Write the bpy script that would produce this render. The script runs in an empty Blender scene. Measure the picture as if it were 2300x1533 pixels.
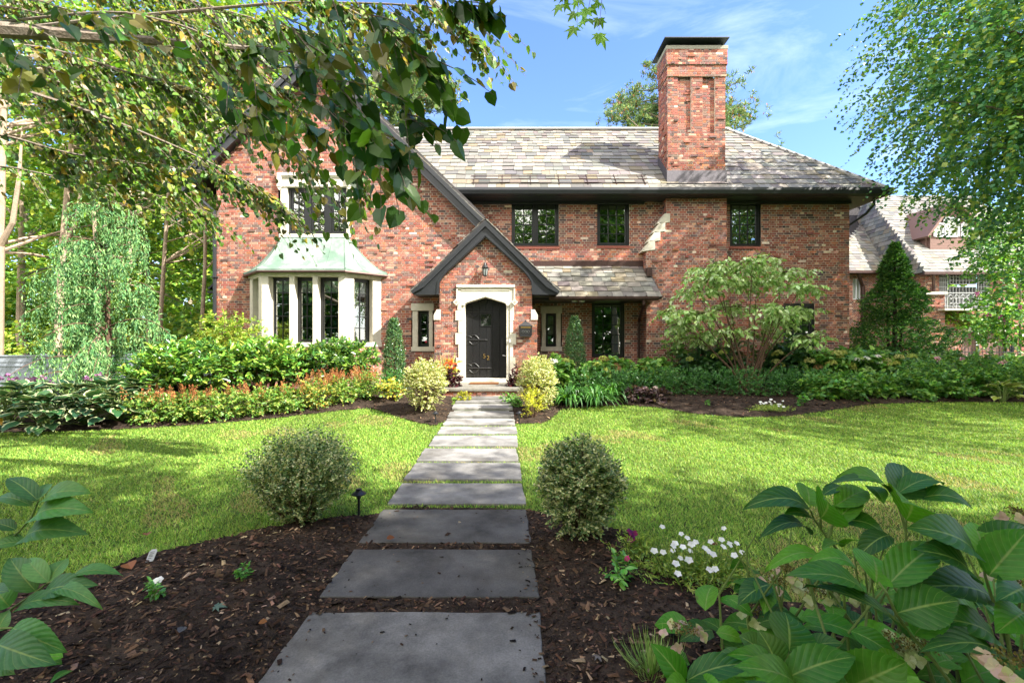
import bpy, math, random
import numpy as np
from mathutils import Matrix, Vector
R_ = math.radians
SC = bpy.context.scene
COL = SC.collection
# ------------------------------------------------------------------ camera
F, H, CX, CY = 1022.0, 1.445, 1150.0, 767.0
cam_d = bpy.data.cameras.new('camera'); cam = bpy.data.objects.new('camera', cam_d); COL.objects.link(cam)
cam.location = (0, 0, H); cam.rotation_euler = (R_(90), 0, 0)
cam_d.lens = 16.0; cam_d.sensor_width = 36.0; cam_d.sensor_fit = 'HORIZONTAL'
cam_d.clip_start = 0.05; cam_d.clip_end = 2000
SC.camera = cam
# ------------------------------------------------------------------ light
SUN_DIR = Vector((0.66, -0.325, 0.68)).normalized()          # towards the sun
SUN_EL = math.asin(SUN_DIR.z); SUN_AZ = math.atan2(SUN_DIR.x, SUN_DIR.y)
sun_d = bpy.data.lights.new('sun', 'SUN'); sun_o = bpy.data.objects.new('sun', sun_d); COL.objects.link(sun_o)
sun_d.energy = 4.8; sun_d.angle = R_(0.55); sun_d.color = (1.0, 0.95, 0.86)
sun_o.rotation_euler = SUN_DIR.to_track_quat('Z', 'Y').to_euler(); sun_o.location = (20, -10, 25)
W = bpy.data.worlds.new('World'); SC.world = W; W.use_nodes = True
SC.view_settings.view_transform = 'Standard'; SC.view_settings.look = 'None'
SC.view_settings.gamma = 1.0; SC.view_settings.use_curve_mapping = False
SC.view_settings.exposure = 1.76
SC.cycles.max_bounces = 8; SC.cycles.diffuse_bounces = 4; SC.cycles.transparent_max_bounces = 12
SC.cycles.transmission_bounces = 6; SC.cycles.glossy_bounces = 3

def nd(nt, t, ins=None, **kw):
    n = nt.nodes.new(t)
    for k, v in kw.items(): setattr(n, k, v)
    for k, v in (ins or {}).items():
        s = n.inputs[k]
        if hasattr(v, 'is_linked') or isinstance(v, bpy.types.NodeSocket): nt.links.new(v, s)
        else: s.default_value = v
    return n
def ramp(nt, fac, stops):
    r = nd(nt, 'ShaderNodeValToRGB', {0: fac}); e = r.color_ramp.elements
    while len(e) < len(stops): e.new(0.5)
    for q, (p, c) in zip(e, stops): q.position = p; q.color = (*c, 1) if len(c) == 3 else c
    return r.outputs[0]
def mixc(nt, fac, a, b, mode='MIX'):
    m = nd(nt, 'ShaderNodeMix', data_type='RGBA', blend_type=mode)
    for s, v in ((m.inputs[0], fac), (m.inputs[6], a), (m.inputs[7], b)):
        if isinstance(v, bpy.types.NodeSocket): nt.links.new(v, s)
        else: s.default_value = v if not isinstance(v, tuple) or len(v) == 4 else (*v, 1)
    return m.outputs[2]
def mth(nt, op, a, b=0.0, c=0.0):
    m = nd(nt, 'ShaderNodeMath', operation=op)
    for s, v in zip(m.inputs, (a, b, c)):
        if isinstance(v, bpy.types.NodeSocket): nt.links.new(v, s)
        else: s.default_value = v
    return m.outputs[0]
# sky: Nishita plus thin drifting cloud
nt = W.node_tree; nt.nodes.clear()
sky = nd(nt, 'ShaderNodeTexSky', sky_type='NISHITA'); sky.sun_disc = False
sky.sun_elevation = SUN_EL; sky.sun_rotation = SUN_AZ; sky.air_density = 1.25; sky.dust_density = 0.25; sky.ozone_density = 2.0
tc = nd(nt, 'ShaderNodeTexCoord')
mp = nd(nt, 'ShaderNodeMapping', {0: tc.outputs['Generated']}); mp.inputs['Scale'].default_value = (1.6, 2.2, 6.0)
mp.inputs['Rotation'].default_value = (0, R_(18), 0)
nz = nd(nt, 'ShaderNodeTexNoise', {'Vector': mp.outputs[0], 'Scale': 1.9, 'Detail': 7.0, 'Roughness': 0.62, 'Distortion': 0.6})
cl = ramp(nt, nz.outputs[0], [(0.5, (0, 0, 0)), (0.86, (1, 1, 1))])
sep = nd(nt, 'ShaderNodeSeparateXYZ', {0: tc.outputs['Generated']})
low = nd(nt, 'ShaderNodeMapRange', {'Value': sep.outputs[2], 'From Min': 0.05, 'From Max': 0.42, 'To Min': 0.95, 'To Max': 0.3})
cf = mth(nt, 'MULTIPLY', cl, low.outputs[0])
hs = nd(nt, 'ShaderNodeHueSaturation', {'Saturation': 1.0, 'Value': 1.0, 'Color': mixc(nt, 1.0, sky.outputs[0], (.56, .66, .98, 1), 'MULTIPLY')})
skc = mixc(nt, cf, hs.outputs[0], (5.4, 6.0, 7.2, 1))
# bright cloud added to the unseen southern sky behind the camera as fill light
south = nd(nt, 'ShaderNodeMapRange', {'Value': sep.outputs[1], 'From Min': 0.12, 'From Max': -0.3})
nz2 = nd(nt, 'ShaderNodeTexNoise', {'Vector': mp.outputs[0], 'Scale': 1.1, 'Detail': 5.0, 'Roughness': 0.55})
fill_cloud = ramp(nt, nz2.outputs[0], [(0.32, (0, 0, 0)), (0.5, (1, 1, 1))])
skc = mixc(nt, mth(nt, 'MULTIPLY', south.outputs[0], fill_cloud), skc, (9.6, 9.0, 8.2, 1))
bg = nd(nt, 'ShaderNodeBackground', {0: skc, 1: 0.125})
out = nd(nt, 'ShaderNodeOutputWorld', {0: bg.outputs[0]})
# ------------------------------------------------------------------ helpers: pixels of the 2300 px photo to the world
def P(px, py, Y): return np.array(((px - CX) / F * Y, Y, H - (py - CY) / F * Y))
def smooth(a, b, x):
    t = np.clip((np.asarray(x, float) - a) / (b - a), 0, 1); return t * t * (3 - 2 * t)
def zg(x, y): return 0.17 * smooth(7.4, 10.5, y)
def G(px, py):
    z = 0.0
    for _ in range(12):
        Y = (H - z) * F / (py - CY); z = float(zg(0, Y))
    return np.array(((px - CX) / F * Y, Y, z))
rng = np.random.default_rng(52)
def lin(c):
    c = np.asarray(c, float); return np.where(c <= 0.04045, c / 12.92, ((c + 0.055) / 1.055) ** 2.4)
def hx(*hs): return np.array([lin([int(h[i:i + 2], 16) / 255 for i in (0, 2, 4)]) for h in hs])
def pick(pal, n, w=None, jit=0.14, r=None):
    r = r or rng; pal = np.asarray(pal); w = None if w is None else np.asarray(w, float) / np.sum(w)
    c = pal[r.choice(len(pal), n, p=w)]
    return np.clip(c * (1 + r.normal(0, jit, (n, 1))) * (1 + r.normal(0, jit * .3, (n, 3))), 0.002, 0.95)
def norm(v): v = np.asarray(v, float); return v / np.maximum(np.linalg.norm(v, axis=-1, keepdims=True), 1e-9)
def rnd(n, r=None): return norm((r or rng).normal(0, 1, (n, 3)))
# ------------------------------------------------------------------ helpers: things and parts
def tag(o, label=None, cat=None, group=None, kind=None):
    if label: o['label'] = label
    if cat: o['category'] = cat
    if group: o['group'] = group
    if kind: o['kind'] = kind
    return o
def thing(name, label, cat, loc=(0, 0, 0), group=None):
    o = bpy.data.objects.new(name, None); COL.objects.link(o); o.location = loc; o.empty_display_size = 0.2
    return tag(o, label, cat, group)
def adopt(o, parent):
    if parent is not None:
        o.parent = parent
        L = Vector(parent.location)
        if parent.parent is not None: L = Vector((0, 0, 0))
        o.matrix_parent_inverse = Matrix.Translation(-L) if parent.type == 'EMPTY' else Matrix.Identity(4)
def mesh_np(name, V, Fs, mat, parent=None, col=None, loc=None, smooth_=False, world=True):
    """Fs: list of (n,k) int arrays; col per vertex (n,3); loc per vertex (n,3)."""
    me = bpy.data.meshes.new(name); V = np.asarray(V, np.float32)
    me.vertices.add(len(V)); me.vertices.foreach_set('co', V.ravel())
    Fs = [np.asarray(f, np.int32) for f in Fs if len(f)]
    li = np.concatenate([f.ravel() for f in Fs]); cnt = np.concatenate([np.full(len(f), f.shape[1], np.int32) for f in Fs])
    me.loops.add(len(li)); me.loops.foreach_set('vertex_index', li)
    me.polygons.add(len(cnt)); st = np.concatenate([[0], np.cumsum(cnt)[:-1]]).astype(np.int32)
    me.polygons.foreach_set('loop_start', st)
    me.polygons.foreach_set('use_smooth', np.full(len(cnt), smooth_, bool))
    if col is not None:
        a = me.attributes.new('col', 'FLOAT_COLOR', 'POINT'); c = np.ones((len(V), 4), np.float32); c[:, :3] = col
        a.data.foreach_set('color', c.ravel())
    if loc is not None:
        a = me.attributes.new('luv', 'FLOAT_VECTOR', 'POINT'); a.data.foreach_set('vector', np.asarray(loc, np.float32).ravel())
    me.update(calc_edges=True); me.validate()
    me.materials.append(mat)
    o = bpy.data.objects.new(name, me); COL.objects.link(o)
    if parent is not None:
        if world: adopt(o, parent)
        else: o.parent = parent
    return o
def copy_thing(o, loc, rz=0, s=1.0, label=None):
    c = o.copy(); COL.objects.link(c); c.location = loc; c.rotation_euler = (0, 0, rz); c.scale = (s, s, s) if np.isscalar(s) else s
    if label: c['label'] = label
    for ch in list(o.children):
        d = ch.copy(); COL.objects.link(d); d.parent = c
        for gch in list(ch.children):
            e = gch.copy(); COL.objects.link(e); e.parent = d
    return c
class Geo:
    """collects quads, boxes, prisms and tubes; build() links them as one mesh"""
    def __init__(s): s.v = []; s.f = {}; s.n = 0; s.c = []
    def add(s, V, Fs, col=None):
        V = np.asarray(V, float); s.v.append(V)
        for f in Fs:
            f = np.asarray(f, int)
            if f.ndim == 1: f = f[None]
            s.f.setdefault(f.shape[1], []).append(f + s.n)
        s.c.append(np.tile(np.asarray(col if col is not None else (.5, .5, .5), float), (len(V), 1))); s.n += len(V); return s
    def box(s, a, b, col=None, fr=None):
        x0, y0, z0 = np.minimum(a, b); x1, y1, z1 = np.maximum(a, b)
        V = np.array([(x0, y0, z0), (x1, y0, z0), (x1, y1, z0), (x0, y1, z0), (x0, y0, z1), (x1, y0, z1), (x1, y1, z1), (x0, y1, z1)])
        if fr is not None: V = fr[0] + V @ np.array(fr[1])
        return s.add(V, [[(0, 3, 2, 1), (4, 5, 6, 7), (0, 1, 5, 4), (1, 2, 6, 5), (2, 3, 7, 6), (3, 0, 4, 7)]], col)
    def prism(s, poly, y0, y1, col=None, ax='y'):
        """poly in (x,z) pushed along y (or in (x,y) pushed along z, (y,z) along x)"""
        n = len(poly); p = np.asarray(poly, float)
        def put(y):
            q = np.full((n, 3), float(y))
            i = {'y': (0, 2), 'z': (0, 1), 'x': (1, 2)}[ax]; q[:, i[0]] = p[:, 0]; q[:, i[1]] = p[:, 1]; return q
        V = np.vstack([put(y0), put(y1)])
        s.add(V, [np.array([[i, (i + 1) % n, n + (i + 1) % n, n + i] for i in range(n)]), np.arange(n)[::-1], np.arange(n, 2 * n)], col); return s
    def quad(s, a, b, c, d, col=None): return s.add([a, b, c, d], [(0, 1, 2, 3)], col)
    def slab(s, q, t, col=None):
        q = np.asarray(q, float); nrm = norm(np.cross(q[1] - q[0], q[-1] - q[0])); m = len(q)
        V = np.vstack([q - nrm * t, q])
        return s.add(V, [np.array([[i, (i + 1) % m, m + (i + 1) % m, m + i] for i in range(m)]), np.arange(m)[::-1], np.arange(m, 2 * m)], col)
    def tube(s, pts, r, n=7, col=None, cap=True):
        p = np.asarray(pts, float); m = len(p); r = np.broadcast_to(np.asarray(r, float), (m,))
        t = norm(np.gradient(p, axis=0)); u = np.cross(t[0], (0, 0, 1.0)); u = u if np.linalg.norm(u) > .1 else np.cross(t[0], (1.0, 0, 0))
        u = norm(u); rings = []
        a = np.linspace(0, 2 * np.pi, n, endpoint=False)
        for i in range(m):
            u = norm(u - t[i] * np.dot(u, t[i])); w = np.cross(t[i], u)
            rings.append(p[i] + r[i] * (np.cos(a)[:, None] * u + np.sin(a)[:, None] * w))
        V = np.vstack(rings); k = np.arange(n); k2 = (k + 1) % n
        fs = [np.stack([i * n + k, i * n + k2, (i + 1) * n + k2, (i + 1) * n + k], 1) for i in range(m - 1)]
        L = [np.vstack(fs)]
        if cap: L += [np.arange(n)[::-1], np.arange(n) + (m - 1) * n]
        return s.add(V, L, col)
    def lathe(s, c, prof, n=16, col=None):
        """prof: list of (r,z) from bottom to top"""
        a = np.linspace(0, 2 * np.pi, n, endpoint=False); V = []
        for r, z in prof: V.append(np.stack([c[0] + r * np.cos(a), c[1] + r * np.sin(a), np.full(n, c[2] + z)], 1))
        k = np.arange(n); k2 = (k + 1) % n
        fs = [np.stack([i * n + k, i * n + k2, (i + 1) * n + k2, (i + 1) * n + k], 1) for i in range(len(prof) - 1)]
        return s.add(np.vstack(V), [np.vstack(fs), np.arange(n)[::-1], np.arange(n) + (len(prof) - 1) * n], col)
    def build(s, name, mat, parent=None, smooth_=False, bevel=0, world=True):
        o = mesh_np(name, np.vstack(s.v), [np.vstack(x) for x in s.f.values()], mat, parent, np.vstack(s.c), None, smooth_, world)
        if bevel:
            b = o.modifiers.new('bevel', 'BEVEL'); b.width = bevel; b.segments = 2; b.limit_method = 'ANGLE'
        return o
# ------------------------------------------------------------------ leaf templates (x across, y along, z up) and scattering
def tri(*f): return np.array(f, int)
KITE = (np.array([(0, 0, 0), (.5, .42, .12), (0, 1, 0), (-.5, .42, .12)], float), tri((0, 1, 2), (0, 2, 3)))
OVAL = (np.array([(0, 0, 0), (.36, .2, .06), (.5, .5, .06), (.3, .8, 0), (0, 1, -.1), (-.3, .8, 0), (-.5, .5, .06), (-.36, .2, .06), (0, .45, -.03)], float),
        tri((0, 1, 8), (1, 2, 8), (2, 3, 8), (3, 4, 8), (4, 5, 8), (5, 6, 8), (6, 7, 8), (7, 0, 8)))
HEART = (np.array([(0, .06, 0), (.3, -.04, .08), (.52, .2, .1), (.4, .6, .05), (0, 1, -.12), (-.4, .6, .05), (-.52, .2, .1), (-.3, -.04, .08), (0, .5, -.02)], float), OVAL[1])
STRAP = (np.array([(-.5, 0, 0), (.5, 0, 0), (-.5, .4, .22), (.5, .4, .22), (-.4, .75, .2), (.4, .75, .2), (0, 1, .02)], float),
         tri((0, 1, 3), (0, 3, 2), (2, 3, 5), (2, 5, 4), (4, 5, 6)))
BLADE = (np.array([(-.5, 0, 0), (.5, 0, 0), (0, 1, .25)], float), tri((0, 1, 2)))
CHIP = (np.array([(-.5, 0, 0), (.5, .05, .1), (.42, 1, 0), (-.4, .92, .18), (0, .5, .3)], float), tri((0, 1, 4), (1, 2, 4), (2, 3, 4), (3, 0, 4)))
def maple():
    ang = np.array([-150, -115, -95, -70, -50, -28, -12, 0, 12, 28, 50, 70, 95, 115, 150]) * np.pi / 180
    rr = np.array([.32, .3, .62, .34, .85, .45, .7, 1.05, .7, .45, .85, .34, .62, .3, .32])
    v = [(0, .25, 0)] + [(r * math.sin(a) * .75, .3 + r * math.cos(a) * .7, -.12 * r * r) for a, r in zip(ang, rr)]
    n = len(ang); return np.array(v), tri(*[(0, i + 2, i + 1) for i in range(n - 1)])
MAPLE = maple()
def frames(ax, nr):
    y = norm(ax); x = norm(np.cross(y, nr)); z = np.cross(x, y); return np.stack([x, y, z], -1)
def inst(T, ax, nr, S, Pn):
    """S: (n,3) scale or (n,)"""
    R = frames(ax, nr); S = np.asarray(S, float); S = np.repeat(S[:, None], 3, 1) if S.ndim == 1 else S
    V = np.einsum('nij,nvj->nvi', R, T[0][None] * S[:, None, :]) + Pn[:, None]
    n, k = V.shape[:2]; Fc = (T[1][None] + (np.arange(n) * k)[:, None, None]).reshape(-1, T[1].shape[1])
    return V.reshape(-1, 3), Fc, k
def scatter(name, T, ax, nr, S, Pn, cols, mat, parent=None, world=True, smooth_=False):
    V, Fc, k = inst(T, ax, nr, S, Pn)
    return mesh_np(name, V, [Fc], mat, parent, np.repeat(cols, k, 0), np.tile(T[0], (len(Pn), 1)), smooth_, world)
def twigs(C, D, L, n, droop=.25, spread=.9, hang=.35, r=None, up=.8):
    r = r or rng; N = len(C); t = ((np.arange(n) + .6) / n)[None, :, None]
    L = np.broadcast_to(np.asarray(L, float), (N,))[:, None, None]
    Dn = norm(D)[:, None]; Pn = C[:, None] + Dn * L * t; Pn = Pn + np.array((0, 0, -1.0)) * droop * L * t ** 2
    side = norm(np.cross(norm(D), rnd(N, r) * .6 + np.array((0, 0, 1.0))))[:, None]
    sg = np.where(np.arange(n) % 2 == 0, 1.0, -1.0)[None, :, None]
    ax = Dn * .55 + side * sg * spread + np.array((0, 0, -1.0)) * hang + r.normal(0, .35, (N, n, 3))
    nr = np.array((0, 0, 1.0)) * up + r.normal(0, .5, (N, n, 3)) + Dn * .1
    return Pn.reshape(-1, 3), ax.reshape(-1, 3), nr.reshape(-1, 3)
def blobpts(blobs, n, r, pw=.45):
    w = np.array([b[1][0] * b[1][1] + b[1][1] * b[1][2] + b[1][0] * b[1][2] for b in blobs]); k = r.choice(len(blobs), n, p=w / w.sum())
    c = np.array([b[0] for b in blobs], float)[k]; rad = np.array([b[1] for b in blobs], float)[k]
    u = rnd(n, r); return c + u * rad * r.random((n, 1)) ** pw, norm(u / rad), c
# ------------------------------------------------------------------ polygons
def scan(poly, v):
    xs = []; n = len(poly)
    for i in range(n):
        (x0, y0), (x1, y1) = poly[i], poly[(i + 1) % n]
        if (y0 <= v) != (y1 <= v): xs.append(x0 + (v - y0) * (x1 - x0) / (y1 - y0))
    xs.sort(); return [(xs[i], xs[i + 1]) for i in range(0, len(xs) - 1, 2)]
def intervals(poly, holes, v):
    iv = scan(poly, v)
    for h in holes:
        for (a, b) in scan(h, v):
            nx = []
            for (c, d) in iv:
                if b <= c or a >= d: nx.append((c, d)); continue
                if a > c: nx.append((c, a))
                if b < d: nx.append((b, d))
            iv = nx
    return iv
def inside(poly, x, y):
    p = np.asarray(poly, float); x = np.asarray(x); y = np.asarray(y); r = np.zeros(x.shape, bool); n = len(p)
    for i in range(n):
        x0, y0 = p[i]; x1, y1 = p[(i + 1) % n]
        c = (y0 <= y) != (y1 <= y)
        with np.errstate(divide='ignore', invalid='ignore'): r ^= c & (x < x0 + (y - y0) * (x1 - x0) / (y1 - y0 + 1e-12))
    return r
def rect(x0, x1, z0, z1): return [(x0, z0), (x1, z0), (x1, z1), (x0, z1)]
# ------------------------------------------------------------------ materials
def newmat(name):
    m = bpy.data.materials.new(name); m.use_nodes = True; nt = m.node_tree; nt.nodes.clear()
    o = nd(nt, 'ShaderNodeOutputMaterial'); return m, nt, o
def attr(nt, n='col'): return nd(nt, 'ShaderNodeAttribute', attribute_name=n).outputs['Color' if n == 'col' else 'Vector']
def noise(nt, scale, detail=4, rough=.55, vec=None, out=0):
    ins = {'Scale': scale, 'Detail': detail, 'Roughness': rough}
    if vec is not None: ins['Vector'] = vec
    else: ins['Vector'] = nd(nt, 'ShaderNodeTexCoord').outputs['Object']
    return nd(nt, 'ShaderNodeTexNoise', ins).outputs[out]
def m_surf(name, col=None, rough=.7, spec=.4, var=.25, scale=8, bump=0.0, bscale=60, metal=0.0, c2=None, dist=.01):
    """plain surface: fixed colour or the 'col' attribute, mottled by noise, with a fine bump"""
    m, nt, o = newmat(name)
    c = attr(nt) if col is None else nd(nt, 'ShaderNodeRGB').outputs[0]
    if col is not None: c.default_value = (*col, 1)
    n1 = noise(nt, scale, 6, .62)
    if c2 is not None: c = mixc(nt, ramp(nt, n1, [(.42, (0, 0, 0)), (.66, (1, 1, 1))]), c, (*c2, 1))
    f = nd(nt, 'ShaderNodeMapRange', {'Value': noise(nt, scale * 5.3, 5, .6), 'From Min': .25, 'From Max': .75, 'To Min': 1 - var, 'To Max': 1 + var}).outputs[0]
    c = mixc(nt, 1.0, c, nd(nt, 'ShaderNodeCombineColor', {0: f, 1: f, 2: f}).outputs[0], 'MULTIPLY')
    ins = {'Base Color': c, 'Roughness': rough, 'Specular IOR Level': spec, 'Metallic': metal}
    if bump: ins['Normal'] = nd(nt, 'ShaderNodeBump', {'Height': noise(nt, bscale, 5, .65), 'Strength': bump, 'Distance': dist}).outputs[0]
    b = nd(nt, 'ShaderNodeBsdfPrincipled', ins); nt.links.new(b.outputs[0], o.inputs[0]); return m
def m_leaf(name, trans=.34, rough=.42, spec=.5, tint=(1.25, 1.2, .5), kind=None):
    m, nt, o = newmat(name); c = attr(nt); bn = None
    if kind:
        uv = nd(nt, 'ShaderNodeSeparateXYZ', {0: attr(nt, 'luv')}); u = mth(nt, 'ABSOLUTE', uv.outputs[0]); t = uv.outputs[1]
        if kind == 'vein':
            s = mth(nt, 'FRACT', mth(nt, 'SUBTRACT', mth(nt, 'MULTIPLY', t, 8.0), mth(nt, 'MULTIPLY', u, 2.3)))
            sv = mth(nt, 'ABSOLUTE', mth(nt, 'SUBTRACT', s, .5))
            side = nd(nt, 'ShaderNodeMapRange', {'Value': sv, 'From Min': .05, 'From Max': .0, 'To Min': 0, 'To Max': .5}).outputs[0]
            mid = nd(nt, 'ShaderNodeMapRange', {'Value': u, 'From Min': .07, 'From Max': .02, 'To Min': 0, 'To Max': .9}).outputs[0]
            c = mixc(nt, mth(nt, 'MAXIMUM', side, mid), c, (.24, .36, .09, 1))
            f = nd(nt, 'ShaderNodeMapRange', {'Value': noise(nt, 60, 4), 'From Min': .3, 'From Max': .7, 'To Min': .85, 'To Max': 1.15}).outputs[0]
            c = mixc(nt, 1.0, c, nd(nt, 'ShaderNodeCombineColor', {0: f, 1: f, 2: f}).outputs[0], 'MULTIPLY')
            sp = mth(nt, 'MULTIPLY', ramp(nt, noise(nt, 9, 5, .7), [(.60, (0, 0, 0)), (.68, (1, 1, 1))]), nd(nt, 'ShaderNodeMapRange', {'Value': u, 'From Min': .55, 'From Max': .95}).outputs[0])
            c = mixc(nt, mth(nt, 'MULTIPLY', sp, .75), c, (.10, .065, .02, 1)); c = mixc(nt, mth(nt, 'MULTIPLY', ramp(nt, noise(nt, 5, 3, .6), [(.5, (0, 0, 0)), (.75, (1, 1, 1))]), .35), c, (.16, .22, .04, 1))
            hgt = mth(nt, 'SINE', mth(nt, 'MULTIPLY', mth(nt, 'ADD', s, .25), 6.283))
            bn = nd(nt, 'ShaderNodeBump', {'Height': hgt, 'Strength': .2, 'Distance': .003}).outputs[0]
        if kind == 'margin':
            e = mth(nt, 'ADD', u, mth(nt, 'MULTIPLY', mth(nt, 'SUBTRACT', noise(nt, 30), .5), .25))
            w = mth(nt, 'MAXIMUM', nd(nt, 'ShaderNodeMapRange', {'Value': e, 'From Min': .74, 'From Max': .84}).outputs[0],
                    nd(nt, 'ShaderNodeMapRange', {'Value': t, 'From Min': .93, 'From Max': .98}).outputs[0])
            c = mixc(nt, w, c, (.52, .56, .3, 1))
            hgt = mth(nt, 'SINE', mth(nt, 'MULTIPLY', u, 28.0))
            bn = nd(nt, 'ShaderNodeBump', {'Height': hgt, 'Strength': .3, 'Distance': .006}).outputs[0]
    ins = {'Base Color': c, 'Roughness': rough, 'Specular IOR Level': spec}
    if bn is not None: ins['Normal'] = bn
    b = nd(nt, 'ShaderNodeBsdfPrincipled', ins)
    tr = nd(nt, 'ShaderNodeBsdfTranslucent', {0: mixc(nt, 1.0, c, (*tint, 1), 'MULTIPLY')})
    mx = nd(nt, 'ShaderNodeMixShader', {0: trans, 1: b.outputs[0], 2: tr.outputs[0]}); nt.links.new(mx.outputs[0], o.inputs[0]); return m
def m_glass(name):
    m, nt, o = newmat(name)
    fr = nd(nt, 'ShaderNodeFresnel', {0: 1.5})
    f = nd(nt, 'ShaderNodeMapRange', {'Value': fr.outputs[0], 'From Min': .0, 'From Max': 1.0, 'To Min': .30, 'To Max': 1.0})
    bp = nd(nt, 'ShaderNodeBump', {'Height': noise(nt, 1.3, 1), 'Strength': .03, 'Distance': .05})
    g = nd(nt, 'ShaderNodeBsdfGlossy', {'Color': (.95, 1, .97, 1), 'Roughness': .0, 'Normal': bp.outputs[0]})
    t = nd(nt, 'ShaderNodeBsdfTransparent', {0: (.8, .88, .84, 1)})
    mx = nd(nt, 'ShaderNodeMixShader', {0: f.outputs[0], 1: t.outputs[0], 2: g.outputs[0]}); nt.links.new(mx.outputs[0], o.inputs[0]); return m
M = {}
M['brick'] = m_surf('brick', None, .85, .25, .22, 5, .5, 90)
M['mortar'] = m_surf('mortar', (.60, .52, .43), .95, .1, .25, 3, .4, 120, c2=(.50, .43, .35))
M['stone'] = m_surf('limestone', (.62, .58, .48), .85, .25, .1, 2.2, .25, 120, c2=(.55, .51, .42))
M['slate'] = m_surf('slate', None, .62, .4, .22, 7, .5, 45)
M['deck'] = m_surf('roof_deck', (.06, .055, .055), .8, .3, .2, 3, .4, 30)
M['trim'] = m_surf('dark_paint', (.022, .024, .028), .38, .5, .2, 3, .15, 40)
M['winframe'] = m_surf('window_paint', (.012, .013, .014), .35, .5, .15, 4)
M['copper'] = m_surf('patina_copper', (.12, .19, .145), .65, .3, .16, 2.0, .1, 12, c2=(.25, .31, .265))
M['brown_copper'] = m_surf('brown_copper', (.075, .042, .036), .45, .5, .3, 3, .1, 20, .5)
M['lead'] = m_surf('lead_flashing', (.13, .12, .135), .5, .5, .25, 4, .15, 20, .6)
M['cap'] = m_surf('cap_metal', (.045, .06, .065), .45, .5, .2, 4, .0, 20, .5)
M['concrete'] = m_surf('concrete', (.33, .32, .26), .9, .2, .2, 6, .4, 60)
M['door'] = m_surf('door_paint', (.009, .009, .010), .45, .35, .3, 3, .25, 30)
M['iron'] = m_surf('black_iron', (.012, .012, .013), .45, .5, .2, 12, .2, 60)
M['brass'] = m_surf('brass', (.42, .28, .10), .35, .5, .15, 10, 0, 20, .8)
M['steel'] = m_surf('steel', (.5, .5, .5), .3, .5, .1, 10, 0, 20, .9)
M['glass'] = m_glass('window_glass')
M['blind'] = m_surf('blind_fabric', (.55, .56, .53), .9, .2, .05, 6)
M['inner'] = m_surf('room_wall', (.06, .055, .05), .9, .2, .2, 2)
def m_bluestone():
    m, nt, o = newmat('bluestone'); c = attr(nt)
    big = nd(nt, 'ShaderNodeMapRange', {'Value': noise(nt, 2.3, 7, .68), 'From Min': .3, 'From Max': .7, 'To Min': .38, 'To Max': 1.75}).outputs[0]
    fine = nd(nt, 'ShaderNodeMapRange', {'Value': noise(nt, 95, 4, .7), 'From Min': .3, 'From Max': .7, 'To Min': .78, 'To Max': 1.24}).outputs[0]
    f = mth(nt, 'MULTIPLY', big, fine); c = mixc(nt, 1.0, c, nd(nt, 'ShaderNodeCombineColor', {0: f, 1: f, 2: f}).outputs[0], 'MULTIPLY')
    c = mixc(nt, mth(nt, 'MULTIPLY', ramp(nt, noise(nt, 1.7, 6, .6), [(.52, (0, 0, 0)), (.72, (1, 1, 1))]), .45), c, (.075, .062, .04, 1))
    rust = ramp(nt, noise(nt, 9, 5, .7), [(.66, (0, 0, 0)), (.78, (1, 1, 1))]); c = mixc(nt, mth(nt, 'MULTIPLY', rust, .5), c, (.04, .03, .022, 1))
    h = mth(nt, 'ADD', noise(nt, 16, 6, .65), mth(nt, 'MULTIPLY', noise(nt, 120, 3, .6), .35))
    b = nd(nt, 'ShaderNodeBsdfPrincipled', {'Base Color': c, 'Roughness': .74, 'Specular IOR Level': .35, 'Normal': nd(nt, 'ShaderNodeBump', {'Height': h, 'Strength': .55, 'Distance': .008}).outputs[0]}); nt.links.new(b.outputs[0], o.inputs[0]); return m
M['bluestone'] = m_bluestone()
M['steppave'] = m_surf('step_stone', (.20, .19, .165), .8, .3, .25, 3, .5, 40, c2=(.14, .13, .10))
M['mat'] = m_surf('coir', (.16, .075, .035), .98, .1, .35, 60, .8, 300)
M['soil'] = m_surf('mulch_soil', (.056, .040, .029), .97, .1, .5, 5, 1.0, 50, c2=(.025, .018, .014), dist=.03)
M['chip'] = m_surf('mulch_chips', None, .92, .15, .2, 20)
M['lawn'] = m_surf('lawn_soil', (.055, .085, .018), .95, .1, .4, 2.5, .6, 60, c2=(.09, .105, .03), dist=.02)
M['grass'] = m_leaf('grass_blades', .42, .5, .3, (1.1, 1.08, .6))
M['leaf'] = m_leaf('leaf')
M['gloss'] = m_leaf('glossy_leaf', .22, .28, .6, (1.2, 1.15, .5))
M['pale'] = m_leaf('matte_leaf', .3, .6, .25)
M['needle'] = m_leaf('needles', .25, .55, .25, (1.1, 1.1, .7))
M['vein'] = m_leaf('veined_leaf', .40, .46, .35, (1.15, 1.15, .4), 'vein')
M['margin'] = m_leaf('margined_leaf', .2, .4, .45, (1.1, 1.1, .6), 'margin')
M['petal'] = m_leaf('petal', .35, .6, .2, (1, 1, .95))
M['bark'] = m_surf('bark', (.24, .19, .15), .95, .1, .35, 6, .9, 30, c2=(.24, .21, .17), dist=.02)
M['palebark'] = m_surf('pale_bark', (.40, .30, .22), .9, .15, .3, 5, .7, 25, c2=(.30, .23, .17), dist=.015)
M['darkbark'] = m_surf('dark_bark', (.05, .038, .03), .95, .1, .3, 8, .8, 30)
M['stem'] = m_surf('green_stem', (.13, .19, .045), .6, .3, .2, 20)
M['woodstem'] = m_surf('woody_stem', (.12, .075, .05), .9, .15, .3, 15, .5, 40)
M['fence'] = m_surf('grey_fence_paint', (.27, .30, .34), .6, .3, .1, 4, .1, 30)
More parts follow.
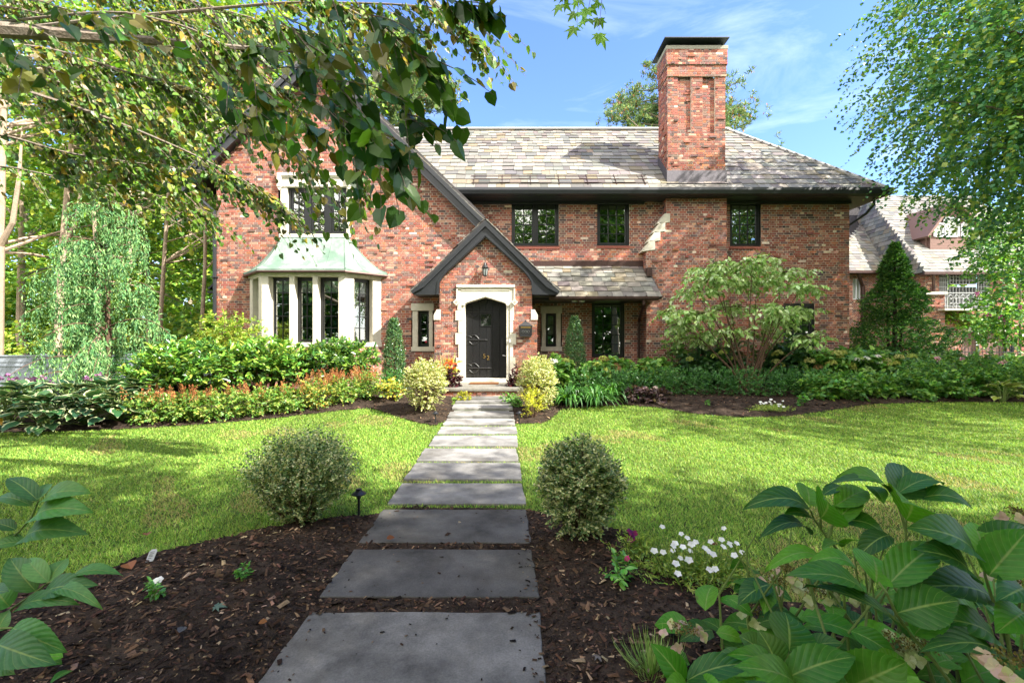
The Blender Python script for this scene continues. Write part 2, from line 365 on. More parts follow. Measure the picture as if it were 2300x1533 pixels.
M['clap'] = m_surf('brown_clapboard', (.20, .12, .10), .7, .3, .1, 4)
M['railing'] = m_surf('painted_rail', (.35, .36, .37), .5, .4, .1, 10)
M['plastic'] = m_surf('white_plastic', (.7, .72, .75), .5, .4, .05, 10)
# ------------------------------------------------------------------ ground
BED_FRONT = [tuple(G(x, y)[:2]) for x, y in ((905, 1142), (850, 1158), (790, 1172), (700, 1197), (560, 1212), (440, 1237), (330, 1254), (250, 1292), (120, 1314), (0, 1336))] + \
    [(-3.6, 2.4), (-3.8, .3), (3.4, .3), (3.5, 2.45)] + [tuple(G(x, y)[:2]) for x, y in ((2250, 1385), (1900, 1372), (1740, 1372), (1650, 1345), (1560, 1290), (1440, 1250), (1400, 1230), (1300, 1200), (1240, 1165), (1185, 1146))]
BED_L = [tuple(G(x, y)[:2]) for x, y in ((1018, 925), (1006, 944), (976, 957), (920, 946), (865, 927), (830, 917), (760, 923), (620, 940), (480, 952), (300, 964), (150, 970), (0, 973), (-120, 975))] + [(-13, 10.2), (-13, 14), (-1.5, 14), (-1.38, 10.45)]
BED_R = [tuple(G(x, y)[:2]) for x, y in ((1146, 926), (1156, 953), (1200, 952), (1232, 947), (1250, 930), (1262, 919), (1400, 910), (1480, 916), (1560, 930), (1660, 938), (1760, 936), (1850, 925), (1950, 909), (2100, 904), (2330, 904))] + [(16, 10.5), (16, 15), (0, 14), (.12, 10.45)]
BEDS = [BED_FRONT, BED_L, BED_R]
def edge_dist(poly, x, y):
    p = np.asarray(poly); d = np.full(np.shape(x), 9.0)
    for i in range(len(p)):
        a, b = p[i], p[(i + 1) % len(p)]; ab = b - a; t = np.clip(((x - a[0]) * ab[0] + (y - a[1]) * ab[1]) / (ab @ ab + 1e-9), 0, 1)
        d = np.minimum(d, np.hypot(x - a[0] - t * ab[0], y - a[1] - t * ab[1]))
    return d
def wob(x, y): return .5 * np.sin(x * 5.1 + 1.3 * np.sin(y * 3.7)) * np.sin(y * 6.3 + .7) + .5 * np.sin(x * 13.7 + y * 4.1) * np.sin(y * 11.9 - x * 3.3)
PATH_R = lambda y: .145 - .018 * (y - 2.394)
def mound(k, x, y):
    d = edge_dist(BEDS[k], x, y); h = .012 + .05 * smooth(0, .5, d) + .012 * wob(x, y)
    if k == 0:
        c = np.maximum(x - PATH_R(y), PATH_R(y) - 1.22 - x)          # falls to the slabs
        h = np.where(c < .3, .012 + (h + .03 - .012) * smooth(-.02, .3, c), h + .03 * smooth(0, .3, c)) + .004 * wob(x * 3, y * 3)
        h = h + .07 * np.exp(-((x - .75) ** 2 + (y - 3.25) ** 2) / .12) + .05 * np.exp(-((x + 1.63) ** 2 + (y - 3.5) ** 2) / .15)
    return np.maximum(h, .008)
def gz(x, y):
    z = float(zg(x, y))
    for k in range(3):
        if inside(BEDS[k], np.array([x]), np.array([y]))[0]: z += float(mound(k, np.array([x]), np.array([y]))[0])
    return z
def grid_mesh(name, xs, ys, zf, mat, keep=None, kind='structure'):
    X, Y = np.meshgrid(xs, ys); Z = zf(X, Y); V = np.stack([X, Y, Z], -1).reshape(-1, 3); nx, ny = len(xs), len(ys)
    i, j = np.meshgrid(np.arange(nx - 1), np.arange(ny - 1)); a = (j * nx + i).ravel()
    Fc = np.stack([a, a + 1, a + nx + 1, a + nx], 1)
    if keep is not None:
        cx = (X[:-1, :-1] + X[1:, 1:]).ravel() / 2; cy = (Y[:-1, :-1] + Y[1:, 1:]).ravel() / 2; Fc = Fc[keep(cx, cy)]
        u, inv = np.unique(Fc, return_inverse=True); V = V[u]; Fc = inv.reshape(-1, 4)
    o = mesh_np(name, V, [Fc], mat, smooth_=True); tag(o, kind=kind); return o
grid_mesh('lawn', np.concatenate([[-150, -60, -30], np.arange(-20, 20.1, .5), [30, 60, 150]]), np.concatenate([[-90, -40, -10], np.arange(-2, 16.1, .25), [20, 30, 60, 200]]), zg, M['lawn'])
for k, (xs, ys) in enumerate(((np.arange(-3.9, 3.6, .035), np.arange(.25, 4.2, .035)), (np.arange(-13.1, -.6, .07), np.arange(7, 14.1, .07)), (np.arange(-.2, 16.1, .07), np.arange(7, 15.1, .07)))):
    grid_mesh('mulch_bed', xs, ys, lambda x, y, k=k: zg(x, y) + mound(k, x, y), M['soil'], lambda x, y, k=k: inside(BEDS[k], x, y))
# ------------------------------------------------------------------ path of bluestone slabs
slabs = [(1.79, 2.405), (2.547, 3.129), (3.232, 3.866), (4.003, 4.587), (4.704, 5.332), (5.43, 6.053), (6.206, 6.870), (7.033, 7.613), (7.72, 8.29), (8.33, 8.93), (8.97, 9.52), (9.56, 10.0), (10.03, 10.43)]
words = ['nearest the camera with a mossy dark stain', 'dark and damp, second up from the bottom edge of the photo', 'dark grey between the two near boxwood balls', 'grey with scattered twigs, first above the mulch strip', 'pale, between grass strips, fifth up the path',
         'pale, sixth up the path just beyond the round bushes', 'sunlit, seventh up the path', 'sunlit, flanked by lawn on both sides, eighth up the path', 'sunlit, level with the two far path lights', 'crossed by a bush shadow, between the two cream variegated bushes',
         'bright sunlit, fourth down from the front step', 'dull grey, third down from the brick step', 'greenish, touching the foot of the brick step']
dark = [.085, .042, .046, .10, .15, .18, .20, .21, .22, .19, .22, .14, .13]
r5 = np.random.default_rng(5)
for i, (a, b) in enumerate(slabs):
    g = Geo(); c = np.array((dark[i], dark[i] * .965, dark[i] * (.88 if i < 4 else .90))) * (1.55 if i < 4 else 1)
    xa, xb = PATH_R(a), PATH_R(b); n = 9; w = 1.22
    def edge(p, q):
        t = np.linspace(0, 1, n)[:-1]; e = np.outer(1 - t, p) + np.outer(t, q); e[1:] += r5.normal(0, .004, (n - 2, 2)); return e
    k4 = [(xa - w + r5.normal(0, .012), a), (xa + r5.normal(0, .01), a + r5.normal(0, .006)), (xb + r5.normal(0, .01), b), (xb - w + r5.normal(0, .012), b + r5.normal(0, .006))]
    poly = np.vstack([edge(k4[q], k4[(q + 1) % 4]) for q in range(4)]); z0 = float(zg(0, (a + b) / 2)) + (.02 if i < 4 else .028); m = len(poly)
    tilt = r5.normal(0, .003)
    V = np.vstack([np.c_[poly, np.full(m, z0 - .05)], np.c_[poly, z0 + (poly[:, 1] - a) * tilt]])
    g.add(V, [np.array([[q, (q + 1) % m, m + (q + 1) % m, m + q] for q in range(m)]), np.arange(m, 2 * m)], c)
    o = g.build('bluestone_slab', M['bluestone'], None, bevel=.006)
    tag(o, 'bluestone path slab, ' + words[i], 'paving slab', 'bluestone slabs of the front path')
# ------------------------------------------------------------------ masonry
BR = hx('9c5846', '904e42', 'a86552', '84504a', '765a58', 'ac6442', 'b4846e', '5a4c4c', '946052', 'cfbba8', '7e625a')
BR = BR * .78 + .22 * BR.mean(1, keepdims=True) * np.array((1.28, .96, .78))
BW = [5, 4.5, 4, 4, 3, 1.4, 2.4, 1.6, 4, .45, 3]
rb = np.random.default_rng(11)
BOX5 = (np.array([(-1, -1, 0), (1, -1, 0), (1, 1, 0), (-1, 1, 0), (-1, -1, 1), (1, -1, 1), (1, 1, 1), (-1, 1, 1)], float) * np.array((.5, .5, 1)),
        np.array([(4, 5, 6, 7), (0, 1, 5, 4), (1, 2, 6, 5), (2, 3, 7, 6), (3, 0, 4, 7)]))
class Masonry:
    def __init__(s): s.C = []; s.S = []; s.R = []; s.K = []; s.m = Geo()
    def face(s, O, U, poly, holes=(), h=.0677, depth=None, j=.011, clinker=.02, offset=0.0):
        O = np.asarray(O, float); U = norm(U); V = np.array((0, 0, 1.0)); Nn = np.cross(U, V)
        z0 = min(p[1] for p in poly); z1 = max(p[1] for p in poly); r0 = math.floor(z0 / h)
        for r in range(r0, int(math.ceil(z1 / h))):
            va, vb = max(r * h, z0), min((r + 1) * h, z1)
            if vb - va < .012: continue
            for (a, b) in intervals(poly, holes, (va + vb) / 2):
                dm = depth((a + b) / 2, (va + vb) / 2) if depth and False else 0
                s.m.quad(*[O + U * x + V * z for x, z in ((a, va), (b, va), (b, vb), (a, vb))])
                eng = r % 2 == 0; x = a - ((.107 if eng else .05) + .215 * 40 + (a - offset)) % .215
                while x < b - .02:
                    L = (.211 if rb.random() < .9 else .103) if eng else (.1035 if rb.random() < .94 else .211)
                    xa, xb = max(x, a), min(x + L, b)
                    if xb - xa > .025:
                        if b - xb < .04: xb = b
                        d = .006 + abs(rb.normal(0, .003)); q = rb.random()
                        if q < clinker: d += rb.uniform(.012, .034)
                        if depth: d += depth((xa + xb) / 2, (va + vb) / 2)
                        s.C.append(O + U * (xa + xb) / 2 + V * ((va + vb) / 2 + rb.normal(0, .0012))); s.S.append((xb - xa - (.014 if xb < b else 0), (vb - va) - (.0125 if vb - va > .05 else 0), d))
                        s.R.append(np.stack([U, V, Nn], 1)); s.K.append(1 if q < clinker else 0)
                    x += L + .004
    def build(s, name, parent, mname='mortar_backing'):
        C = np.array(s.C); S = np.array(s.S); R = np.array(s.R); n = len(C)
        V = np.einsum('nij,nvj->nvi', R, BOX5[0][None] * S[:, None]) + C[:, None]
        Fc = (BOX5[1][None] + (np.arange(n) * 8)[:, None, None]).reshape(-1, 4)
        col = pick(BR, n, BW, .13, rb) * 1.2; col = col * (.94 + .1 * np.sin(C[:, :1] * .9 + 1) * np.sin(C[:, 2:] * 1.3))
        k = np.array(s.K)[:, None]; col = np.where(k == 1, col * .8, col)
        o = mesh_np(name, V.reshape(-1, 3), [Fc], M['brick'], parent, np.repeat(col, 8, 0))
        me = o.data; me.materials.append(M['mortar'])
        mv = np.vstack(s.m.v); mf = np.vstack(s.m.f[4])
        b = mesh_np(name + '_tmp', mv, [mf], M['mortar'])
        # one wall = bricks + mortar joined in one mesh
        nv, nf = len(me.vertices), len(me.polygons); bm = b.data
        import bmesh
        B = bmesh.new(); B.from_mesh(me); B.from_mesh(bm); B.faces.ensure_lookup_table()
        for f in B.faces[nf:]: f.material_index = 1
        B.to_mesh(me); B.free(); bpy.data.objects.remove(b); return o
SL = hx('b8b2a2', '9e9c92', 'beb098', 'a0948e', '8a8a86', 'c6beae', 'b6a482', '8e8480', 'aaa89c')
SL = SL * .8 + .2 * SL.mean(1, keepdims=True) * np.array((1.0, .985, .965))
SLW = [5, 4, 2.2, 2.2, 2.2, 4, 1.3, 1.5, 4]
rs = np.random.default_rng(21)
def slates(name, O, U, Vd, poly, parent, h0=.30, h1=.2, wmin=.2, wmax=.42, bright=.46, thick=.013):
    """overlapping slates on a roof plane; poly in (u along eave, v up the slope)"""
    O = np.asarray(O, float); U = norm(U); Vd = norm(Vd); Nn = np.cross(U, Vd); v0 = min(p[1] for p in poly); v1 = max(p[1] for p in poly)
    VV, FF, CC, n = [], [], [], 0; v = v0; cols = []
    while v < v1 - .02:
        t = (v - v0) / (v1 - v0); h = h0 + (h1 - h0) * t; vm = min(v + h * .5, v1 - .01)
        for (a, b) in intervals(poly, (), vm):
            x = a - rs.random() * .25
            while x < b - .01:
                w = rs.uniform(wmin, wmax) * (1 - .25 * t); xa, xb = max(x, a), min(x + w, b)
                if b - xb < .07: xb = b
                if xb - xa > .02:
                    dv = rs.normal(0, .008); th = thick * rs.uniform(.8, 1.6); top = min(v + h * 1.35, v1 + .02); g = .004
                    c = np.array([(xa + g, v + dv), (xb - g, v + dv + rs.normal(0, .004)), (xb - g, top), (xa + g, top)])
                    if rs.random() < .3: c[rs.integers(0, 2), 1] += rs.uniform(.01, .035)
                    lo = O + c[:, :1] * U + c[:, 1:] * Vd
                    up = lo + Nn * np.array([[th * 1.9], [th * 1.9], [.004], [.004]]); bt = lo + Nn * np.array([[th * .7], [th * .7], [-.006], [-.006]])
                    VV.append(np.vstack([up, bt])); FF.append(np.array([(0, 1, 2, 3), (0, 4, 5, 1), (1, 5, 6, 2), (3, 7, 4, 0)]) + n); n += 8
                    cols.append(1)
                x += w
        v += h
    col = pick(SL, len(cols), SLW, .09, rs) * bright
    return mesh_np(name, np.vstack(VV), [np.vstack(FF)], M['slate'], parent, np.repeat(col, 8, 0))
# ------------------------------------------------------------------ the house
HOUSE = thing('brick_house', 'red brick house with slate roof, black trim, gabled wing and arched front door', 'house', (0, 13, 0))
YG, YM, YB, YP = 12.6, 13.5, 13.17, 12.0
RT2 = math.sqrt(2)
# openings (x0,x1,z0,z1)
W_UP = (-6.215, -4.58, 4.417, 5.71); W_NL = (-2.606, -2.297, 1.297, 2.296); W_NR = (1.0, 1.308, 1.293, 2.277)
W1 = (-.013, 1.387, 4.265, 5.59); W2 = (2.523, 3.474, 4.278, 5.59); W3 = (6.46, 7.38, 4.26, 5.585); W4 = (2.365, 3.337, .97, 2.614); W5 = (8.045, 8.97, 1.05, 2.568)
DX = -.693
gz_l = lambda x, o=.22: 9.30 - .98 * abs(x + 5.43) - o
ma = Masonry()
ma.face((0, YG, 0), (1, 0, 0), [(-8.175, 0), (-.75, 0), (-.75, gz_l(-.75)), (-5.43, gz_l(-5.43)), (-8.175, gz_l(-8.175))],
        [rect(-6.47, -4.43, 4.30, 6.09), rect(-6.7, -4.15, 1.3, 3.25), rect(-2.787, -2.158, 1.174, 2.493)], clinker=.035)
ma.face((-8.175, 19.1, 0), (0, -1, 0), [(0, 0), (6.5, 0), (6.5, 6.3), (0, 6.3)], clinker=0)
ma.face((-.75, YG, 0), (0, 1, 0), [(0, 0), (.9, 0), (.9, 4.6), (0, 4.6)])
ma.build('gable_wall', HOUSE)
mb = Masonry()
mb.face((0, YM, 0), (1, 0, 0), [(-.74, 0), (10.0, 0), (10.0, 5.62), (-3, 5.62), (-3, 4.2), (-.74, 4.2)],
        [rect(*W1), rect(*W2), rect(*W3), rect(*W4), rect(*W5), rect(.845, 1.48, 1.16, 2.475), rect(3.95, 6.15, 0, 4.0)], clinker=.012)
mb.face((10.0, YM, 0), (0, 1, 0), [(0, 0), (5.2, 0), (5.2, 5.62), (0, 5.62)], clinker=0)
mb.face((10.0, 18.7, 0), (-1, 0, 0), [(0, 0), (18.175, 0), (18.175, 5.62), (0, 5.62)], clinker=0, h=.0677)
mb.build('main_wall', HOUSE)
mc = Masonry()
mc.face((0, YB, 0), (1, 0, 0), [(3.885, 0), (6.21, 0), (6.21, 5.6), (4.47, 5.6), (4.47, 5.12), (3.885, 4.04)], clinker=.02)
mc.face((3.885, YM, 0), (0, -1, 0), [(0, 0), (YM - YB, 0), (YM - YB, 4.04), (0, 4.04)]); mc.face((4.47, YM, 0), (0, -1, 0), [(0, 4.9), (YM - YB, 4.9), (YM - YB, 5.6), (0, 5.6)])
mc.face((6.21, YB, 0), (0, 1, 0), [(0, 0), (YM - YB, 0), (YM - YB, 5.6), (0, 5.6)])
brst = mc.build('chimney_breast', HOUSE)
g = Geo()
for (xr, za, zb) in ((1504.6, 480.5, 499.6), (1493.5, 500.2, 520), (1482.4, 520.6, 540.8), (1471, 541.4, 561.5)):
    q = [P(xr, za, YB), P(xr, zb, YB), P(xr - 30, zb + 4, YB), P(xr - 12, za, YB)]
    q = [(p[0], p[2]) for p in q][::-1]; g = Geo(); g.prism(q, YB - .03, YM + .02); g.build('stone_shoulder', M['stone'], brst, bevel=.004)
# vestibule
mv = Masonry()
door_hole = [(DX - .64, .17), (DX + .64, .17), (DX + .64, 2.8), (DX - .64, 2.8)]
mv.face((0, YP, 0), (1, 0, 0), [(DX - 1.35, 0), (DX + 1.35, 0), (DX + 1.35, 2.05), (DX + 1.215, 2.05), (DX + 1.215, 3.2), (DX, 4.32), (DX - 1.215, 3.2), (DX - 1.215, 2.05), (DX - 1.35, 2.05)], [door_hole], clinker=.02)
mv.face((DX - 1.35, YG, 0), (0, -1, 0), [(0, 0), (YG - YP, 0), (YG - YP, 2.05), (0, 2.05)]); mv.face((DX - 1.215, YG, 0), (0, -1, 0), [(0, 2.05), (YG - YP, 2.05), (YG - YP, 3.0), (0, 3.0)])
mv.face((DX + 1.35, YP, 0), (0, 1, 0), [(0, 0), (YM - YP, 0), (YM - YP, 2.05), (0, 2.05)]); mv.face((DX + 1.215, YP, 0), (0, 1, 0), [(0, 2.05), (YM - YP, 2.05), (YM - YP, 3.0), (0, 3.0)])
vest = mv.build('porch_wall', HOUSE)
g = Geo()
for s in (-1, 1): g = Geo(); g.prism([(DX + s * 1.19, 2.01), (DX + s * 1.37, 2.01), (DX + s * 1.37, 2.14), (DX + s * 1.29, 2.285), (DX + s * 1.19, 2.285)], YP - .03, YP + .3); g.build('stone_shoulder', M['stone'], vest, bevel=.004)
# main roof
g = Geo(); ze, ye = 5.78, 12.9
g.slab([(-5.0, ye, ze), (10.6, ye, ze), (7.5, 16, 8.88), (-5.0, 16, 8.88)], .05); g.slab([(10.6, ye, ze), (10.6, 19.1, ze), (7.5, 16, 8.88)], .05)
g.slab([(10.6, 19.1, ze), (-9, 19.1, ze), (-9, 16, 8.88), (7.5, 16, 8.88)], .05)
deck = g.build('roof', M['deck'], HOUSE)
slates('slate_covering', (0, ye, ze), (1, 0, 0), (0, 1, 1), [(-1.9, -.04), (10.6, -.04), (7.5, 4.384), (-5.06, 4.384)], deck)
slates('slate_covering', (10.6, ye, ze), (0, 1, 0), (-1, 0, 1), [(0, 0), (6.2, 0), (3.1, 4.384)], deck)
g = Geo(); g.tube([(10.62, ye - .02, ze + .02), (7.5, 16, 8.93)], .05, 6); g.box((-5, 15.9, 8.88), (7.6, 16.1, 8.93))
g.build('ridge_cap', M['slate'], deck)
g = Geo()
for k, (yy, zz) in enumerate(((393, 0), (401, 1), (411, 2))):
    v = (.62, .42, .22)[k]; g.tube([(-1.2 + .02 * k, ye + v / RT2, ze + v / RT2 + .07), (3.9, ye + v / RT2, ze + v / RT2 + .07)], .013, 6)
for x in np.arange(-1.1, 3.9, .82): g.box((x - .005, 0, 0), (x + .005, .62, .03), None, ((0, ye + .12, ze + .14), ((1, 0, 0), (0, .707, .707), (0, -.707, .707))))
g.build('snow_rail', M['brown_copper'], deck)
# eaves of the main wing
g = Geo(); g.prism([(12.80, 5.60), (12.93, 5.58), (12.93, 5.775), (12.78, 5.775), (12.765, 5.70)], -1.75, 10.72, ax='x'); g.prism([(10.58, 5.58), (10.72, 5.6), (10.74, 5.775), (10.58, 5.775)], 12.94, 19.1)
g.build('gutter', M['trim'], HOUSE)
g = Geo(); g.box((-1.75, 12.932, 5.575), (10.58, YM + .02, 5.625)); g.box((10.005, YM + .021, 5.575), (10.58, 19.0, 5.625)); g.box((-1.7, 13.40, 5.50), (3.9, 13.497, 5.574)); g.box((6.23, 13.40, 5.50), (10.0, 13.497, 5.574))
g.build('soffit', M['trim'], HOUSE)
g = Geo(); g.tube([(10.5, 13.2, 5.57), (10.5, 13.2, 5.42), (10.42, 13.4, 5.2), (10.1, 13.75, 4.9), (10.06, 13.8, .1)], .04, 8); g.build('downspout', M['trim'], HOUSE)
# gabled wing roof
XG = -5.43; g = Geo()
for s in (-1, 1):
    e = 4.65 if s > 0 else 3.45
    q = [(XG + s * e, 12.3, 9.30 - .98 * e), (XG + s * e, 16 if s < 0 else 13.5, 9.30 - .98 * e), (XG, 17, 9.30), (XG, 12.3, 9.30)]
    g.slab(q if s < 0 else q[::-1], .09)
gdeck = g.build('roof', M['deck'], HOUSE)
sq = math.hypot(1, .98); nL = (1 / sq, 0, .98 / sq)
slates('slate_covering', (XG - 3.45, 16, 9.30 - .98 * 3.45), (0, -1, 0), nL, [(0, 0), (3.75, 0), (3.75, 3.45 * sq), (0, 3.45 * sq)], gdeck)
slates('slate_covering', (XG + 4.65, 12.25, 9.30 - .98 * 4.65), (0, 1, 0), (-1 / sq, 0, .98 / sq), [(0, 0), (1.0, 0), (3.7, 4.65 * sq), (0, 4.65 * sq)], gdeck)
def rake(y0, y1, w0, w1):
    g = Geo(); zz = lambda d, o: 9.30 - .98 * d - o
    for s in (-1, 1):
        e = 4.70 if s > 0 else 3.5
        q = [(XG, zz(0, w0)), (XG, zz(0, w1)), (XG + s * e, zz(e, w1)), (XG + s * e, zz(e, w0))]; g.prism(q if s < 0 else q[::-1], y0, y1)
    return g
rake(12.30, 12.36, .06, .40).build('rake_board', M['trim'], HOUSE); rake(12.25, 12.297, .0, .15).build('rake_moulding', M['trim'], HOUSE)
rake(12.363, YG + .02, .28, .33).build('rake_soffit', M['trim'], HOUSE)
g = Geo(); g.prism([(-9.02, 5.78), (-8.9, 5.74), (-8.86, 5.92), (-9.04, 5.92)], 12.3, 16); g.build('gutter', M['trim'], HOUSE)
g = Geo(); g.tube([(-8.85, 12.5, 5.76), (-8.84, 12.5, 5.6), (-8.21, 12.55, 5.02), (-8.2, 12.55, 4.85), (-8.2, 12.55, .1)], .045, 8)
for z in (1.5, 3.2, 4.7): g.box((-8.27, 12.48, z), (-8.13, 12.599, z + .03))
g.build('downspout', M['trim'], HOUSE)
# small pent roof on the left flank
g = Geo(); g.slab([(-8.5, 12.75, 2.9), (-8.5, 14.5, 2.9), (-8.18, 14.5, 3.2), (-8.18, 12.75, 3.2)], .05); g.box((-8.52, 12.72, 2.80), (-8.18, 14.5, 2.86)); g.build('side_eave', M['trim'], HOUSE)
# rear chimney on the left
mr = Masonry(); mr.face((0, 15.2, 0), (1, 0, 0), rect(-9.2, -8.5, 0, 10.9), clinker=.02); mr.face((-8.5, 15.2, 0), (0, 1, 0), rect(0, .9, 0, 10.9)); mr.face((-9.2, 16.1, 0), (0, -1, 0), rect(0, .9, 0, 10.9)); mr.face((-8.5, 16.1, 0), (-1, 0, 0), rect(0, .7, 0, 10.9), clinker=0)
cr = mr.build('chimney', HOUSE)
g = Geo(); g.box((-9.3, 15.1, 10.9), (-8.4, 16.2, 11.02)); g.build('cap_stone', M['concrete'], cr)
g = Geo(); g.box((-9.4, 15.0, 11.26), (-8.3, 16.3, 11.3)); [g.box((x, y, 11.02), (x + .04, y + .04, 11.26)) for x in (-9.2, -8.54) for y in (15.2, 16.0)]; g.build('metal_cap', M['cap'], cr)
# the tall front chimney
cx0, cx1, cy0, cy1, ct = 4.495, 6.16, 13.2, 13.95, 9.845
def cdepth(u, z):
    d = 0
    if z > 9.40: d = .045
    elif z > 9.08: d = .025
    elif 7.44 < z:
        w = (u - cx0) / (cx1 - cx0); d = .0 if (.175 < w < .41 or .61 < w < .83) else .05
    else: d = .025 if z < 7.44 else 0
    return d
mt = Masonry()
wx = lambda w: cx0 + (cx1 - cx0) * w; slots = [rect(wx(.175), wx(.41), 7.44, 9.08), rect(wx(.605), wx(.825), 7.44, 9.08)]
mt.face((0, cy0 - .045, 0), (1, 0, 0), rect(cx0, cx1, 5.9, 9.08), slots, clinker=.035); mt.face((0, cy0 - .075, 0), (1, 0, 0), rect(cx0 - .02, cx1 + .02, 9.08, 9.4), clinker=.03); mt.face((0, cy0 - .105, 0), (1, 0, 0), rect(cx0 - .04, cx1 + .04, 9.4, ct), clinker=.03)
for s_ in slots: mt.face((0, cy0 + .02, 0), (1, 0, 0), s_, clinker=.03)
for a_, sg in ((wx(.175), 1), (wx(.41), -1), (wx(.605), 1), (wx(.825), -1)): mt.m.quad(*[(a_, cy0 + q_, z_) for q_, z_ in ((.02, 7.44), (-.045, 7.44), (-.045, 9.08), (.02, 9.08))])
for z_, d0, d1, e_ in ((9.08, .045, .075, .02), (9.4, .075, .105, .04)): mt.m.quad((cx0 - e_, cy0 - d1, z_), (cx1 + e_, cy0 - d1, z_), (cx1 + e_, cy0 - d0 + .01, z_), (cx0 - e_, cy0 - d0 + .01, z_))
for z0_, z1_, e_, d_ in ((5.9, 9.08, 0, .045), (9.08, 9.4, .02, .075), (9.4, ct, .04, .105)): mt.face((cx0 - e_, cy1, 0), (0, -1, 0), rect(0, cy1 - cy0 + d_, z0_, z1_), clinker=.04); mt.face((cx1 + e_, cy0 - d_, 0), (0, 1, 0), rect(0, cy1 - cy0 + d_, z0_, z1_), clinker=.03)
mt.face((cx1, cy1, 0), (-1, 0, 0), rect(0, cx1 - cx0, 5.9, ct), clinker=0)
stack = mt.build('chimney', HOUSE)
g = Geo(); g.box((cx0 - .06, cy0 - .12, ct), (cx1 + .06, cy1 + .06, ct + .11)); g.build('cap_stone', M['concrete'], stack, bevel=.01)
g = Geo(); g.box((4.345, 12.93, 10.075), (6.19, 14.15, 10.10))
for x in (cx0 + .02, cx1 - .07):
    for y in (cy0 + .03, cy1 - .08): g.box((x, y, ct + .11), (x + .05, y + .05, 10.074))
g.box((4.55, 13.3, ct + .112), (6.1, 13.85, 10.04)); g.build('metal_cap', M['cap'], stack)
g = Geo(); g.box((cx0 - .03, cy0 - .085, 6.0), (cx1 + .03, cy0 - .058, 6.37)); g.box((cx0 - .045, cy0 - .16, 5.97), (cx1 + .045, cy0 - .088, 5.985))
for x, s in ((cx0 - .03, -1), (cx1 + .01, 1)): g.prism([(cy0 - .057, 6.02), (cy1, 6.80), (cy1, 7.1), (cy0 - .057, 6.38)], x, x + .02, ax='x')
g.build('flashing', M['lead'], stack)
# shed roof right of the porch
g = Geo(); sy, sz = 12.35, 2.66; tz = 3.69
g.slab([(0.2, sy, sz), (4.09, sy, sz), (4.0, YM, tz), (.2, YM, tz)], .05); sdeck = g.build('roof', M['deck'], HOUSE)
sl = math.hypot(YM - sy, tz - sz)
slates('slate_covering', (0, sy, sz), (1, 0, 0), (0, (YM - sy) / sl, (tz - sz) / sl), [(.2, -.03), (4.09, -.03), (3.97, .93 * sl * .7), (3.86, .93 * sl * .72), (3.86, sl), (.2, sl)], sdeck, .25, .2, .26, .44)
g = Geo(); g.box((.3, YM - .05, 3.64), (3.9, YM - .005, 3.83)); g.box((3.855, 12.95, 3.3), (3.99, YB - .008, 3.55)); g.build('flashing', M['brown_copper'], sdeck)
g = Geo(); g.prism([(12.24, 2.66), (12.24, 2.60), (12.27, 2.555), (12.33, 2.555), (12.36, 2.60), (12.36, 2.64)], 1.0, 3.95, ax='x')
for x in (1.5, 2.0, 2.55, 3.05, 3.6): g.box((x, 12.22, 2.655), (x + .025, 12.4, 2.675)); g.box((x, 12.222, 2.60), (x + .025, 12.238, 2.655))
g.build('gutter', M['brown_copper'], sdeck)
g = Geo(); g.box((.53, 12.365, 2.575), (4.0, YM - .003, 2.60)); g.box((4.0, 12.37, 2.60), (4.06, YB - .008, 2.66)); g.build('soffit', M['trim'], sdeck)
g = Geo()
for x in (1.72, 1.93): g = Geo(); g.lathe((x, 12.55, 2.535), [(.075, 0), (.085, .02), (.07, .039)], 14); g.build('soffit_light', M['plastic'], sdeck)
g = Geo(); xd = 3.565; g.tube([(xd, 12.31, 2.56), (xd, 12.32, 2.46), (xd + .03, 12.5, 2.36), (xd + .15, 13.25, 2.14), (xd + .17, 13.40, 2.02), (xd + .17, 13.42, .1)], .042, 8)
g.build('downspout', M['brown_copper'], HOUSE)
# porch roof and barge boards
VA = 4.587
g = Geo()
for s in (-1, 1):
    a, b, c = (DX, VA), (DX + s * 1.62, VA - 1.60), (DX + s * 1.93, VA - 1.83)
    for (p, q) in ((a, b), (b, c)):
        qd = [(p[0], 11.83, p[1]), (p[0], YM if s > 0 else YG + .1, p[1]), (q[0], YM if s > 0 else YG, q[1]), (q[0], 11.83, q[1])]
        g.slab(qd if s > 0 else qd[::-1], .06)
vdeck = g.build('porch_roof', M['deck'], HOUSE)
for s in (-1, 1):
    if s > 0: slates('slate_covering', (DX + 1.93, 11.80, VA - 1.85), (0, 1, 0), (-1, 0, .985), [(0, 0), (1.7, 0), (1.7, 2.68), (0, 2.68)], vdeck, .2, .17)
    else: slates('slate_covering', (DX - 1.93, YG, VA - 1.85), (0, -1, 0), (1, 0, .985), [(0, 0), (.8, 0), (.8, 2.68), (0, 2.68)], vdeck, .2, .17)
g = Geo(); g2 = Geo()
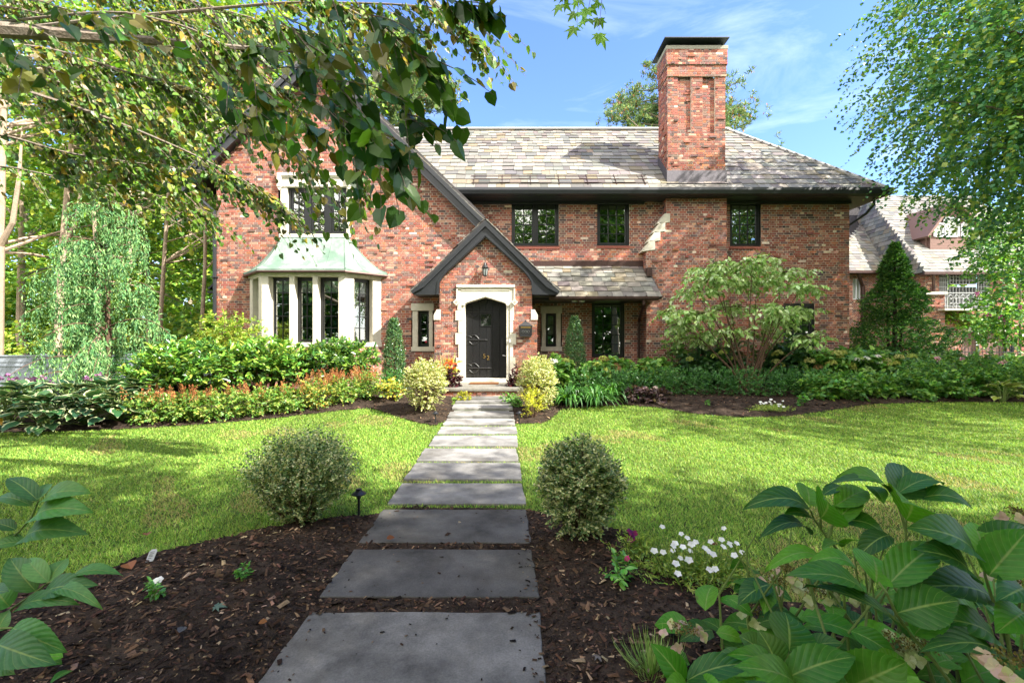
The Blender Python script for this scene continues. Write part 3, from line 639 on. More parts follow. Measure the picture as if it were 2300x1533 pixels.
for s in (-1, 1):
    out_ = [(0, VA - .03), (1.62, VA - 1.63), (1.91, VA - 1.845), (1.88, VA - 1.925), (1.22, VA - 1.925)]
    cur = [(1.215 + .0 * t, VA - 1.925 + t) for t in (.12, .22)] + [(1.19, VA - 1.60), (1.12, VA - 1.48), (1.0, VA - 1.335)]
    q = [(DX + s * x, z) for x, z in out_ + cur + [(0, VA - .42)]]; q = q if s < 0 else q[::-1]; g.prism(q, 11.86, 11.92)
    m_ = [(0, VA), (1.62, VA - 1.60), (1.92, VA - 1.825), (1.90, VA - 1.90), (1.6, VA - 1.735), (0, VA - .15)]; m_ = [(DX + s * x, z) for x, z in m_]; g2.prism(m_ if s < 0 else m_[::-1], 11.81, 11.857)
    i_ = [(0, VA - .39), (1.0, VA - 1.305), (1.12, VA - 1.45), (1.20, VA - 1.6), (1.216, VA - 1.92), (1.28, VA - 1.92), (1.25, VA - 1.58), (1.03, VA - 1.25), (0, VA - .31)]
    i_ = [(DX + s * x, z) for x, z in i_]; g2.prism(i_ if s < 0 else i_[::-1], 11.84, 11.858)
    so = [(1.22, VA - 1.92), (1.88, VA - 1.92), (1.88, VA - 1.88), (1.22, VA - 1.88)]; so = [(DX + s * x, z) for x, z in so]; g.prism(so if s > 0 else so[::-1], 11.922, YM - .05 if s > 0 else YG - .01)
    so = [(0, VA - .22), (0, VA - .27), (1.2, VA - 1.45), (1.2, VA - 1.40)]; so = [(DX + s * x, z) for x, z in so]; g.prism(so if s < 0 else so[::-1], 11.922, YP + .05)
g.build('barge_board', M['trim'], HOUSE); g2.build('barge_moulding', M['trim'], HOUSE)
# ------------------------------------------------------------------ windows
def lattice(g, g2, gp, x0, x1, z0, z1, y, cols, rows, fr=None, sash=.05):
    """sash frame into g, thin bars into g2, glass into gp (local x,y,z)"""
    for a, b in (((x0, y, z0), (x0 + sash, y + .05, z1)), ((x1 - sash, y, z0), (x1, y + .05, z1)), ((x0 + sash, y, z0), (x1 - sash, y + .05, z0 + sash)), ((x0 + sash, y, z1 - sash), (x1 - sash, y + .05, z1))): g.box(a, b, None, fr)
    xa, xb, za, zb = x0 + sash, x1 - sash, z0 + sash, z1 - sash
    for k in range(1, cols): x = xa + (xb - xa) * k / cols; g2.box((x - .011, y + .012, za), (x + .011, y + .03, zb), None, fr)
    for k in range(1, rows): z = za + (zb - za) * k / rows; g2.box((xa, y + .014, z - .011), (xb, y + .028, z + .011), None, fr)
    V = np.array([(xa, y + .034, za), (xb, y + .034, za), (xb, y + .034, zb), (xa, y + .034, zb)])
    if fr is not None: V = fr[0] + V @ np.array(fr[1])
    gp.quad(*V)
def window(w, Y, cols, rows, sashes=1, fw=.06, mull=.1, recess=.07, blind=0, sill=True, nm='window'):
    x0, x1, z0, z1 = w; g = Geo(); y = Y + recess; sub_ = []
    for a, b in (((x0, y - .03, z0), (x0 + fw, y + .16, z1)), ((x1 - fw, y - .03, z0), (x1, y + .16, z1)), ((x0 + fw, y - .03, z0), (x1 - fw, y + .16, z0 + fw)), ((x0 + fw, y - .03, z1 - fw), (x1 - fw, y + .16, z1))): g.box(a, b)
    n = sashes; wid = (x1 - x0 - 2 * fw - (n - 1) * mull) / n
    for k in range(n):
        xa = x0 + fw + k * (wid + mull)
        if k: g.box((xa - mull, y - .028, z0 + fw), (xa, y + .158, z1 - fw))
        g2, gp = Geo(), Geo(); lattice(g, g2, gp, xa, xa + wid, z0 + fw, z1 - fw, y, cols, rows, sash=.045); sub_.append((g2, gp))
    o = g.build(nm, M['winframe'], HOUSE, bevel=.003)
    for g2, gp in sub_: g2.build('glazing_bars', M['winframe'], o); gp.build('pane', M['glass'], o)
    if blind: b = Geo(); b.box((x0 + fw, y + .1, z1 - (z1 - z0) * blind), (x1 - fw, y + .11, z1 - fw)); b.build('roller_blind', M['blind'], o)
    b = Geo(); b.box((x0 - .6, y + 1.6, z0 - .7), (x1 + .6, y + 1.65, z1 + .3)); b.build('room_wall', M['inner'], o)
    return o
wu = window(W_UP, YG, 2, 4, 3, .06, .17, .1)
for w, n in ((W1, 2), (W2, 1), (W3, 1)):
    window(w, YM, 2 if n == 2 else 3, 4, n)
window(W4, YM, 3, 5); window(W5, YM, 3, 5)
wl = window(W_NL, YG, 1, 3, 1, .03, .1, .1, .14); wr = window(W_NR, YM, 1, 3, 1, .03, .1, .1, .62)
g = Geo(); g.lathe((0, 0, 0), [(.045, 0), (.045, .004)], 16); st = g
o = Geo(); a = np.linspace(0, 2 * np.pi, 18, endpoint=False); o.prism([(-2.405 + .034 * math.cos(t), 1.44 + .034 * math.sin(t)) for t in a], YG + .121, YG + .1245); M['redsticker'] = m_surf('red_sticker', (.42, .02, .05), .5); o.build('alarm_sticker', M['redsticker'], wl)
def surround(w, outer, Y, top_ears=.0, parent=None, sill_h=None):
    x0, x1, z0, z1 = w; X0, X1, Z0, Z1 = outer; g = Geo(); sh = z0 - Z0; hh = Z1 - z1
    for s in (0, 1):
        a, b = (X0, x0) if s == 0 else (x1, X1); k = .035; aa, bb = (a + k, b) if s == 0 else (a, b - k)
        g.box((aa, Y - .02, z0), (bb, Y + .22, z1))
    g.box((X0, Y - .035, Z0), (X1, Y + .2, z0)); g.box((X0 - top_ears, Y - .04, z1), (X1 + top_ears, Y + .2, Z1))
    return g.build('stone_surround', M['stone'], parent, bevel=.006)
surround(W_NL, (-2.787, -2.158, 1.174, 2.493), YG, 0, wl); surround(W_NR, (.845, 1.48, 1.16, 2.475), YM, 0, wr)
su = surround(W_UP, (-6.44, -4.46, 4.32, 5.95), YG, 0, wu)
g = Geo()
g.box((-6.47, YG - .09, 6.0), (-4.43, YG + .1, 6.09)); g.box((-6.455, YG - .06, 5.952), (-4.445, YG + .1, 5.998))
for x in (-6.47, -4.55): g.box((x, YG - .1, 5.70), (x + .12, YG - .041, 5.998)); g.prism([(x, 5.70), (x + .06, 5.6), (x + .12, 5.70)], YG - .09, YG - .042)
g.build('hood_mould', M['stone'], wu, bevel=.006)
for w in (W1, W2, W3, W4, W5): g = Geo(); g.box((w[0] - .02, YM - .035, w[2] - .075), (w[1] + .02, YM + .08, w[2] - .002), BR[1] * 1.2); g.build('brick_sill', M['brick'], HOUSE)
# ------------------------------------------------------------------ bay window
BX = -5.44; S2 = 1 / RT2
pan = [((BX - 1.825, YG, 0), (S2, -S2, 0), 1.04, 'side'), ((BX - 1.09, 11.865, 0), (1, 0, 0), 2.18, 'front'), ((BX + 1.09, 11.865, 0), (S2, S2, 0), 1.04, 'side')]
gs, gf = Geo(), Geo(); gb_l = []; mbay = Masonry()
for O, U, L, kd in pan:
    U = np.array(U); Nn = np.array((-U[1], U[0], 0)); fr = (np.array(O), (U, Nn, (0, 0, 1)))        # local y points into the room
    z0, z1, zs, zt = 1.30, 3.27, 1.42, 3.14
    ops = [(.25, .78)] if kd == 'side' else [(.173, .718), (.853, 1.327), (1.462, 2.0)]
    xs = [0] + [v for o in ops for v in o] + [L]
    for i in range(0, len(xs), 2): gs.box((xs[i], -.0, zs), (xs[i + 1], .3, zt), None, fr)
    gs.box((-.0, 0, zt), (L, .3, z1), None, fr); gs.box((-.0, -.02, z0), (L, .3, zs - .001), None, fr); gs.box((-.02, -.03, z1 - .09), (L + .02, -.001, z1), None, fr)
    for (a, b) in ops:
        gb, gp, gbl = Geo(), Geo(), Geo(); gb_l.append((gb, gp, gbl)); lattice(gf, gb, gp, a + .02, b - .02, zs + .02, zt - .04, .2, 2, 5, fr, .055)
        gf.box((a, .19, zs), (a + .019, .27, zt), None, fr); gf.box((b - .019, .19, zs), (b, .27, zt), None, fr); gf.box((a + .02, .19, zt - .039), (b - .02, .27, zt), None, fr)
        if kd == 'front' or True: gbl.box((a + .03, .262, zt - .40), (b - .03, .266, zt - .04), None, fr)
    mbay.face(O, U, rect(0, L, 0, 1.30))
bay = gs.build('bay_window', M['stone'], HOUSE, bevel=.008)
gf.build('window_frame', M['winframe'], bay); [(a_.build('glazing_bars', M['winframe'], bay), b_.build('pane', M['glass'], bay), c_.build('roller_blind', M['blind'], bay)) for a_, b_, c_ in gb_l]; mbay.build('brick_base', bay)
g = Geo(); g.slab([(BX - 1.7, YG, 3.28), (BX - 1.0, 11.95, 3.28), (BX + 1.0, 11.95, 3.28), (BX + 1.7, YG, 3.28)], .02); g.build('bay_ceiling', M['inner'], bay)
e0 = np.array([(-1.99, YG), (-1.14, 11.745), (1.14, 11.745), (1.99, YG)]); e1 = np.array([(-.93, YG), (-.86, 12.47), (.86, 12.47), (.93, YG)])
g, gr, n = Geo(), Geo(), 11; rows = []
for k in range(n):
    s = k / (n - 1); q = e0 + (e1 - e0) * s; rows.append(np.c_[q[:, 0] + BX, q[:, 1], np.full(4, 3.325 + .96 * s ** 1.5)])
V = np.vstack(rows); g.add(V, [np.array([(k * 4 + j, k * 4 + j + 1, k * 4 + j + 5, k * 4 + j + 4) for k in range(n - 1) for j in range(3)])])
g.add(np.vstack([rows[0] - (0, 0, .05), rows[0]]), [np.array([(0, 1, 5, 4), (1, 2, 6, 5), (2, 3, 7, 6)]), np.array([(3, 2, 1, 0)])])
g.box((BX - .95, YG - .14, 4.283), (BX + .95, YG - .001, 4.30))
for j in range(4): gr.tube([r[j] + np.array((0, -.004, .006)) for r in rows], .016, 6)
for t in (.25, .5, .75): gr.tube([r[1] + (r[2] - r[1]) * (t + .06 * (k / 10)) + np.array((0, -.002, .004)) for k, r in enumerate(rows)], .011, 5)
for t in (.45,):
    gr.tube([r[2] + (r[3] - r[2]) * t + np.array((0, 0, .004)) for r in rows[:6]], .009, 5); gr.tube([r[1] + (r[0] - r[1]) * t + np.array((0, 0, .004)) for r in rows[:6]], .009, 5)
roof = g.build('copper_roof', M['copper'], bay, smooth_=False); gr.build('roof_seams', M['copper'], bay)
g = Geo(); gt = [rows[0][j] + np.array((0, 0, -.075)) for j in range(4)]; g.tube(gt, .032, 8); g.build('gutter', M['brown_copper'], bay)
# ------------------------------------------------------------------ front door
YS = YP
g = Geo(); J, ZS, ZA = .545, 2.42, 2.607
def arch(J, zs, za, n=5):
    L = [(-J, zs - .04), (-J + .015, zs + .01), (-J + .06, zs + .045)]
    return L + [(0, za)] + [(-x, z) for x, z in L[::-1]]
for s in (-1, 1):
    x = lambda v: DX + s * v
    for z0, z1, w in ((.47, 1.02, .78), (1.02, 1.36, .72), (1.36, 1.665, .80 if s < 0 else .80), (1.665, 1.99, .72), (1.99, 2.26, .80 if s < 0 else .745), (2.26, 2.49, .745)):
        g.box((x(J + .09), YS - .035, z0 + .003), (x(w), YS + .26, z1 - .003))
    pr = [(J, .47), (J + .088, .47), (J + .088, 2.42), (J, 2.42)]
    g.prism([(x(a), b) for a, b in (pr if s > 0 else [(p, q) for p, q in pr][::-1])], YS - .012, YS + .26)
ar = [(DX + a, b) for a, b in arch(J, ZS, ZA)]
g.prism([(DX - .745, 2.42)] + ar + [(DX + .745, 2.42), (DX + .745, 2.89), (DX - .745, 2.89)][:3], YS - .03, YS + .26)
g.box((DX - .77, YS - .075, 2.86), (DX + .77, YS + .1, 2.93)); g.box((DX - .755, YS - .055, 2.825), (DX + .755, YS - .031, 2.859))
for s in (-1, 1): g.box((DX + s * .755 - .02, YS - .058, 2.42), (DX + s * .755 + .02, YS + .1, 2.824))
g.box((DX - .64, YS - .045, 2.775), (DX + .64, YS - .031, 2.80))
sur = g.build('door_surround', M['stone'], HOUSE, bevel=.007)
g = Geo()
o2 = [(DX + a, b) for a, b in arch(J + .012, ZS, ZA + .012)]; o3 = [(DX + a, b) for a, b in arch(J + .07, ZS + .01, ZA + .085)]
for i in range(len(o2) - 1): g.prism([o2[i], o2[i + 1], o3[i + 1], o3[i]][::-1], YS - .05, YS - .031)
for s in (-1, 1):
    c = (DX + s * .765, 2.475); r = .088; g.prism([(c[0] + r, c[1]), (c[0], c[1] + r), (c[0] - r, c[1]), (c[0], c[1] - r)], YS - .085, YS + .02)
g.build('carved_moulding', M['stone'], sur)
g = Geo(); g.prism([(c_ + .045 * math.cos(t), 2.475 + .045 * math.sin(t)) for c_ in (DX - .765,) for t in (0, 1.57, 3.14, 4.71)], YS - .088, YS - .0855)
g.prism([(DX + .765 + .045 * math.cos(t), 2.475 + .045 * math.sin(t)) for t in (0, 1.57, 3.14, 4.71)], YS - .088, YS - .0855); g.build('diamond_inset', M['concrete'], sur)
YD = YS + .2; g = Geo(); bw = .18
for k in range(6):
    a, b = -.54 + k * bw + .003, -.54 + (k + 1) * bw - .003; zt = lambda v: ZA - .005 - abs(v) * (ZA - ZS - .03) / J
    q = [(a, .485), (b, .485), (b, zt(b))] + ([(0, zt(0))] if a < 0 < b else []) + [(a, zt(a))]; g.prism([(DX + x, z) for x, z in q], YD, YD + .05)
g.box((DX - .54, YD + .052, .485), (DX + .54, YD + .06, 2.5))
door = g.build('front_door', M['door'], HOUSE, bevel=.004)
def pane_box(x0, x1, z0, z1):
    g = Geo()
    for a, b in (((x0, z0), (x1, z0 + .02)), ((x0, z1 - .02), (x1, z1)), ((x0, z0 + .02), (x0 + .02, z1 - .02)), ((x1 - .02, z0 + .02), (x1, z1 - .02))): g.box((a[0], YD - .012, a[1]), (b[0], YD - .001, b[1]))
    g.build('window_frame', M['door'], door); g = Geo(); g.box((x0 + .02, YD - .008, z0 + .02), (x1 - .02, YD - .002, z1 - .02)); M['doorglass'] = m_surf('door_glass', (.012, .016, .012), .03, .9, .1); g.build('pane', M['doorglass'], door)
pane_box(DX - .16, DX + .145, 1.845, 2.19)
for zc in (2.235, 1.49, .735):
    g = Geo(); x0 = DX - .47; L = .62 if zc != 1.49 else .52
    g.tube([(x0, YD - .012, zc), (x0 + L * .9, YD - .012, zc)], .012, 6); g.tube([(x0 + L * .86, YD - .012, zc - .0), (x0 + L, YD - .012, zc)], [.018, .003], 6)
    for s in (-1, 1):
        t = np.linspace(0, 1, 9); g.tube(np.c_[x0 + .02 + .26 * t, np.full(9, YD - .012), zc + s * (.02 + .11 * np.sin(np.pi * (t * .9 + .08)))], .008, 5)
        t = np.linspace(0, 1, 6); g.tube(np.c_[x0 - .02 + .1 * t, np.full(6, YD - .012), zc + s * (.11 - .05 * t ** 2)], .007, 5)
    for z in (-.11, .11, 0): g.lathe((x0 - .02, YD - .02, zc + z - .008), [(.012, 0), (.012, .016)], 8)
    g.build('strap_hinge', M['iron'], door)
g = Geo(); xh = DX + .435; g.tube([(xh, YD - .05, 1.14), (xh, YD - .06, 1.3), (xh, YD - .05, 1.5)], .014, 8)
for z in (1.13, 1.5): g.tube([(xh, YD - .055, z), (xh, YD, z)], .012, 6)
g.box((xh - .03, YD - .012, 1.08), (xh + .03, YD - .001, 1.55)); g.build('handle', M['iron'], door)
g = Geo(); g.tube([(DX + .44, YD - .05, 1.075), (DX + .53, YD - .045, 1.06)], .009, 6); g.tube([(DX + .53, YD - .045, 1.06), (DX + .53, YD, 1.06)], .009, 6); g.build('lever', M['steel'], door)
def text_mesh(ch, size, name, mat, at, parent):
    cu = bpy.data.curves.new('t', 'FONT'); cu.body = ch; cu.size = size; cu.extrude = .004; to = bpy.data.objects.new('t', cu); COL.objects.link(to)
    me = bpy.data.meshes.new_from_object(to.evaluated_get(bpy.context.evaluated_depsgraph_get())); bpy.data.objects.remove(to)
    me.transform(Matrix.Translation(at) @ Matrix.Rotation(R_(90), 4, 'X')); me.materials.clear(); me.materials.append(mat)
    o = bpy.data.objects.new(name, me); COL.objects.link(o); adopt(o, parent); return o
text_mesh('5', .165, 'house_number', M['brass'], (DX - .088, YD - .008, 1.0), door); text_mesh('2', .165, 'house_number', M['brass'], (DX + .012, YD - .008, .955), door)
g = Geo(); g.box((DX + .62, YS - .052, 1.42), (DX + .65, YS - .036, 1.5)); g.build('doorbell', M['plastic'], HOUSE)
# steps
ST = thing('front_steps', 'stone landing on a brick riser with a stone sill below the black door', 'steps', (DX, 11.2, .17))
g = Geo(); g.box((DX - .95, 10.45, .30), (DX + .95, YP - .05, .365)); g.build('tread', M['steppave'], ST, bevel=.012)
ms = Masonry(); ms.face((0, 10.5, 0), (1, 0, 0), rect(DX - .9, DX + .9, .08, .299)); ms.face((DX + .9, 10.5, 0), (0, 1, 0), rect(0, 1.4, .08, .299)); ms.face((DX - .9, 11.9, 0), (0, -1, 0), rect(0, 1.4, .08, .299)); ms.build('brick_riser', ST)
g = Geo(); g.box((DX - .80, YP - .045, .20), (DX + .80, YD + .1, .468)); g.build('sill', M['stone'], ST, bevel=.008)
g = Geo(); g.box((DX - .39, 11.42, .367), (DX + .35, 11.86, .392)); tag(g.build('doormat', M['mat'], bevel=.006), 'brown coir doormat lying on the stone landing', 'doormat')
# lantern and mailbox
LN = thing('wall_lantern', 'black carriage lantern hanging on the brick above the door arch', 'lantern', (DX - .01, 11.9, 3.15))
lx, ly, lz = DX - .01, 11.87, 3.16
g = Geo(); g.lathe((lx, ly, lz + .19), [(.085, 0), (.095, .015), (.05, .07), (.03, .1), (.02, .13), (.008, .17)], 8); g.lathe((lx, ly, lz), [(.02, -.03), (.05, -.01), (.055, .01)], 8)
for k in range(6): a = k * math.pi / 3; g.tube([(lx + .052 * math.cos(a), ly + .052 * math.sin(a), lz), (lx + .08 * math.cos(a), ly + .08 * math.sin(a), lz + .2)], .006, 4)
g.tube([(lx, ly, lz + .36), (lx, ly + .03, lz + .42), (lx, ly + .1, lz + .4), (lx, YP + .01, lz + .3)], .009, 6); g.box((lx - .04, YP - .03, lz + .2), (lx + .04, YP - .004, lz + .34)); g.build('cage', M['iron'], LN)
M['lampglass'] = m_surf('lamp_glass', (.25, .28, .27), .1, .8, .1); g = Geo(); g.lathe((lx, ly, lz), [(.046, .012), (.072, .19)], 6); g.build('glass', M['lampglass'], LN)
MB_ = thing('mailbox', 'black cast iron wall mailbox with brass slot beside the front door', 'mailbox', (.355, 11.95, 1.7))
mx = DX + 1.05; g = Geo(); g.box((mx - .165, YP - .16, 1.60), (mx + .165, YP - .012, 1.84)); g.box((mx - .15, YP - .17, 1.57), (mx + .15, YP - .012, 1.60)); g.build('body', M['iron'], MB_, bevel=.008)
g = Geo(); g.add([(mx + s * a, YP - .088 + t * b, 1.841 + z) for a, b, z in ((.185, .085, 0), (.175, .08, .02), (.085, .045, .09), (.035, .03, .12)) for s, t in ((-1, -1), (1, -1), (1, 1), (-1, 1))], [np.array([(k * 4 + j, k * 4 + (j + 1) % 4, k * 4 + 4 + (j + 1) % 4, k * 4 + 4 + j) for k in range(3) for j in range(4)]), np.array([(12, 13, 14, 15), (3, 2, 1, 0)])]); o = g.build('lid', M['iron'], MB_)
g = Geo(); g.lathe((mx, YP - .09, 1.96), [(.015, 0), (.03, .02), (.01, .045)], 8); g.build('finial', M['iron'], MB_)
g = Geo(); g.box((mx - .13, YP - .166, 1.795), (mx + .13, YP - .161, 1.832)); g.build('slot_flap', M['brass'], MB_)
g = Geo()
for dx in (-.07, 0, .07): t = np.linspace(0, 2 * np.pi, 12); g.tube(np.c_[mx + dx + .03 * np.cos(t), np.full(12, YP - .164), 1.70 + .03 * np.sin(t)], .005, 5, cap=False)
g.build('scroll_relief', M['steel'], MB_)
# ------------------------------------------------------------------ vegetation: palettes
PAL = dict(
    linden=hx('6d942e', '587e2e', '7c9a32', '84a038', '4a6e30', '4f7a30', '628a30', 'ac9a38', '7c7438'), linden_near=hx('4f802a', '436e28', '5e8c2e', '3c6638', '6c902e', '8a8a30'),
    katsura=hx('62985a', '568a5e', '72a056', '84ac50', '4a7c58', 'a0b450'), maple=hx('5c8a2a', '4c7a28', '74962e'), wood=hx('86ac3e', '6f9a3a', '9cba46', '5a8436', 'b0bc50', '74a04a'),
    cypress=hx('6a985c', '588654', '7ea464', '487448', '8eae70'), pine=hx('86a46c', '729460', '98ae70', '608458', 'a4b06c'), cone=hx('94704c', '80603e', 'a88258'),
    arbor=hx('4c7e34', '407034', '5a8a38', '386430', '6c983c'), dogwood=hx('acc880', 'c0d69c', '94b468', 'cce0b0', '80a858'), rhodo=hx('78a43c', '8ab046', '609438', '4f8036', 'a2b44c', '437038'),
    rhododark=hx('5c8a3c', '4c7a3a', '7a9e40', '8eac48', '3f683a'), azalea=hx('94b040', '82a63e', 'acb848', '9c9c40', '6c9438'),
    astilbe=hx('7ea044', '6c9640', '98b052', '5a8a3c', 'a4a850'), plume=hx('a86a44', '9a5a40', 'bc8450', 'b8784a'), hosta=hx('2f5632', '385f34', '274a30', '44683a'), hostay=hx('8a9a40', '9cae4c'),
    boxnear=hx('648450', '72905a', 'c0c48c', 'aab678', '4e6e46', 'd0d0a4'), boxcream=hx('d2d08c', 'dcd8ac', 'bcc078', '9cac5c', '74904a', 'e4deb8'), holly=hx('466e48', '54804c', '3c6042', '688c50'),
    hedge=hx('3c7234', '4a8036', '326030', '5c903c'), liriope=hx('3c6a28', '48782e', '305a24', '5e8e3c'), hydr=hx('6a9c48', '7aa850', '588a46', '94b65c'), green=hx('5c9040', '6e9e46', '4c7e3c', '88ac4a'),
    dark=hx('3f6a3a', '4a7238', '365a36'), coleus=hx('4a1c24', '3a161e', '5e2428', '2c1a1c'), heuch=hx('4a3a3e', '5c4a4a', '382c32', '6a5a54'), white=hx('f2f2ee', 'e8e8e2'), lime=hx('c8cc3c', 'b4c038', 'd8d050'),
    head=hx('b4bc5c', 'a0ac50', 'c4c47a', '98a050'), pink=hx('d8a0a8', 'c88a98', 'e4bcb8'), grass=hx('86ac42', '96b64a', '6f9a3a', 'a8bc56', '5c8c36', 'bec472'), chip=hx('4a382c', '3a2c24', '5c4636', '2a211c', '6e5644', '8a7058', '1e1814', 'a89276'))
def crown(name, blobs, ntw, L, nl, ll, pal, mat, parent, T=KITE, droop=.3, seed=1, pw=.45, down=.1, w=None, wd=.8, outw=1.0, rdir=.5, hang=.35, up=.8, world=True, flat=0):
    r = np.random.default_rng(seed); C, D, _ = blobpts(blobs, ntw, r, pw)
    D = norm(D * outw + rnd(ntw, r) * rdir + np.array((0, 0, -down))); D[:, 2] *= (1 - flat); D = norm(D)
    Pn, ax, nr = twigs(C, D, L * r.uniform(.6, 1.3, ntw), nl, droop, r=r, hang=hang, up=up); n = len(Pn)
    s = ll * r.uniform(.6, 1.25, n); S = np.stack([s * wd, s, s], 1); col = pick(pal, n, w, .14, r) * np.repeat(r.uniform(.75, 1.2, (ntw, 1)), nl, 0)
    return scatter(name, T, ax, nr, S, Pn, col, mat, parent, world), C, D
def limbs(g, pts, r0, targets, n, seed, taper=.15, frac=.35, sag=.15, rr=None):
    """trunk as a tube through pts and limbs from it to some of the targets"""
    r = np.random.default_rng(seed); p = np.asarray(pts, float); m = len(p); g.tube(p, np.linspace(r0, r0 * taper, m), 9)
    tt = np.asarray(targets)[r.choice(len(targets), min(n, len(targets)), replace=False)]; u = np.linspace(0, 1, 60)
    tr = np.stack([np.interp(u, np.linspace(0, 1, m), p[:, k]) for k in range(3)], 1)
    for t in tt:
        zz = t[2] - np.hypot(*(t[:2] - tr[:, :2].mean(0))) * r.uniform(.25, .6); i = int(np.argmin(np.abs(tr[:, 2] - max(zz, tr[0, 2] + (tr[-1, 2] - tr[0, 2]) * frac)))); a = tr[i]; mid = (a + t) / 2 + np.array((r.normal(0, .1), r.normal(0, .1), sag * np.linalg.norm(t - a)))
        s = np.linspace(0, 1, 6)[:, None]; q = (1 - s) ** 2 * a + 2 * s * (1 - s) * mid + s * s * t; g.tube(q, np.linspace((rr or r0 * .3), .006, 6), 5, cap=False)
# ------------------------------------------------------------------ street maple over the camera (its shade covers the front beds)
MP = thing('maple_tree', 'green maple whose lobed leaf spray hangs into the sky above the roof ridge', 'tree', (7.2, -4.2, 0))
bl = [((4.6, -3.8, 8.6), (5.4, 4.6, 3.2)), ((8.6, -4.2, 9.4), (4.6, 4.6, 3.4)), ((1.2, -3.9, 7.6), (3.6, 3.7, 2.4)), ((6.2, -4.6, 11.6), (4.0, 3.6, 2.4)), ((9.6, -1.8, 7.2), (2.8, 2.6, 2.0)), ((8.4, -1.3, 7.4), (3.3, 2.1, 1.7))]
_, Cm, _ = crown('crown', bl, 6400, .9, 12, .17, PAL['maple'], M['leaf'], MP, MAPLE, .3, 3, .5, .25, None, 1.0)
r = np.random.default_rng(8); tip0 = P(1330, -130, 2.5)
tws = [(P(1300, -160, 2.5), P(1296, 55, 2.45)), (P(1360, -170, 2.5), P(1345, 70, 2.45)), (P(1290, -170, 2.6), P(1262, 5, 2.5)), (P(1350, -170, 2.5), P(1318, 40, 2.5))]
gtw = Geo(); PP, AA, NN = [], [], []
for a, b in tws:
    gtw.tube([a, (a + b) / 2 + (.01, 0, 0), b], [.004, .002, .001], 4)
    for t in np.linspace(.45, 1, 5):
        for s in (-1, 1): PP.append(a + (b - a) * t); AA.append(np.array((s * .5 + r.normal(0, .2), r.normal(0, .3), -.75))); NN.append(np.array((r.normal(0, .4), -1, .5)))
    scatter('leaf_spray', MAPLE, np.array(AA), np.array(NN), .085 * r.uniform(.7, 1.2, len(PP)), np.array(PP), pick(hx('7cb030', '8cc038', '6c9c2c'), len(PP)), M['leaf'], MP); PP, AA, NN = [], [], []
limbs(gtw, [(7.2, -4.2, 0), (7.1, -4.2, 2.5), (6.9, -4.3, 5), (6.6, -4.3, 8), (6.4, -4.4, 11)], .28, Cm, 60, 4)
gtw.tube([(6.9, -4.2, 5.2), (4.5, -2, 6.2), (2, .3, 5.4), tip0 + (0, 0, .2), tws[1][0]], [.09, .07, .04, .01, .004], 6); gtw.build('trunk', M['bark'], MP)
# ------------------------------------------------------------------ linden whose boughs hang in from the left
LD = thing('linden_tree', 'linden with long pale boughs and yellowing heart leaves hanging in front of the gable', 'tree', (-7.4, 2.6, 0))
r = np.random.default_rng(77); gl = Geo(); near, far = [], []
MORE = 1.75
def bough(pts, r0, r1, ntw, tl, nl, ll, store, droop=.35, dirbias=(.55, 0, -.6), t0=0.0, rd=.35):
    q = np.array([P(*p) for p in pts]); u = np.linspace(0, len(q) - 1, 5 * len(q)); k = np.arange(len(q))
    c = np.stack([np.interp(u, k, q[:, j]) for j in range(3)], 1)
    for _ in range(2): c[1:-1] = (c[:-2] + 2 * c[1:-1] + c[2:]) / 4
    gl.tube(c, np.linspace(r0, r1, len(c)), 6)
    i = r.uniform(t0 * (len(c) - 2), len(c) - 2, ntw); a = i.astype(int); f = (i - a)[:, None]; C = c[a] * (1 - f) + c[a + 1] * f; T_ = norm(c[a + 1] - c[a])
    D = norm(T_ * .7 + np.array(dirbias) * .7 + rnd(ntw, r) * rd); L = tl * r.uniform(.5, 1.3, ntw)
    for cc, dd, ln in zip(C, D, L):
        s = np.linspace(0, 1, 5)[:, None]; gl.tube(cc + dd * ln * s + np.array((0, 0, -1.0)) * droop * ln * s ** 2, np.linspace(.004, .0015, 5) if ln < 1.2 else np.linspace(.007, .002, 5), 4, cap=False)
    Pn, ax, nr = twigs(C, D, L, nl, droop, .7, .75, r, .5); store.append((Pn, ax, nr, np.full(len(Pn), ll), np.repeat(r.uniform(.8, 1.15, ntw), nl)))
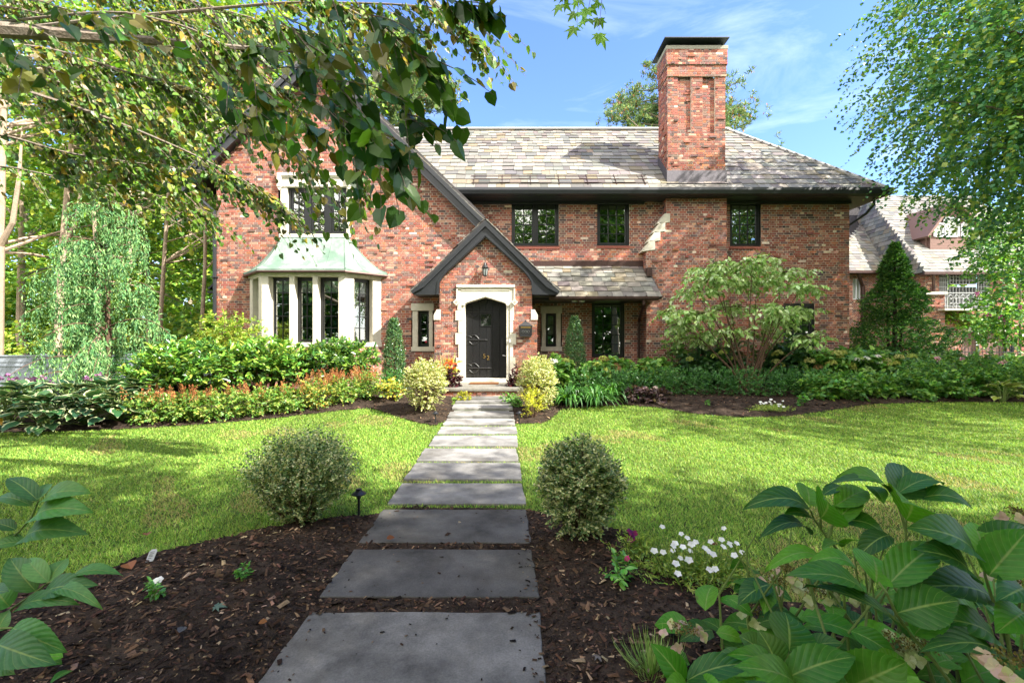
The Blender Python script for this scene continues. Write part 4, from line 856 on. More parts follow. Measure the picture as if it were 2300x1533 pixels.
A = [  # px, py, depth
    ([(-420, 120, 5.2), (60, 64, 5), (210, 46, 4.8), (420, 26, 4.6), (650, 5, 4.4), (900, 10, 4.3), (1080, 30, 4.3)], .028, .004, 60, .8, 11, .075),
    ([(-400, 60, 5), (80, 105, 4.9), (160, 122, 4.8), (300, 168, 4.8), (420, 196, 4.8), (560, 262, 4.8), (640, 300, 4.8)], .019, .004, 60, .75, 12, .072),
    ([(-420, 170, 5.6), (40, 200, 5.4), (140, 232, 5.3), (230, 262, 5.2), (330, 302, 5.2), (430, 345, 5.2), (540, 400, 5.2), (620, 450, 5.2)], .034, .004, 60, .7, 12, .072),
    ([(-400, 270, 6), (0, 300, 5.8), (150, 345, 5.6), (300, 366, 5.5), (420, 380, 5.5), (530, 395, 5.5)], .02, .004, 50, .7, 11, .09),
    ([(-400, 100, 4), (250, 20, 3.8), (420, 60, 3.7), (520, 110, 3.7), (590, 220, 3.7), (650, 320, 3.7), (740, 410, 3.7)], .012, .003, 36, .5, 10, .07),
    ([(-420, 380, 6.5), (0, 370, 6.4), (140, 400, 6.2), (270, 420, 6.1), (400, 450, 6.0), (500, 490, 6)], .014, .003, 36, .5, 10, .07),
    ([(-420, 0, 6.5), (0, 10, 6.5), (200, 60, 6.4), (380, 110, 6.3), (540, 170, 6.3), (660, 210, 6.3)], .02, .004, 120, .8, 13, .072),
    ([(-420, -120, 6.5), (100, -80, 6.3), (350, -20, 6.2), (560, 40, 6.0), (720, 80, 6), (860, 100, 6)], .02, .004, 130, .8, 13, .072),
    ([(-420, 210, 7.5), (0, 150, 7.4), (150, 190, 7.3), (320, 240, 7.2), (460, 300, 7.2)], .03, .004, 90, .8, 12, .09),
    ([(-420, -60, 8), (0, -20, 8), (180, 30, 7.8), (340, 70, 7.8)], .03, .004, 80, .9, 12, .09),
    ([(620, -60, 4.2), (780, 20, 4.1), (900, 80, 4.1), (980, 150, 4.1)], .012, .003, 34, .5, 9, .085),
    ([(700, 120, 4.5), (780, 250, 4.5), (800, 330, 4.5), (790, 420, 4.5)], .008, .003, 22, .4, 8, .085),
    ([(900, -60, 4.2), (1000, 30, 4.1), (1060, 80, 4.1), (1100, 130, 4.1)], .009, .002, 14, .34, 8, .075)]
for a in A: bough(a[0], a[1], a[2], int(a[3] * MORE), a[4], a[5], a[6], far)
B = [([(200, -200, 2.6), (470, 40, 2.5), (600, 150, 2.45), (700, 225, 2.4), (780, 275, 2.35), (850, 325, 2.3), (885, 345, 2.3)], .006, .0015, 14, .32, 6, .1),
     ([(420, -220, 2.4), (640, 40, 2.3), (740, 170, 2.25), (820, 260, 2.2), (860, 330, 2.2)], .005, .0015, 13, .3, 6, .1),
     ([(640, -200, 2.3), (800, 10, 2.2), (900, 90, 2.2), (960, 140, 2.2)], .005, .0015, 9, .34, 6, .105),
     ([(380, -150, 2.9), (560, 170, 2.8), (640, 260, 2.75), (740, 300, 2.7), (800, 310, 2.7)], .005, .0015, 11, .32, 6, .095),
     ([(500, -150, 2.6), (660, 120, 2.5), (760, 250, 2.45), (850, 330, 2.4)], .005, .0015, 10, .28, 6, .095),
     ([(700, -200, 2.6), (760, 60, 2.5), (880, 200, 2.45), (930, 290, 2.4)], .005, .0015, 10, .28, 6, .095),
     ([(300, -150, 3.0), (450, 120, 2.9), (540, 220, 2.9), (620, 280, 2.85)], .005, .0015, 8, .4, 6, .095),
     ([(860, -150, 2.3), (980, -10, 2.2), (1050, 12, 2.2), (1090, 15, 2.2)], .004, .0015, 6, .2, 5, .1),
     ([(-300, 60, 3.2), (0, 100, 3.1), (90, 150, 3.1), (140, 180, 3.0)], .004, .0015, 6, .35, 6, .1),
     ([(-200, -80, 3.0), (150, 20, 2.9), (280, 80, 2.9), (330, 120, 2.9)], .004, .0015, 6, .35, 6, .1)]
for a in B: bough(a[0], a[1], a[2], a[3], a[4], a[5], a[6], near, .3, (.45, 0, -.25), .25, .75)
for nm, st, pal in (('crown', far, 'linden'), ('leaf_spray', near, 'linden_near')):
    Pn, ax, nr, ll, br = [np.concatenate([s[i] for s in st]) for i in range(5)]; s = ll * r.uniform(.6, 1.2, len(Pn))
    k = (np.hypot(Pn[:, 0], Pn[:, 1]) > 1.5); Pn, ax, nr, s, br = Pn[k], ax[k], nr[k], s[k], br[k]
    scatter(nm, HEART, ax, nr, np.stack([s * .82, s, s], 1), Pn, pick(PAL[pal], len(Pn), None, .2, r) * br[:, None] * .85, M['leaf'], LD)
gl.tube([(-7.4, 2.6, 0), (-7.35, 2.7, 2), (-7.3, 2.9, 4), (-7.1, 3.1, 6), (-7.0, 3.2, 8.5)], [.32, .27, .24, .2, .1], 12)
for p in A:
    q = P(*p[0][0]); gl.tube([(-7.3, 3.0, max(2.5, q[2] - 1.0)), (np.array((-7.3, 3.0, q[2] - .5)) + q) / 2, q], [.09, .07, p[1]], 6)
gl.build('trunk', M['bark'], LD)
# ------------------------------------------------------------------ katsura at the right edge
KT = thing('katsura_tree', 'large green tree with drooping layered sprays over the right end of the roof', 'tree', (14.2, 9.4, 0))
bl = [((13.6, 9.6, 8.2), (5.4, 4.6, 4.4)), ((11.8, 9.0, 6.6), (3.7, 3.0, 2.3)), ((15.5, 9.8, 6.0), (4.5, 4.5, 3.6)), ((12.2, 9.2, 9.6), (3.6, 3.4, 2.9)), ((10.4, 8.8, 6.4), (2.3, 2.0, 1.9)), ((15.5, 7.8, 4.6), (3.0, 2.2, 1.9)), ((12.6, 4.6, 8.0), (2.6, 2.2, 1.5))]
_, Ck, Dk = crown('crown', bl, 9000, .8, 15, .1, PAL['katsura'], M['leaf'], KT, KITE, .4, 12, .5, .35, None, .95, outw=.9, rdir=.5, hang=.4)
g = Geo(); limbs(g, [(14.2, 9.4, 0), (14.2, 9.4, 2), (14.1, 9.5, 5), (13.9, 9.5, 8), (13.8, 9.6, 12)], .34, Ck, 130, 13, rr=.06)
g.build('trunk', M['bark'], KT)
# small lit lower boughs of the katsura
# ------------------------------------------------------------------ woodland left of the house
def pxs(px, Y): return (px - CX) / F * Y
wt = [(-2, 13.8, .17, .03), (130, 14.4, .13, .05), (225, 14.2, .1, -.02), (455, 13.3, .07, .0), (470, 15.2, .09, .02), (360, 14.6, .08, .05), (335, 18, .1, -.02), (60, 19, .18, 0), (-200, 15, .2, 0), (-420, 20, .22, 0), (300, 30, .2, .0), (150, 32, .22, .0), (430, 32, .22, 0)]
wl_ = ['woodland tree with a thick pale trunk at the left edge of the photo', 'woodland tree with a pale forked leaning trunk behind the linden boughs', 'slim brown woodland trunk directly behind the weeping cypress', 'thin pale woodland trunk nearest the left corner of the house', 'woodland tree with trunk half hidden by the house downspout',
       'thin woodland trunk rising above the right side of the weeping cypress', 'dim woodland tree deep behind the middle of the weeping cypress', 'broad woodland tree deep behind the pale forked trunk', 'woodland tree just outside the left edge behind the grey fence', 'far leftmost woodland tree behind the grey fence',
       'farthest woodland tree behind the cypress top', 'farthest woodland tree behind the forked trunk', 'farthest woodland tree beside the left chimney']
for i, (px, Y, r0, ln) in enumerate(wt):
    x = pxs(px, Y); q = np.random.default_rng(100 + i); t = thing('woodland_tree', wl_[i], 'tree', (x, Y, 0), 'woodland trees left of the house'); hgt = 11 + q.random() * 4 + (Y - 15) * .15
    if i > 9: hgt += 2
    bl = [((x + q.normal(0, 1.2) + ln * 30, Y + 2.0 + q.normal(0, .5), hgt * f), (2.6 + q.random(), 2.2, hgt * .16)) for f in (.55, .66, .78, .9)] + [((x + ln * 20, Y + 3.6, hgt * .33), (2.4, 1.0, 2.2))]
    _, C, _ = crown('crown', bl, 620 if i < 10 else 460, 1.0, 13, .17 if Y < 20 else .22, PAL['wood'], M['leaf'], t, OVAL, .25, 300 + i, .5, .0, None, .7, hang=.2, up=1.1)
    g = Geo(); z = np.array([0, .12, .3, .5, .75, .95]) * hgt; lean = ln * 1.6
    pts = np.c_[x + lean * z + np.cumsum(q.normal(0, .07, 6)) - 0, np.full(6, Y) + np.cumsum(q.normal(0, .05, 6)), z]; pts[0, 0] = x
    limbs(g, pts, r0, C, 22, 500 + i, .2, .3, rr=r0 * .3)
    if i in (0, 1): a = pts[2]; s_ = 1 if i else 1; g.tube([a, a + (.5 * s_, -.1, .7), a + (.8 * s_, -.2, 2.0), a + (.9, -.2, 3.5)], [r0 * .5, r0 * .4, r0 * .3, .02], 7)
    g.build('trunk', M['palebark'], t)
bl = [((x, y, z), (3.2, 1.6, 2.4)) for x in np.arange(-54, -9, 3.4) for y, z in ((23, 1.6), (27, 3.6), (33, 6.5), (36, 10.5), (38, 14.5))]
o, _, _ = crown('woodland_undergrowth', bl, 11500, 1.0, 12, .32, PAL['wood'], M['leaf'], None, OVAL, .25, 40, .6, .0, None, .8, up=1.1); tag(o, 'mass of sunlit shrubs filling the wood behind the grey fence', 'undergrowth', None, 'stuff')
bl = [((x, 52 + 3 * math.sin(x), z), (3.6, 1.6, 3.0)) for x in np.arange(20, 86, 4.6) for z in (1.8, 5.6)]
o, _, _ = crown('distant_woods', bl, 3600, 1.2, 11, .5, PAL['wood'], M['leaf'], None, OVAL, .25, 47, .6, .0, None, .85, up=1.1); tag(o, 'far belt of trees beyond the neighbouring house', 'woods', None, 'stuff')
ubl = [((-13.5, 15.2, .9), (2.0, .7, .9)), ((-16.5, 15.4, 1.0), (2.2, .7, .9)), ((-10.0, 15.4, .9), (1.5, .7, 1.0)), ((-9.4, 17.5, 1.6), (1.0, 1.2, 1.6))]
o, _, _ = crown('bush', ubl, 900, .5, 10, .11, PAL['azalea'], M['leaf'], None, OVAL, .2, 41); tag(o, 'loose yellow-green bushes peering over the grey board fence', 'bush')
# ------------------------------------------------------------------ weeping cypress
cx_, cy_ = pxs(240, 11.6), 11.6
CP = thing('weeping_cypress', 'weeping cypress with hanging blue-green curtains beside the grey fence', 'tree', (cx_, cy_, .17))
r = np.random.default_rng(31); g = Geo(); g.tube([(cx_, cy_, .1), (cx_ + .05, cy_, 1.5), (cx_, cy_, 3), (cx_ + .08, cy_, 4.6), (cx_ + .25, cy_, 5.4), (cx_ + .45, cy_, 5.2)], [.08, .065, .05, .035, .02, .008], 8)
PP, AA, NN, LL = [], [], [], []
for k in range(52):
    z = .55 + 4.6 * (k / 51) ** 1.0 + r.normal(0, .08); a = r.uniform(0, 2 * np.pi); ln = (2.6 * (1 - (z - .4) / 5.6) + .35) * r.uniform(.5, 1.15) * (.62 if z < 1.4 and 1.8 < a < 4.6 else 1)
    a = a if k % 3 else r.uniform(3.6, 5.8); d = np.array((math.cos(a), math.sin(a) * .8, 0)); s = np.linspace(0, 1, 8)[:, None]
    q = np.array((cx_, cy_, z)) + d * ln * s + np.array((0, 0, 1.0)) * ln * (.34 * s - .30 * s ** 2 - .12 * s ** 4); g.tube(q, np.linspace(.025, .005, 8), 5, cap=False)
    m = int(13 * ln + 5); u = r.uniform(.15, 1, m); base = np.stack([np.interp(u, np.linspace(0, 1, 8), q[:, j]) for j in range(3)], 1) + r.normal(0, .03, (m, 3))
    base += np.cross(d, (0, 0, 1.0)) * (r.uniform(-.28, .28, (m, 1)) * (1.1 - u[:, None]))
    hl = r.uniform(.3, 1.05, m) * (.6 + .5 * u)
    for b, h in zip(base, hl):
        n = int(h * 20) + 4; t = np.linspace(0, 1, n)[:, None]; ph = r.uniform(-.12, .12, 2)
        pts = b + np.array((0, 0, -1.0)) * h * t + np.c_[ph[0] * t ** 2, ph[1] * t ** 2, 0 * t] + d * .08 * np.sin(t * 3) + r.normal(0, .012, (n, 3))
        PP.append(pts); AA.append(np.array((0, 0, -1.0)) + r.normal(0, .45, (n, 3))); NN.append(np.tile(d * .5 + np.array((0, -.5, .5)), (n, 1)) + r.normal(0, .5, (n, 3))); LL.append((.115 * r.uniform(.7, 1.3, n)) * (1 - .35 * t[:, 0]))
Pn, AX, NR, S = np.vstack(PP), np.vstack(AA), np.vstack(NN), np.concatenate(LL)
scatter('foliage', KITE, AX, NR, np.stack([S * .3, S, S], 1), Pn, pick(PAL['cypress'], len(Pn), None, .16, r), M['needle'], CP); g.build('trunk', M['woodstem'], CP)
# ------------------------------------------------------------------ pines behind the roof
def pine(px, Y, topz, w, label, seed):
    x = pxs(px, Y); t = thing('pine_tree', label, 'tree', (x, Y, 0), 'pine trees behind the roof'); q = np.random.default_rng(seed); g = Geo(); g.tube([(x, Y, 0), (x + .1, Y, topz * .5), (x, Y, topz)], [.35, .25, .05], 8)
    PP, AA, CC = [], [], []; cones = []
    for k in range(92):
        z = topz * (.42 + .58 * (k / 91)); a = q.uniform(0, 6.28); ln = w * (1.05 - .72 * (k / 91) ** 2) * q.uniform(.7, 1.1); d = np.array((math.cos(a), math.sin(a), .18)); b = np.array((x, Y, z)); e = b + d * ln; g.tube([b, b + d * ln * .5 - (0, 0, .05), e], [.06, .04, .015], 5)
        m = 44; u = q.uniform(.3, 1.05, (m, 1)); c = b + d * ln * u + q.normal(0, 1, (m, 3)) * (.36, .36, .17); n = 15
        AA.append((rnd(m * n, q) + np.array((0, 0, .45)) + d * .3)); PP.append(np.repeat(c, n, 0) + rnd(m * n, q) * .07); cones.append(c[(u[:, 0] > .55) & (q.random(m) < .5)] + (0, 0, .02))
    Pn = np.vstack(PP); A_ = np.vstack(AA); s = q.uniform(.16, .3, len(Pn)); scatter('crown', KITE, A_, rnd(len(Pn), q), np.stack([s * .2, s, s], 1), Pn, pick(PAL['pine'], len(Pn), None, .12, q) * .85, M['needle'], t)
    c = np.repeat(np.vstack(cones), 2, 0); c = c + q.normal(0, .09, c.shape); s = q.uniform(.12, .2, len(c)); scatter('cones', OVAL, np.array((0, 0, -1.0)) + q.normal(0, .3, c.shape), rnd(len(c), q), np.stack([s * .5, s, s], 1), c, pick(PAL['cone'], len(c), None, .1, q), M['pale'], t); g.build('trunk', M['bark'], t)
pine(905, 25, 17.8, 3.9, 'pine with brown cones showing between the linden leaves and the roof ridge', 61)
pine(1500, 27, 16.9, 6.0, 'big cone-laden pine directly behind the tall brick chimney', 62)
# trees far behind the right end
for i, (px, Y, hgt, lab) in enumerate(((1895, 34, 12.6, 'small tree top peeping over the right hip of the roof'), (2010, 42, 14, 'sunlit tree between the brick house and the neighbouring slate roof'), (2290, 48, 17, 'broad tree behind the neighbouring house dormer'))):
    x = pxs(px, Y); t = thing('background_tree', lab, 'tree', (x, Y, 0)); bl = [((x, Y, hgt * f), (2.0 + i * .8, 2, hgt * .17)) for f in (.35, .55, .8)]
    _, C, _ = crown('crown', bl, 420, .9, 12, .26, PAL['wood'], M['leaf'], t, OVAL, .25, 90 + i); g = Geo(); limbs(g, [(x, Y, 0), (x, Y, hgt * .4), (x, Y, hgt * .9)], .25, C, 16, 91 + i); g.build('trunk', M['bark'], t)
# trees across the street, seen mirrored in the window panes
for i, (x, y, hgt) in enumerate(((-13, -15, 13), (-6.5, -19, 15), (-.5, -15.5, 12), (5.5, -20, 15), (12, -17, 14), (-20, -20, 14))):
    t = thing('street_tree', ('dark tree', 'tall tree', 'round tree', 'broad tree', 'leafy tree', 'bushy tree')[i] + ' across the street, mirrored in the ' + ('bay window', 'window over the bay', 'narrow left window', 'double upper window', 'tall lower window', 'left bay panes')[i], 'tree', (x, y, 0), 'street trees mirrored in the windows')
    q = np.random.default_rng(700 + i); bl = [((x + q.normal(0, .6), y + q.normal(0, .5), hgt * f), (3.4, 3.0, hgt * .2)) for f in (.42, .62, .82)] + [((x, y, 1.4), (3.0, 1.5, 1.5))]
    _, C, _ = crown('crown', bl, 700, 1.0, 10, .28, PAL['wood'], M['leaf'], t, OVAL, .25, 710 + i, .5, 0, None, .8); g = Geo(); limbs(g, [(x, y, 0), (x, y, hgt * .4), (x, y, hgt * .9)], .28, C, 14, 720 + i); g.build('trunk', M['darkbark'], t)
hb = [((x, -11.5 + .4 * math.sin(x), z), (2.0, 1.0, 1.9)) for x in np.arange(-27, 28, 2.6) for z in (1.7, 4.6)]  # unseen hedge added to keep bright low sky out of the pane reflections
HS = thing('screen_hedge', 'tall dark hedge added across the street to block bright sky in the panes', 'hedge', (0, -11.5, 0)); crown('foliage', hb, 5200, .6, 9, .38, PAL['green'], M['leaf'], HS, OVAL, .2, 760, .4, 0, None, .9); g = Geo()
for c, k in hb: g.tube([(c[0], c[1], 0), (c[0], c[1], 2.2)], [.06, .02], 6)
g.build('stem', M['bark'], HS)
# ------------------------------------------------------------------ conical arborvitae
x, y = pxs(2010, 15.2), 15.2; t = thing('arborvitae', 'dense conical dark evergreen between the two houses', 'tree', (x, y, .17)); r = np.random.default_rng(44); n = 3600
z = 4.5 * r.random(n) ** 1.4; rad = 2.2 * (1 - (z / 4.62)) ** 1.12 * (.82 + .18 * np.sin(z * 5 + 1)) * r.random(n) ** .35; a = r.uniform(0, 6.283, n); C = np.c_[x + rad * np.cos(a), y + rad * np.sin(a), .2 + z]
D = norm(np.c_[np.cos(a), np.sin(a), r.uniform(.0, .9, n)] + rnd(n, r) * .4); Pn, ax, nr = twigs(C, D, .34 - .055 * z, 11, .2, .8, 0, r, .2); s = r.uniform(.06, .11, len(Pn))
scatter('crown', KITE, ax, nr, np.stack([s * .45, s, s], 1), Pn, pick(PAL['arbor'], len(Pn), None, .15, r) * np.repeat(r.uniform(.7, 1.25, (n, 1)), 11, 0), M['needle'], t); g = Geo(); g.tube([(x, y, .1), (x, y, 4.3)], [.1, .02], 7)
for dx in (-.25, .2): g.tube([(x + dx * .3, y, .2), (x + dx, y, 1.6), (x + dx, y, 2.8)], [.05, .04, .01], 6)
g.build('trunk', M['darkbark'], t)
# ------------------------------------------------------------------ dogwood in front of the right wing
bx, by = pxs(1682, 11.4), 11.4
DG = thing('dogwood_tree', 'small multi-stemmed dogwood with pale layered leaves in front of the right wing', 'tree', (bx, by, .17))
tiers = [(1690, 592, .55, .14), (1610, 600, .5, .12), (1770, 610, .5, .12), (1600, 628, .55, .12), (1700, 632, .6, .12), (1800, 645, .4, .1), (1560, 655, .45, .1), (1640, 690, .55, .12), (1565, 705, .5, .1), (1530, 730, .35, .1), (1745, 690, .5, .12), (1640, 745, .5, .12), (1560, 760, .42, .1), (1760, 705, .4, .1), (1740, 725, .35, .1), (1825, 758, .4, .09), (1500, 700, .3, .09), (1800, 700, .35, .1)]
bl = [(tuple(P(px, py, by + ((i * 7) % 5 - 2) * .28)), (a * 1.1, a * .85, b * .6)) for i, (px, py, a, b) in enumerate(tiers)]
_, Cd, _ = crown('crown', bl, 680, .3, 8, .125, PAL['dogwood'], M['pale'], DG, OVAL, .4, 51, .6, .0, None, .52, hang=.8, rdir=.35, flat=.85)
g = Geo(); r = np.random.default_rng(52)
for i, (c, rad) in enumerate(bl):
    c = np.array(c); b = np.array((bx + r.normal(0, .08), by + r.normal(0, .06), .12)); m = b + (c - b) * .35 + np.array((0, 0, .35)); s = np.linspace(0, 1, 8)[:, None]
    g.tube((1 - s) ** 2 * b + 2 * s * (1 - s) * m + s * s * c, np.linspace(.026, .007, 8), 6, cap=False)
    for k in range(9): e = Cd[r.integers(len(Cd))]; e = c + (rnd(1, r)[0] * np.array(rad) * 1.0); g.tube([c, (c + e) / 2 + (0, 0, .03), e], [.007, .005, .003], 4, cap=False)
g.build('trunk', M['woodstem'], DG)
# ------------------------------------------------------------------ shrubs and perennials
def bush(name, label, cat, loc, blobs, ntw, L, nl, ll, pal, seed, T=OVAL, wd=.5, mat='leaf', droop=.15, group=None, stems=8, down=-.25, pw=.5, hang=.1, rdir=.6, w=None, part='foliage', smat='woodstem', up=.8, sr=.008):
    """built at the origin, then moved: copies share it"""
    t = thing(name, label, cat, (0, 0, 0), group); o, C, D = crown(part, blobs, ntw, L, nl, ll, pal, M[mat], t, T, droop, seed, pw, down, w, wd, rdir=rdir, hang=hang, up=up)
    if stems:
        g = Geo(); r = np.random.default_rng(seed + 5)
        for c in C[r.choice(len(C), min(stems, len(C)), replace=False)]: b = np.array((c[0] * .15, c[1] * .15, -.05)); g.tube([b, (b + c) / 2 + (c[0] * .12, c[1] * .12, 0), c], [sr * 1.6, sr * 1.2, sr * .5], 5, cap=False)
        g.build('stem', M[smat], t)
    t.location = loc; return t
def at(px, py): g_ = G(px, py); return (g_[0], g_[1], gz(g_[0], g_[1]))
# clipped boxwood balls near the camera
def boxball(label, loc, w, h, seed, feather, pal, nt=1500, ll=.02, nl=12, part='foliage', grp='pairs of round boxwoods along the path'):
    r = np.random.default_rng(seed); t = thing('boxwood_ball', label, 'shrub', (0, 0, 0), grp); PP = []
    u = rnd(nt, r); u[:, 2] = np.abs(u[:, 2]) * np.where(r.random(nt) < .25, -1, 1); k = r.random((nt, 1)) ** .3
    a = np.arctan2(u[:, 1], u[:, 0]); lump = 1 + .09 * np.sin(a * 3 + u[:, 2] * 4 + seed) + .06 * np.sin(a * 7 + seed * 2 + u[:, 2] * 9)
    C = u * k * np.array((w / 2, w / 2, h / 2)) * lump[:, None] * .9; C[:, 2] += h * .52; C[:, :2] *= (1 - .16 * smooth(.45, 0, C[:, 2:] / h)) if feather < .5 else np.interp(C[:, 2:] / h, [0, .25, .55, .8, 1], [.5, .88, 1.08, 1.12, 1.0])
    D = norm(u * (1, 1, .6) + np.array((0, 0, feather)) + rnd(nt, r) * .35); L = (.07 + .2 * feather * (u[:, 2] > 0.0) * r.random(nt)) * (h / .8)
    Pn, ax, nr = twigs(C, D, L, nl, .05, .9, -.15, r, .6); s = ll * r.uniform(.7, 1.25, len(Pn))
    scatter(part, OVAL, ax, nr, np.stack([s * .6, s, s], 1), Pn, pick(pal, len(Pn), None, .12, r) * np.repeat(r.uniform(.8, 1.15, (nt, 1)), nl, 0), M['leaf'], t)
    g = Geo()
    for i in r.choice(nt, 60, replace=False): c = C[i]; g.tube([(c[0] * .08, c[1] * .08, -.04), c * (.5, .5, .45), c + D[i] * .05], [.008, .005, .002], 4, cap=False)
    g.build('stem', M['woodstem'], t); t.location = loc; return t
p = G(678, 1186); boxball('feathery round variegated boxwood left of the path nearest the camera', (p[0], p[1], gz(p[0], p[1]) - .03),  .64, .68, 1, 1.0, PAL['boxnear'], 2400, .0205)
p = G(1302, 1234); boxball('tight egg-shaped variegated boxwood right of the path nearest the camera', (p[0], p[1], gz(p[0], p[1]) - .03), .55, .67, 2, .2, PAL['boxnear'], 2300, .0205)
p = G(955, 930); boxball('cream-yellow variegated bush left of the steps beside orange flowers', (p[0], p[1], gz(p[0], p[1]) - .03), .80, .96, 3, .15, PAL['boxcream'], 1100, .03)
p = G(1207, 930); boxball('cream-yellow variegated bush right of the steps behind the lime plant', (p[0], p[1], gz(p[0], p[1]) - .03), .70, 1.06, 4, .1, PAL['boxcream'], 1100, .03)
# columnar hollies
def column(label, x, y, w, h, seed):
    t = thing('columnar_holly', label, 'shrub', (0, 0, 0), 'columnar hollies against the front wall'); r = np.random.default_rng(seed); n = 1700; z = r.random(n); rad = w / 2 * np.interp(z, [0, .1, .5, .8, 1], [.7, .95, .9, .55, .08]) * r.random(n) ** .3; a = r.uniform(0, 6.283, n)
    C = np.c_[rad * np.cos(a), rad * np.sin(a), .05 + z * h * .95]; D = norm(np.c_[np.cos(a), np.sin(a), r.uniform(.3, 1.6, n)]); Pn, ax, nr = twigs(C, D, .1, 10, 0, .9, -.1, r, .5); s = r.uniform(.022, .036, len(Pn))
    pal = np.vstack([PAL['holly']] * 3 + [hx('88a050')]); scatter('foliage', OVAL, ax, nr, np.stack([s * .6, s, s], 1), Pn, pick(pal, len(Pn), None, .15, r), M['gloss'], t); g = Geo(); g.tube([(0, 0, -.1), (0, 0, h * .9)], [.03, .006], 6); g.build('stem', M['woodstem'], t); t.location = (x, y, .17)
column('slim columnar holly on the left, between the bay window and the narrow window', pxs(885, 11.7), 11.7, .5, 1.85, 5); column('slim columnar holly right of the mailbox below the narrow window', pxs(1291, 12.1), 12.1, .52, 1.95, 6)
# rhododendrons and yellow azalea
WH = [((0, 0, .75), (1.15, .8, .5)), ((-.5, .1, .6), (.7, .6, .45)), ((.55, -.1, .65), (.7, .6, .45))]
a = bush('rhododendron', 'big yellow-green rhododendron with upright whorls beside the cypress', 'shrub', (0, 0, 0), [((0, 0, .8), (1.2, .75, .48)), ((-.6, 0, .55), (.8, .6, .45))], 560, .12, 13, .135, PAL['rhodo'], 201, OVAL, .34, 'gloss', .05, 'rhododendrons below the bay window', 26, -.5, .5, -.1, .5, sr=.014)
a.location = (pxs(440, 9.6), 9.6, .12)
b = bush('rhododendron', 'rhododendron with bare lower stems directly below the bay window', 'shrub', (0, 0, 0), [((0, 0, .85), (1.05, .7, .42)), ((.3, -.1, .7), (.8, .5, .35))], 480, .12, 13, .13, PAL['rhodo'], 202, OVAL, .34, 'gloss', .05, 'rhododendrons below the bay window', 26, -.5, .5, -.1, .5, sr=.014); b.location = (pxs(600, 10.2), 10.2, .16)
c = bush('rhododendron', 'deeper green rhododendron at the right foot of the bay window', 'shrub', (0, 0, 0), [((0, 0, .9), (.85, .6, .36)), ((-.3, 0, .75), (.7, .5, .35))], 420, .11, 13, .12, PAL['rhododark'], 203, OVAL, .34, 'gloss', .05, 'rhododendrons below the bay window', 22, -.5, .5, -.1, .5, sr=.012); c.location = (pxs(768, 10.5), 10.5, .17)
d = bush('azalea', 'tall yellow-green azalea between the cypress and the bay window', 'shrub', (0, 0, 0), [((0, 0, 1.45), (.85, .6, .55)), ((-.3, 0, 1.0), (.7, .5, .6)), ((.35, 0, 1.1), (.6, .5, .6))], 620, .16, 10, .085, PAL['azalea'], 204, OVAL, .4, 'leaf', .05, None, 26, -.4, .5, 0, .6, sr=.012); d.location = (pxs(512, 11.3), 11.3, .17)
e = bush('holly_bush', 'dark low shrub in the shade between the cypress and rhododendron', 'shrub', (0, 0, 0), [((0, 0, .5), (.7, .5, .5))], 260, .14, 10, .1, PAL['dark'], 205, OVAL, .4, 'gloss'); e.location = (pxs(330, 10.6), 10.6, .15)
# hostas with cream margins
HL = (np.array([(0, -.3, -.0), (.0, 0, 0)] + [(s * w, t, .10 * abs(s) - .35 * t * t + .02 * math.sin(9 * t)) for t, w in ((.12, .3), (.35, .48), (.6, .46), (.82, .27)) for s in (-1, -.5, 0, .5, 1)] + [(0, 1.0, -.38)], float), None)
def _hf():
    f = []
    for k in range(3):
        for j in range(4): a = 2 + k * 5 + j; f += [(a, a + 1, a + 6), (a, a + 6, a + 5)]
    for j in range(4): f.append((1, 2 + j + 1, 2 + j)); f.append((17 + j, 17 + j + 1, 22))
    return tri(*f)
HL = (HL[0], _hf())
def hosta(label, loc, pal, seed, n=38, ll=.27, R0=.42, grp='variegated hostas in the left bed', mat='margin', rz=0):
    t = thing('hosta', label, 'plant', (0, 0, 0), grp); r = np.random.default_rng(seed); a = r.uniform(0, 6.283, n); k = r.random(n) ** .7; el = np.interp(k, [0, 1], [1.25, .22]) + r.normal(0, .1, n); d = np.c_[np.cos(a) * np.cos(el), np.sin(a) * np.cos(el), np.sin(el)]
    base = np.c_[np.cos(a), np.sin(a), 0 * a] * (R0 * k)[:, None] + np.c_[0 * a, 0 * a, .34 * (1 - k ** 2) + .10 + r.normal(0, .02, n)] * (ll / .27); ax = d * (1, 1, .55) + np.array((0, 0, -.12)); nr = np.array((0, 0, 1.0)) + d * .3 + r.normal(0, .18, (n, 3)); s = ll * r.uniform(.75, 1.15, n)
    V, Fc, kk = inst(HL, ax, nr, np.stack([s * .78, s, s], 1), base); lu = HL[0].copy(); wid = {0: .5, 1: .5}; lu2 = np.zeros_like(lu); lu2[:, 1] = lu[:, 1]
    for q in range(4): lu2[2 + q * 5:7 + q * 5, 0] = (-1, -.5, 0, .5, 1)
    lu2[1, 0] = .2; lu2[22] = (.0, 1, 0)
    mesh_np('foliage', V, [Fc], M[mat], t, np.repeat(pick(pal, n, None, .12, r), kk, 0), np.tile(lu2, (n, 1)), True)
    g = Geo()
    for b in base: g.tube([(0, 0, -.03), (b[0] * .5, b[1] * .5, b[2] * .7), b], [.008, .006, .005], 4, cap=False)
    g.build('stem', M['stem'], t); t.location = loc; t.rotation_euler.z = rz; return t
hp = [(20, 958, 'hosta at the left edge of the photo, front row'), (105, 962, 'hosta with the one yellow leaf, front row'), (195, 955, 'hosta in the middle of the front row'), (270, 948, 'hosta at the right end of the front row, by the astilbe'), (50, 925, 'hosta at the left end of the back row, by the grey fence'), (150, 922, 'hosta in the middle of the back row'), (240, 918, 'hosta at the right end of the back row, below the cypress'), (325, 915, 'fresher green hosta reaching up against the rhododendron')]
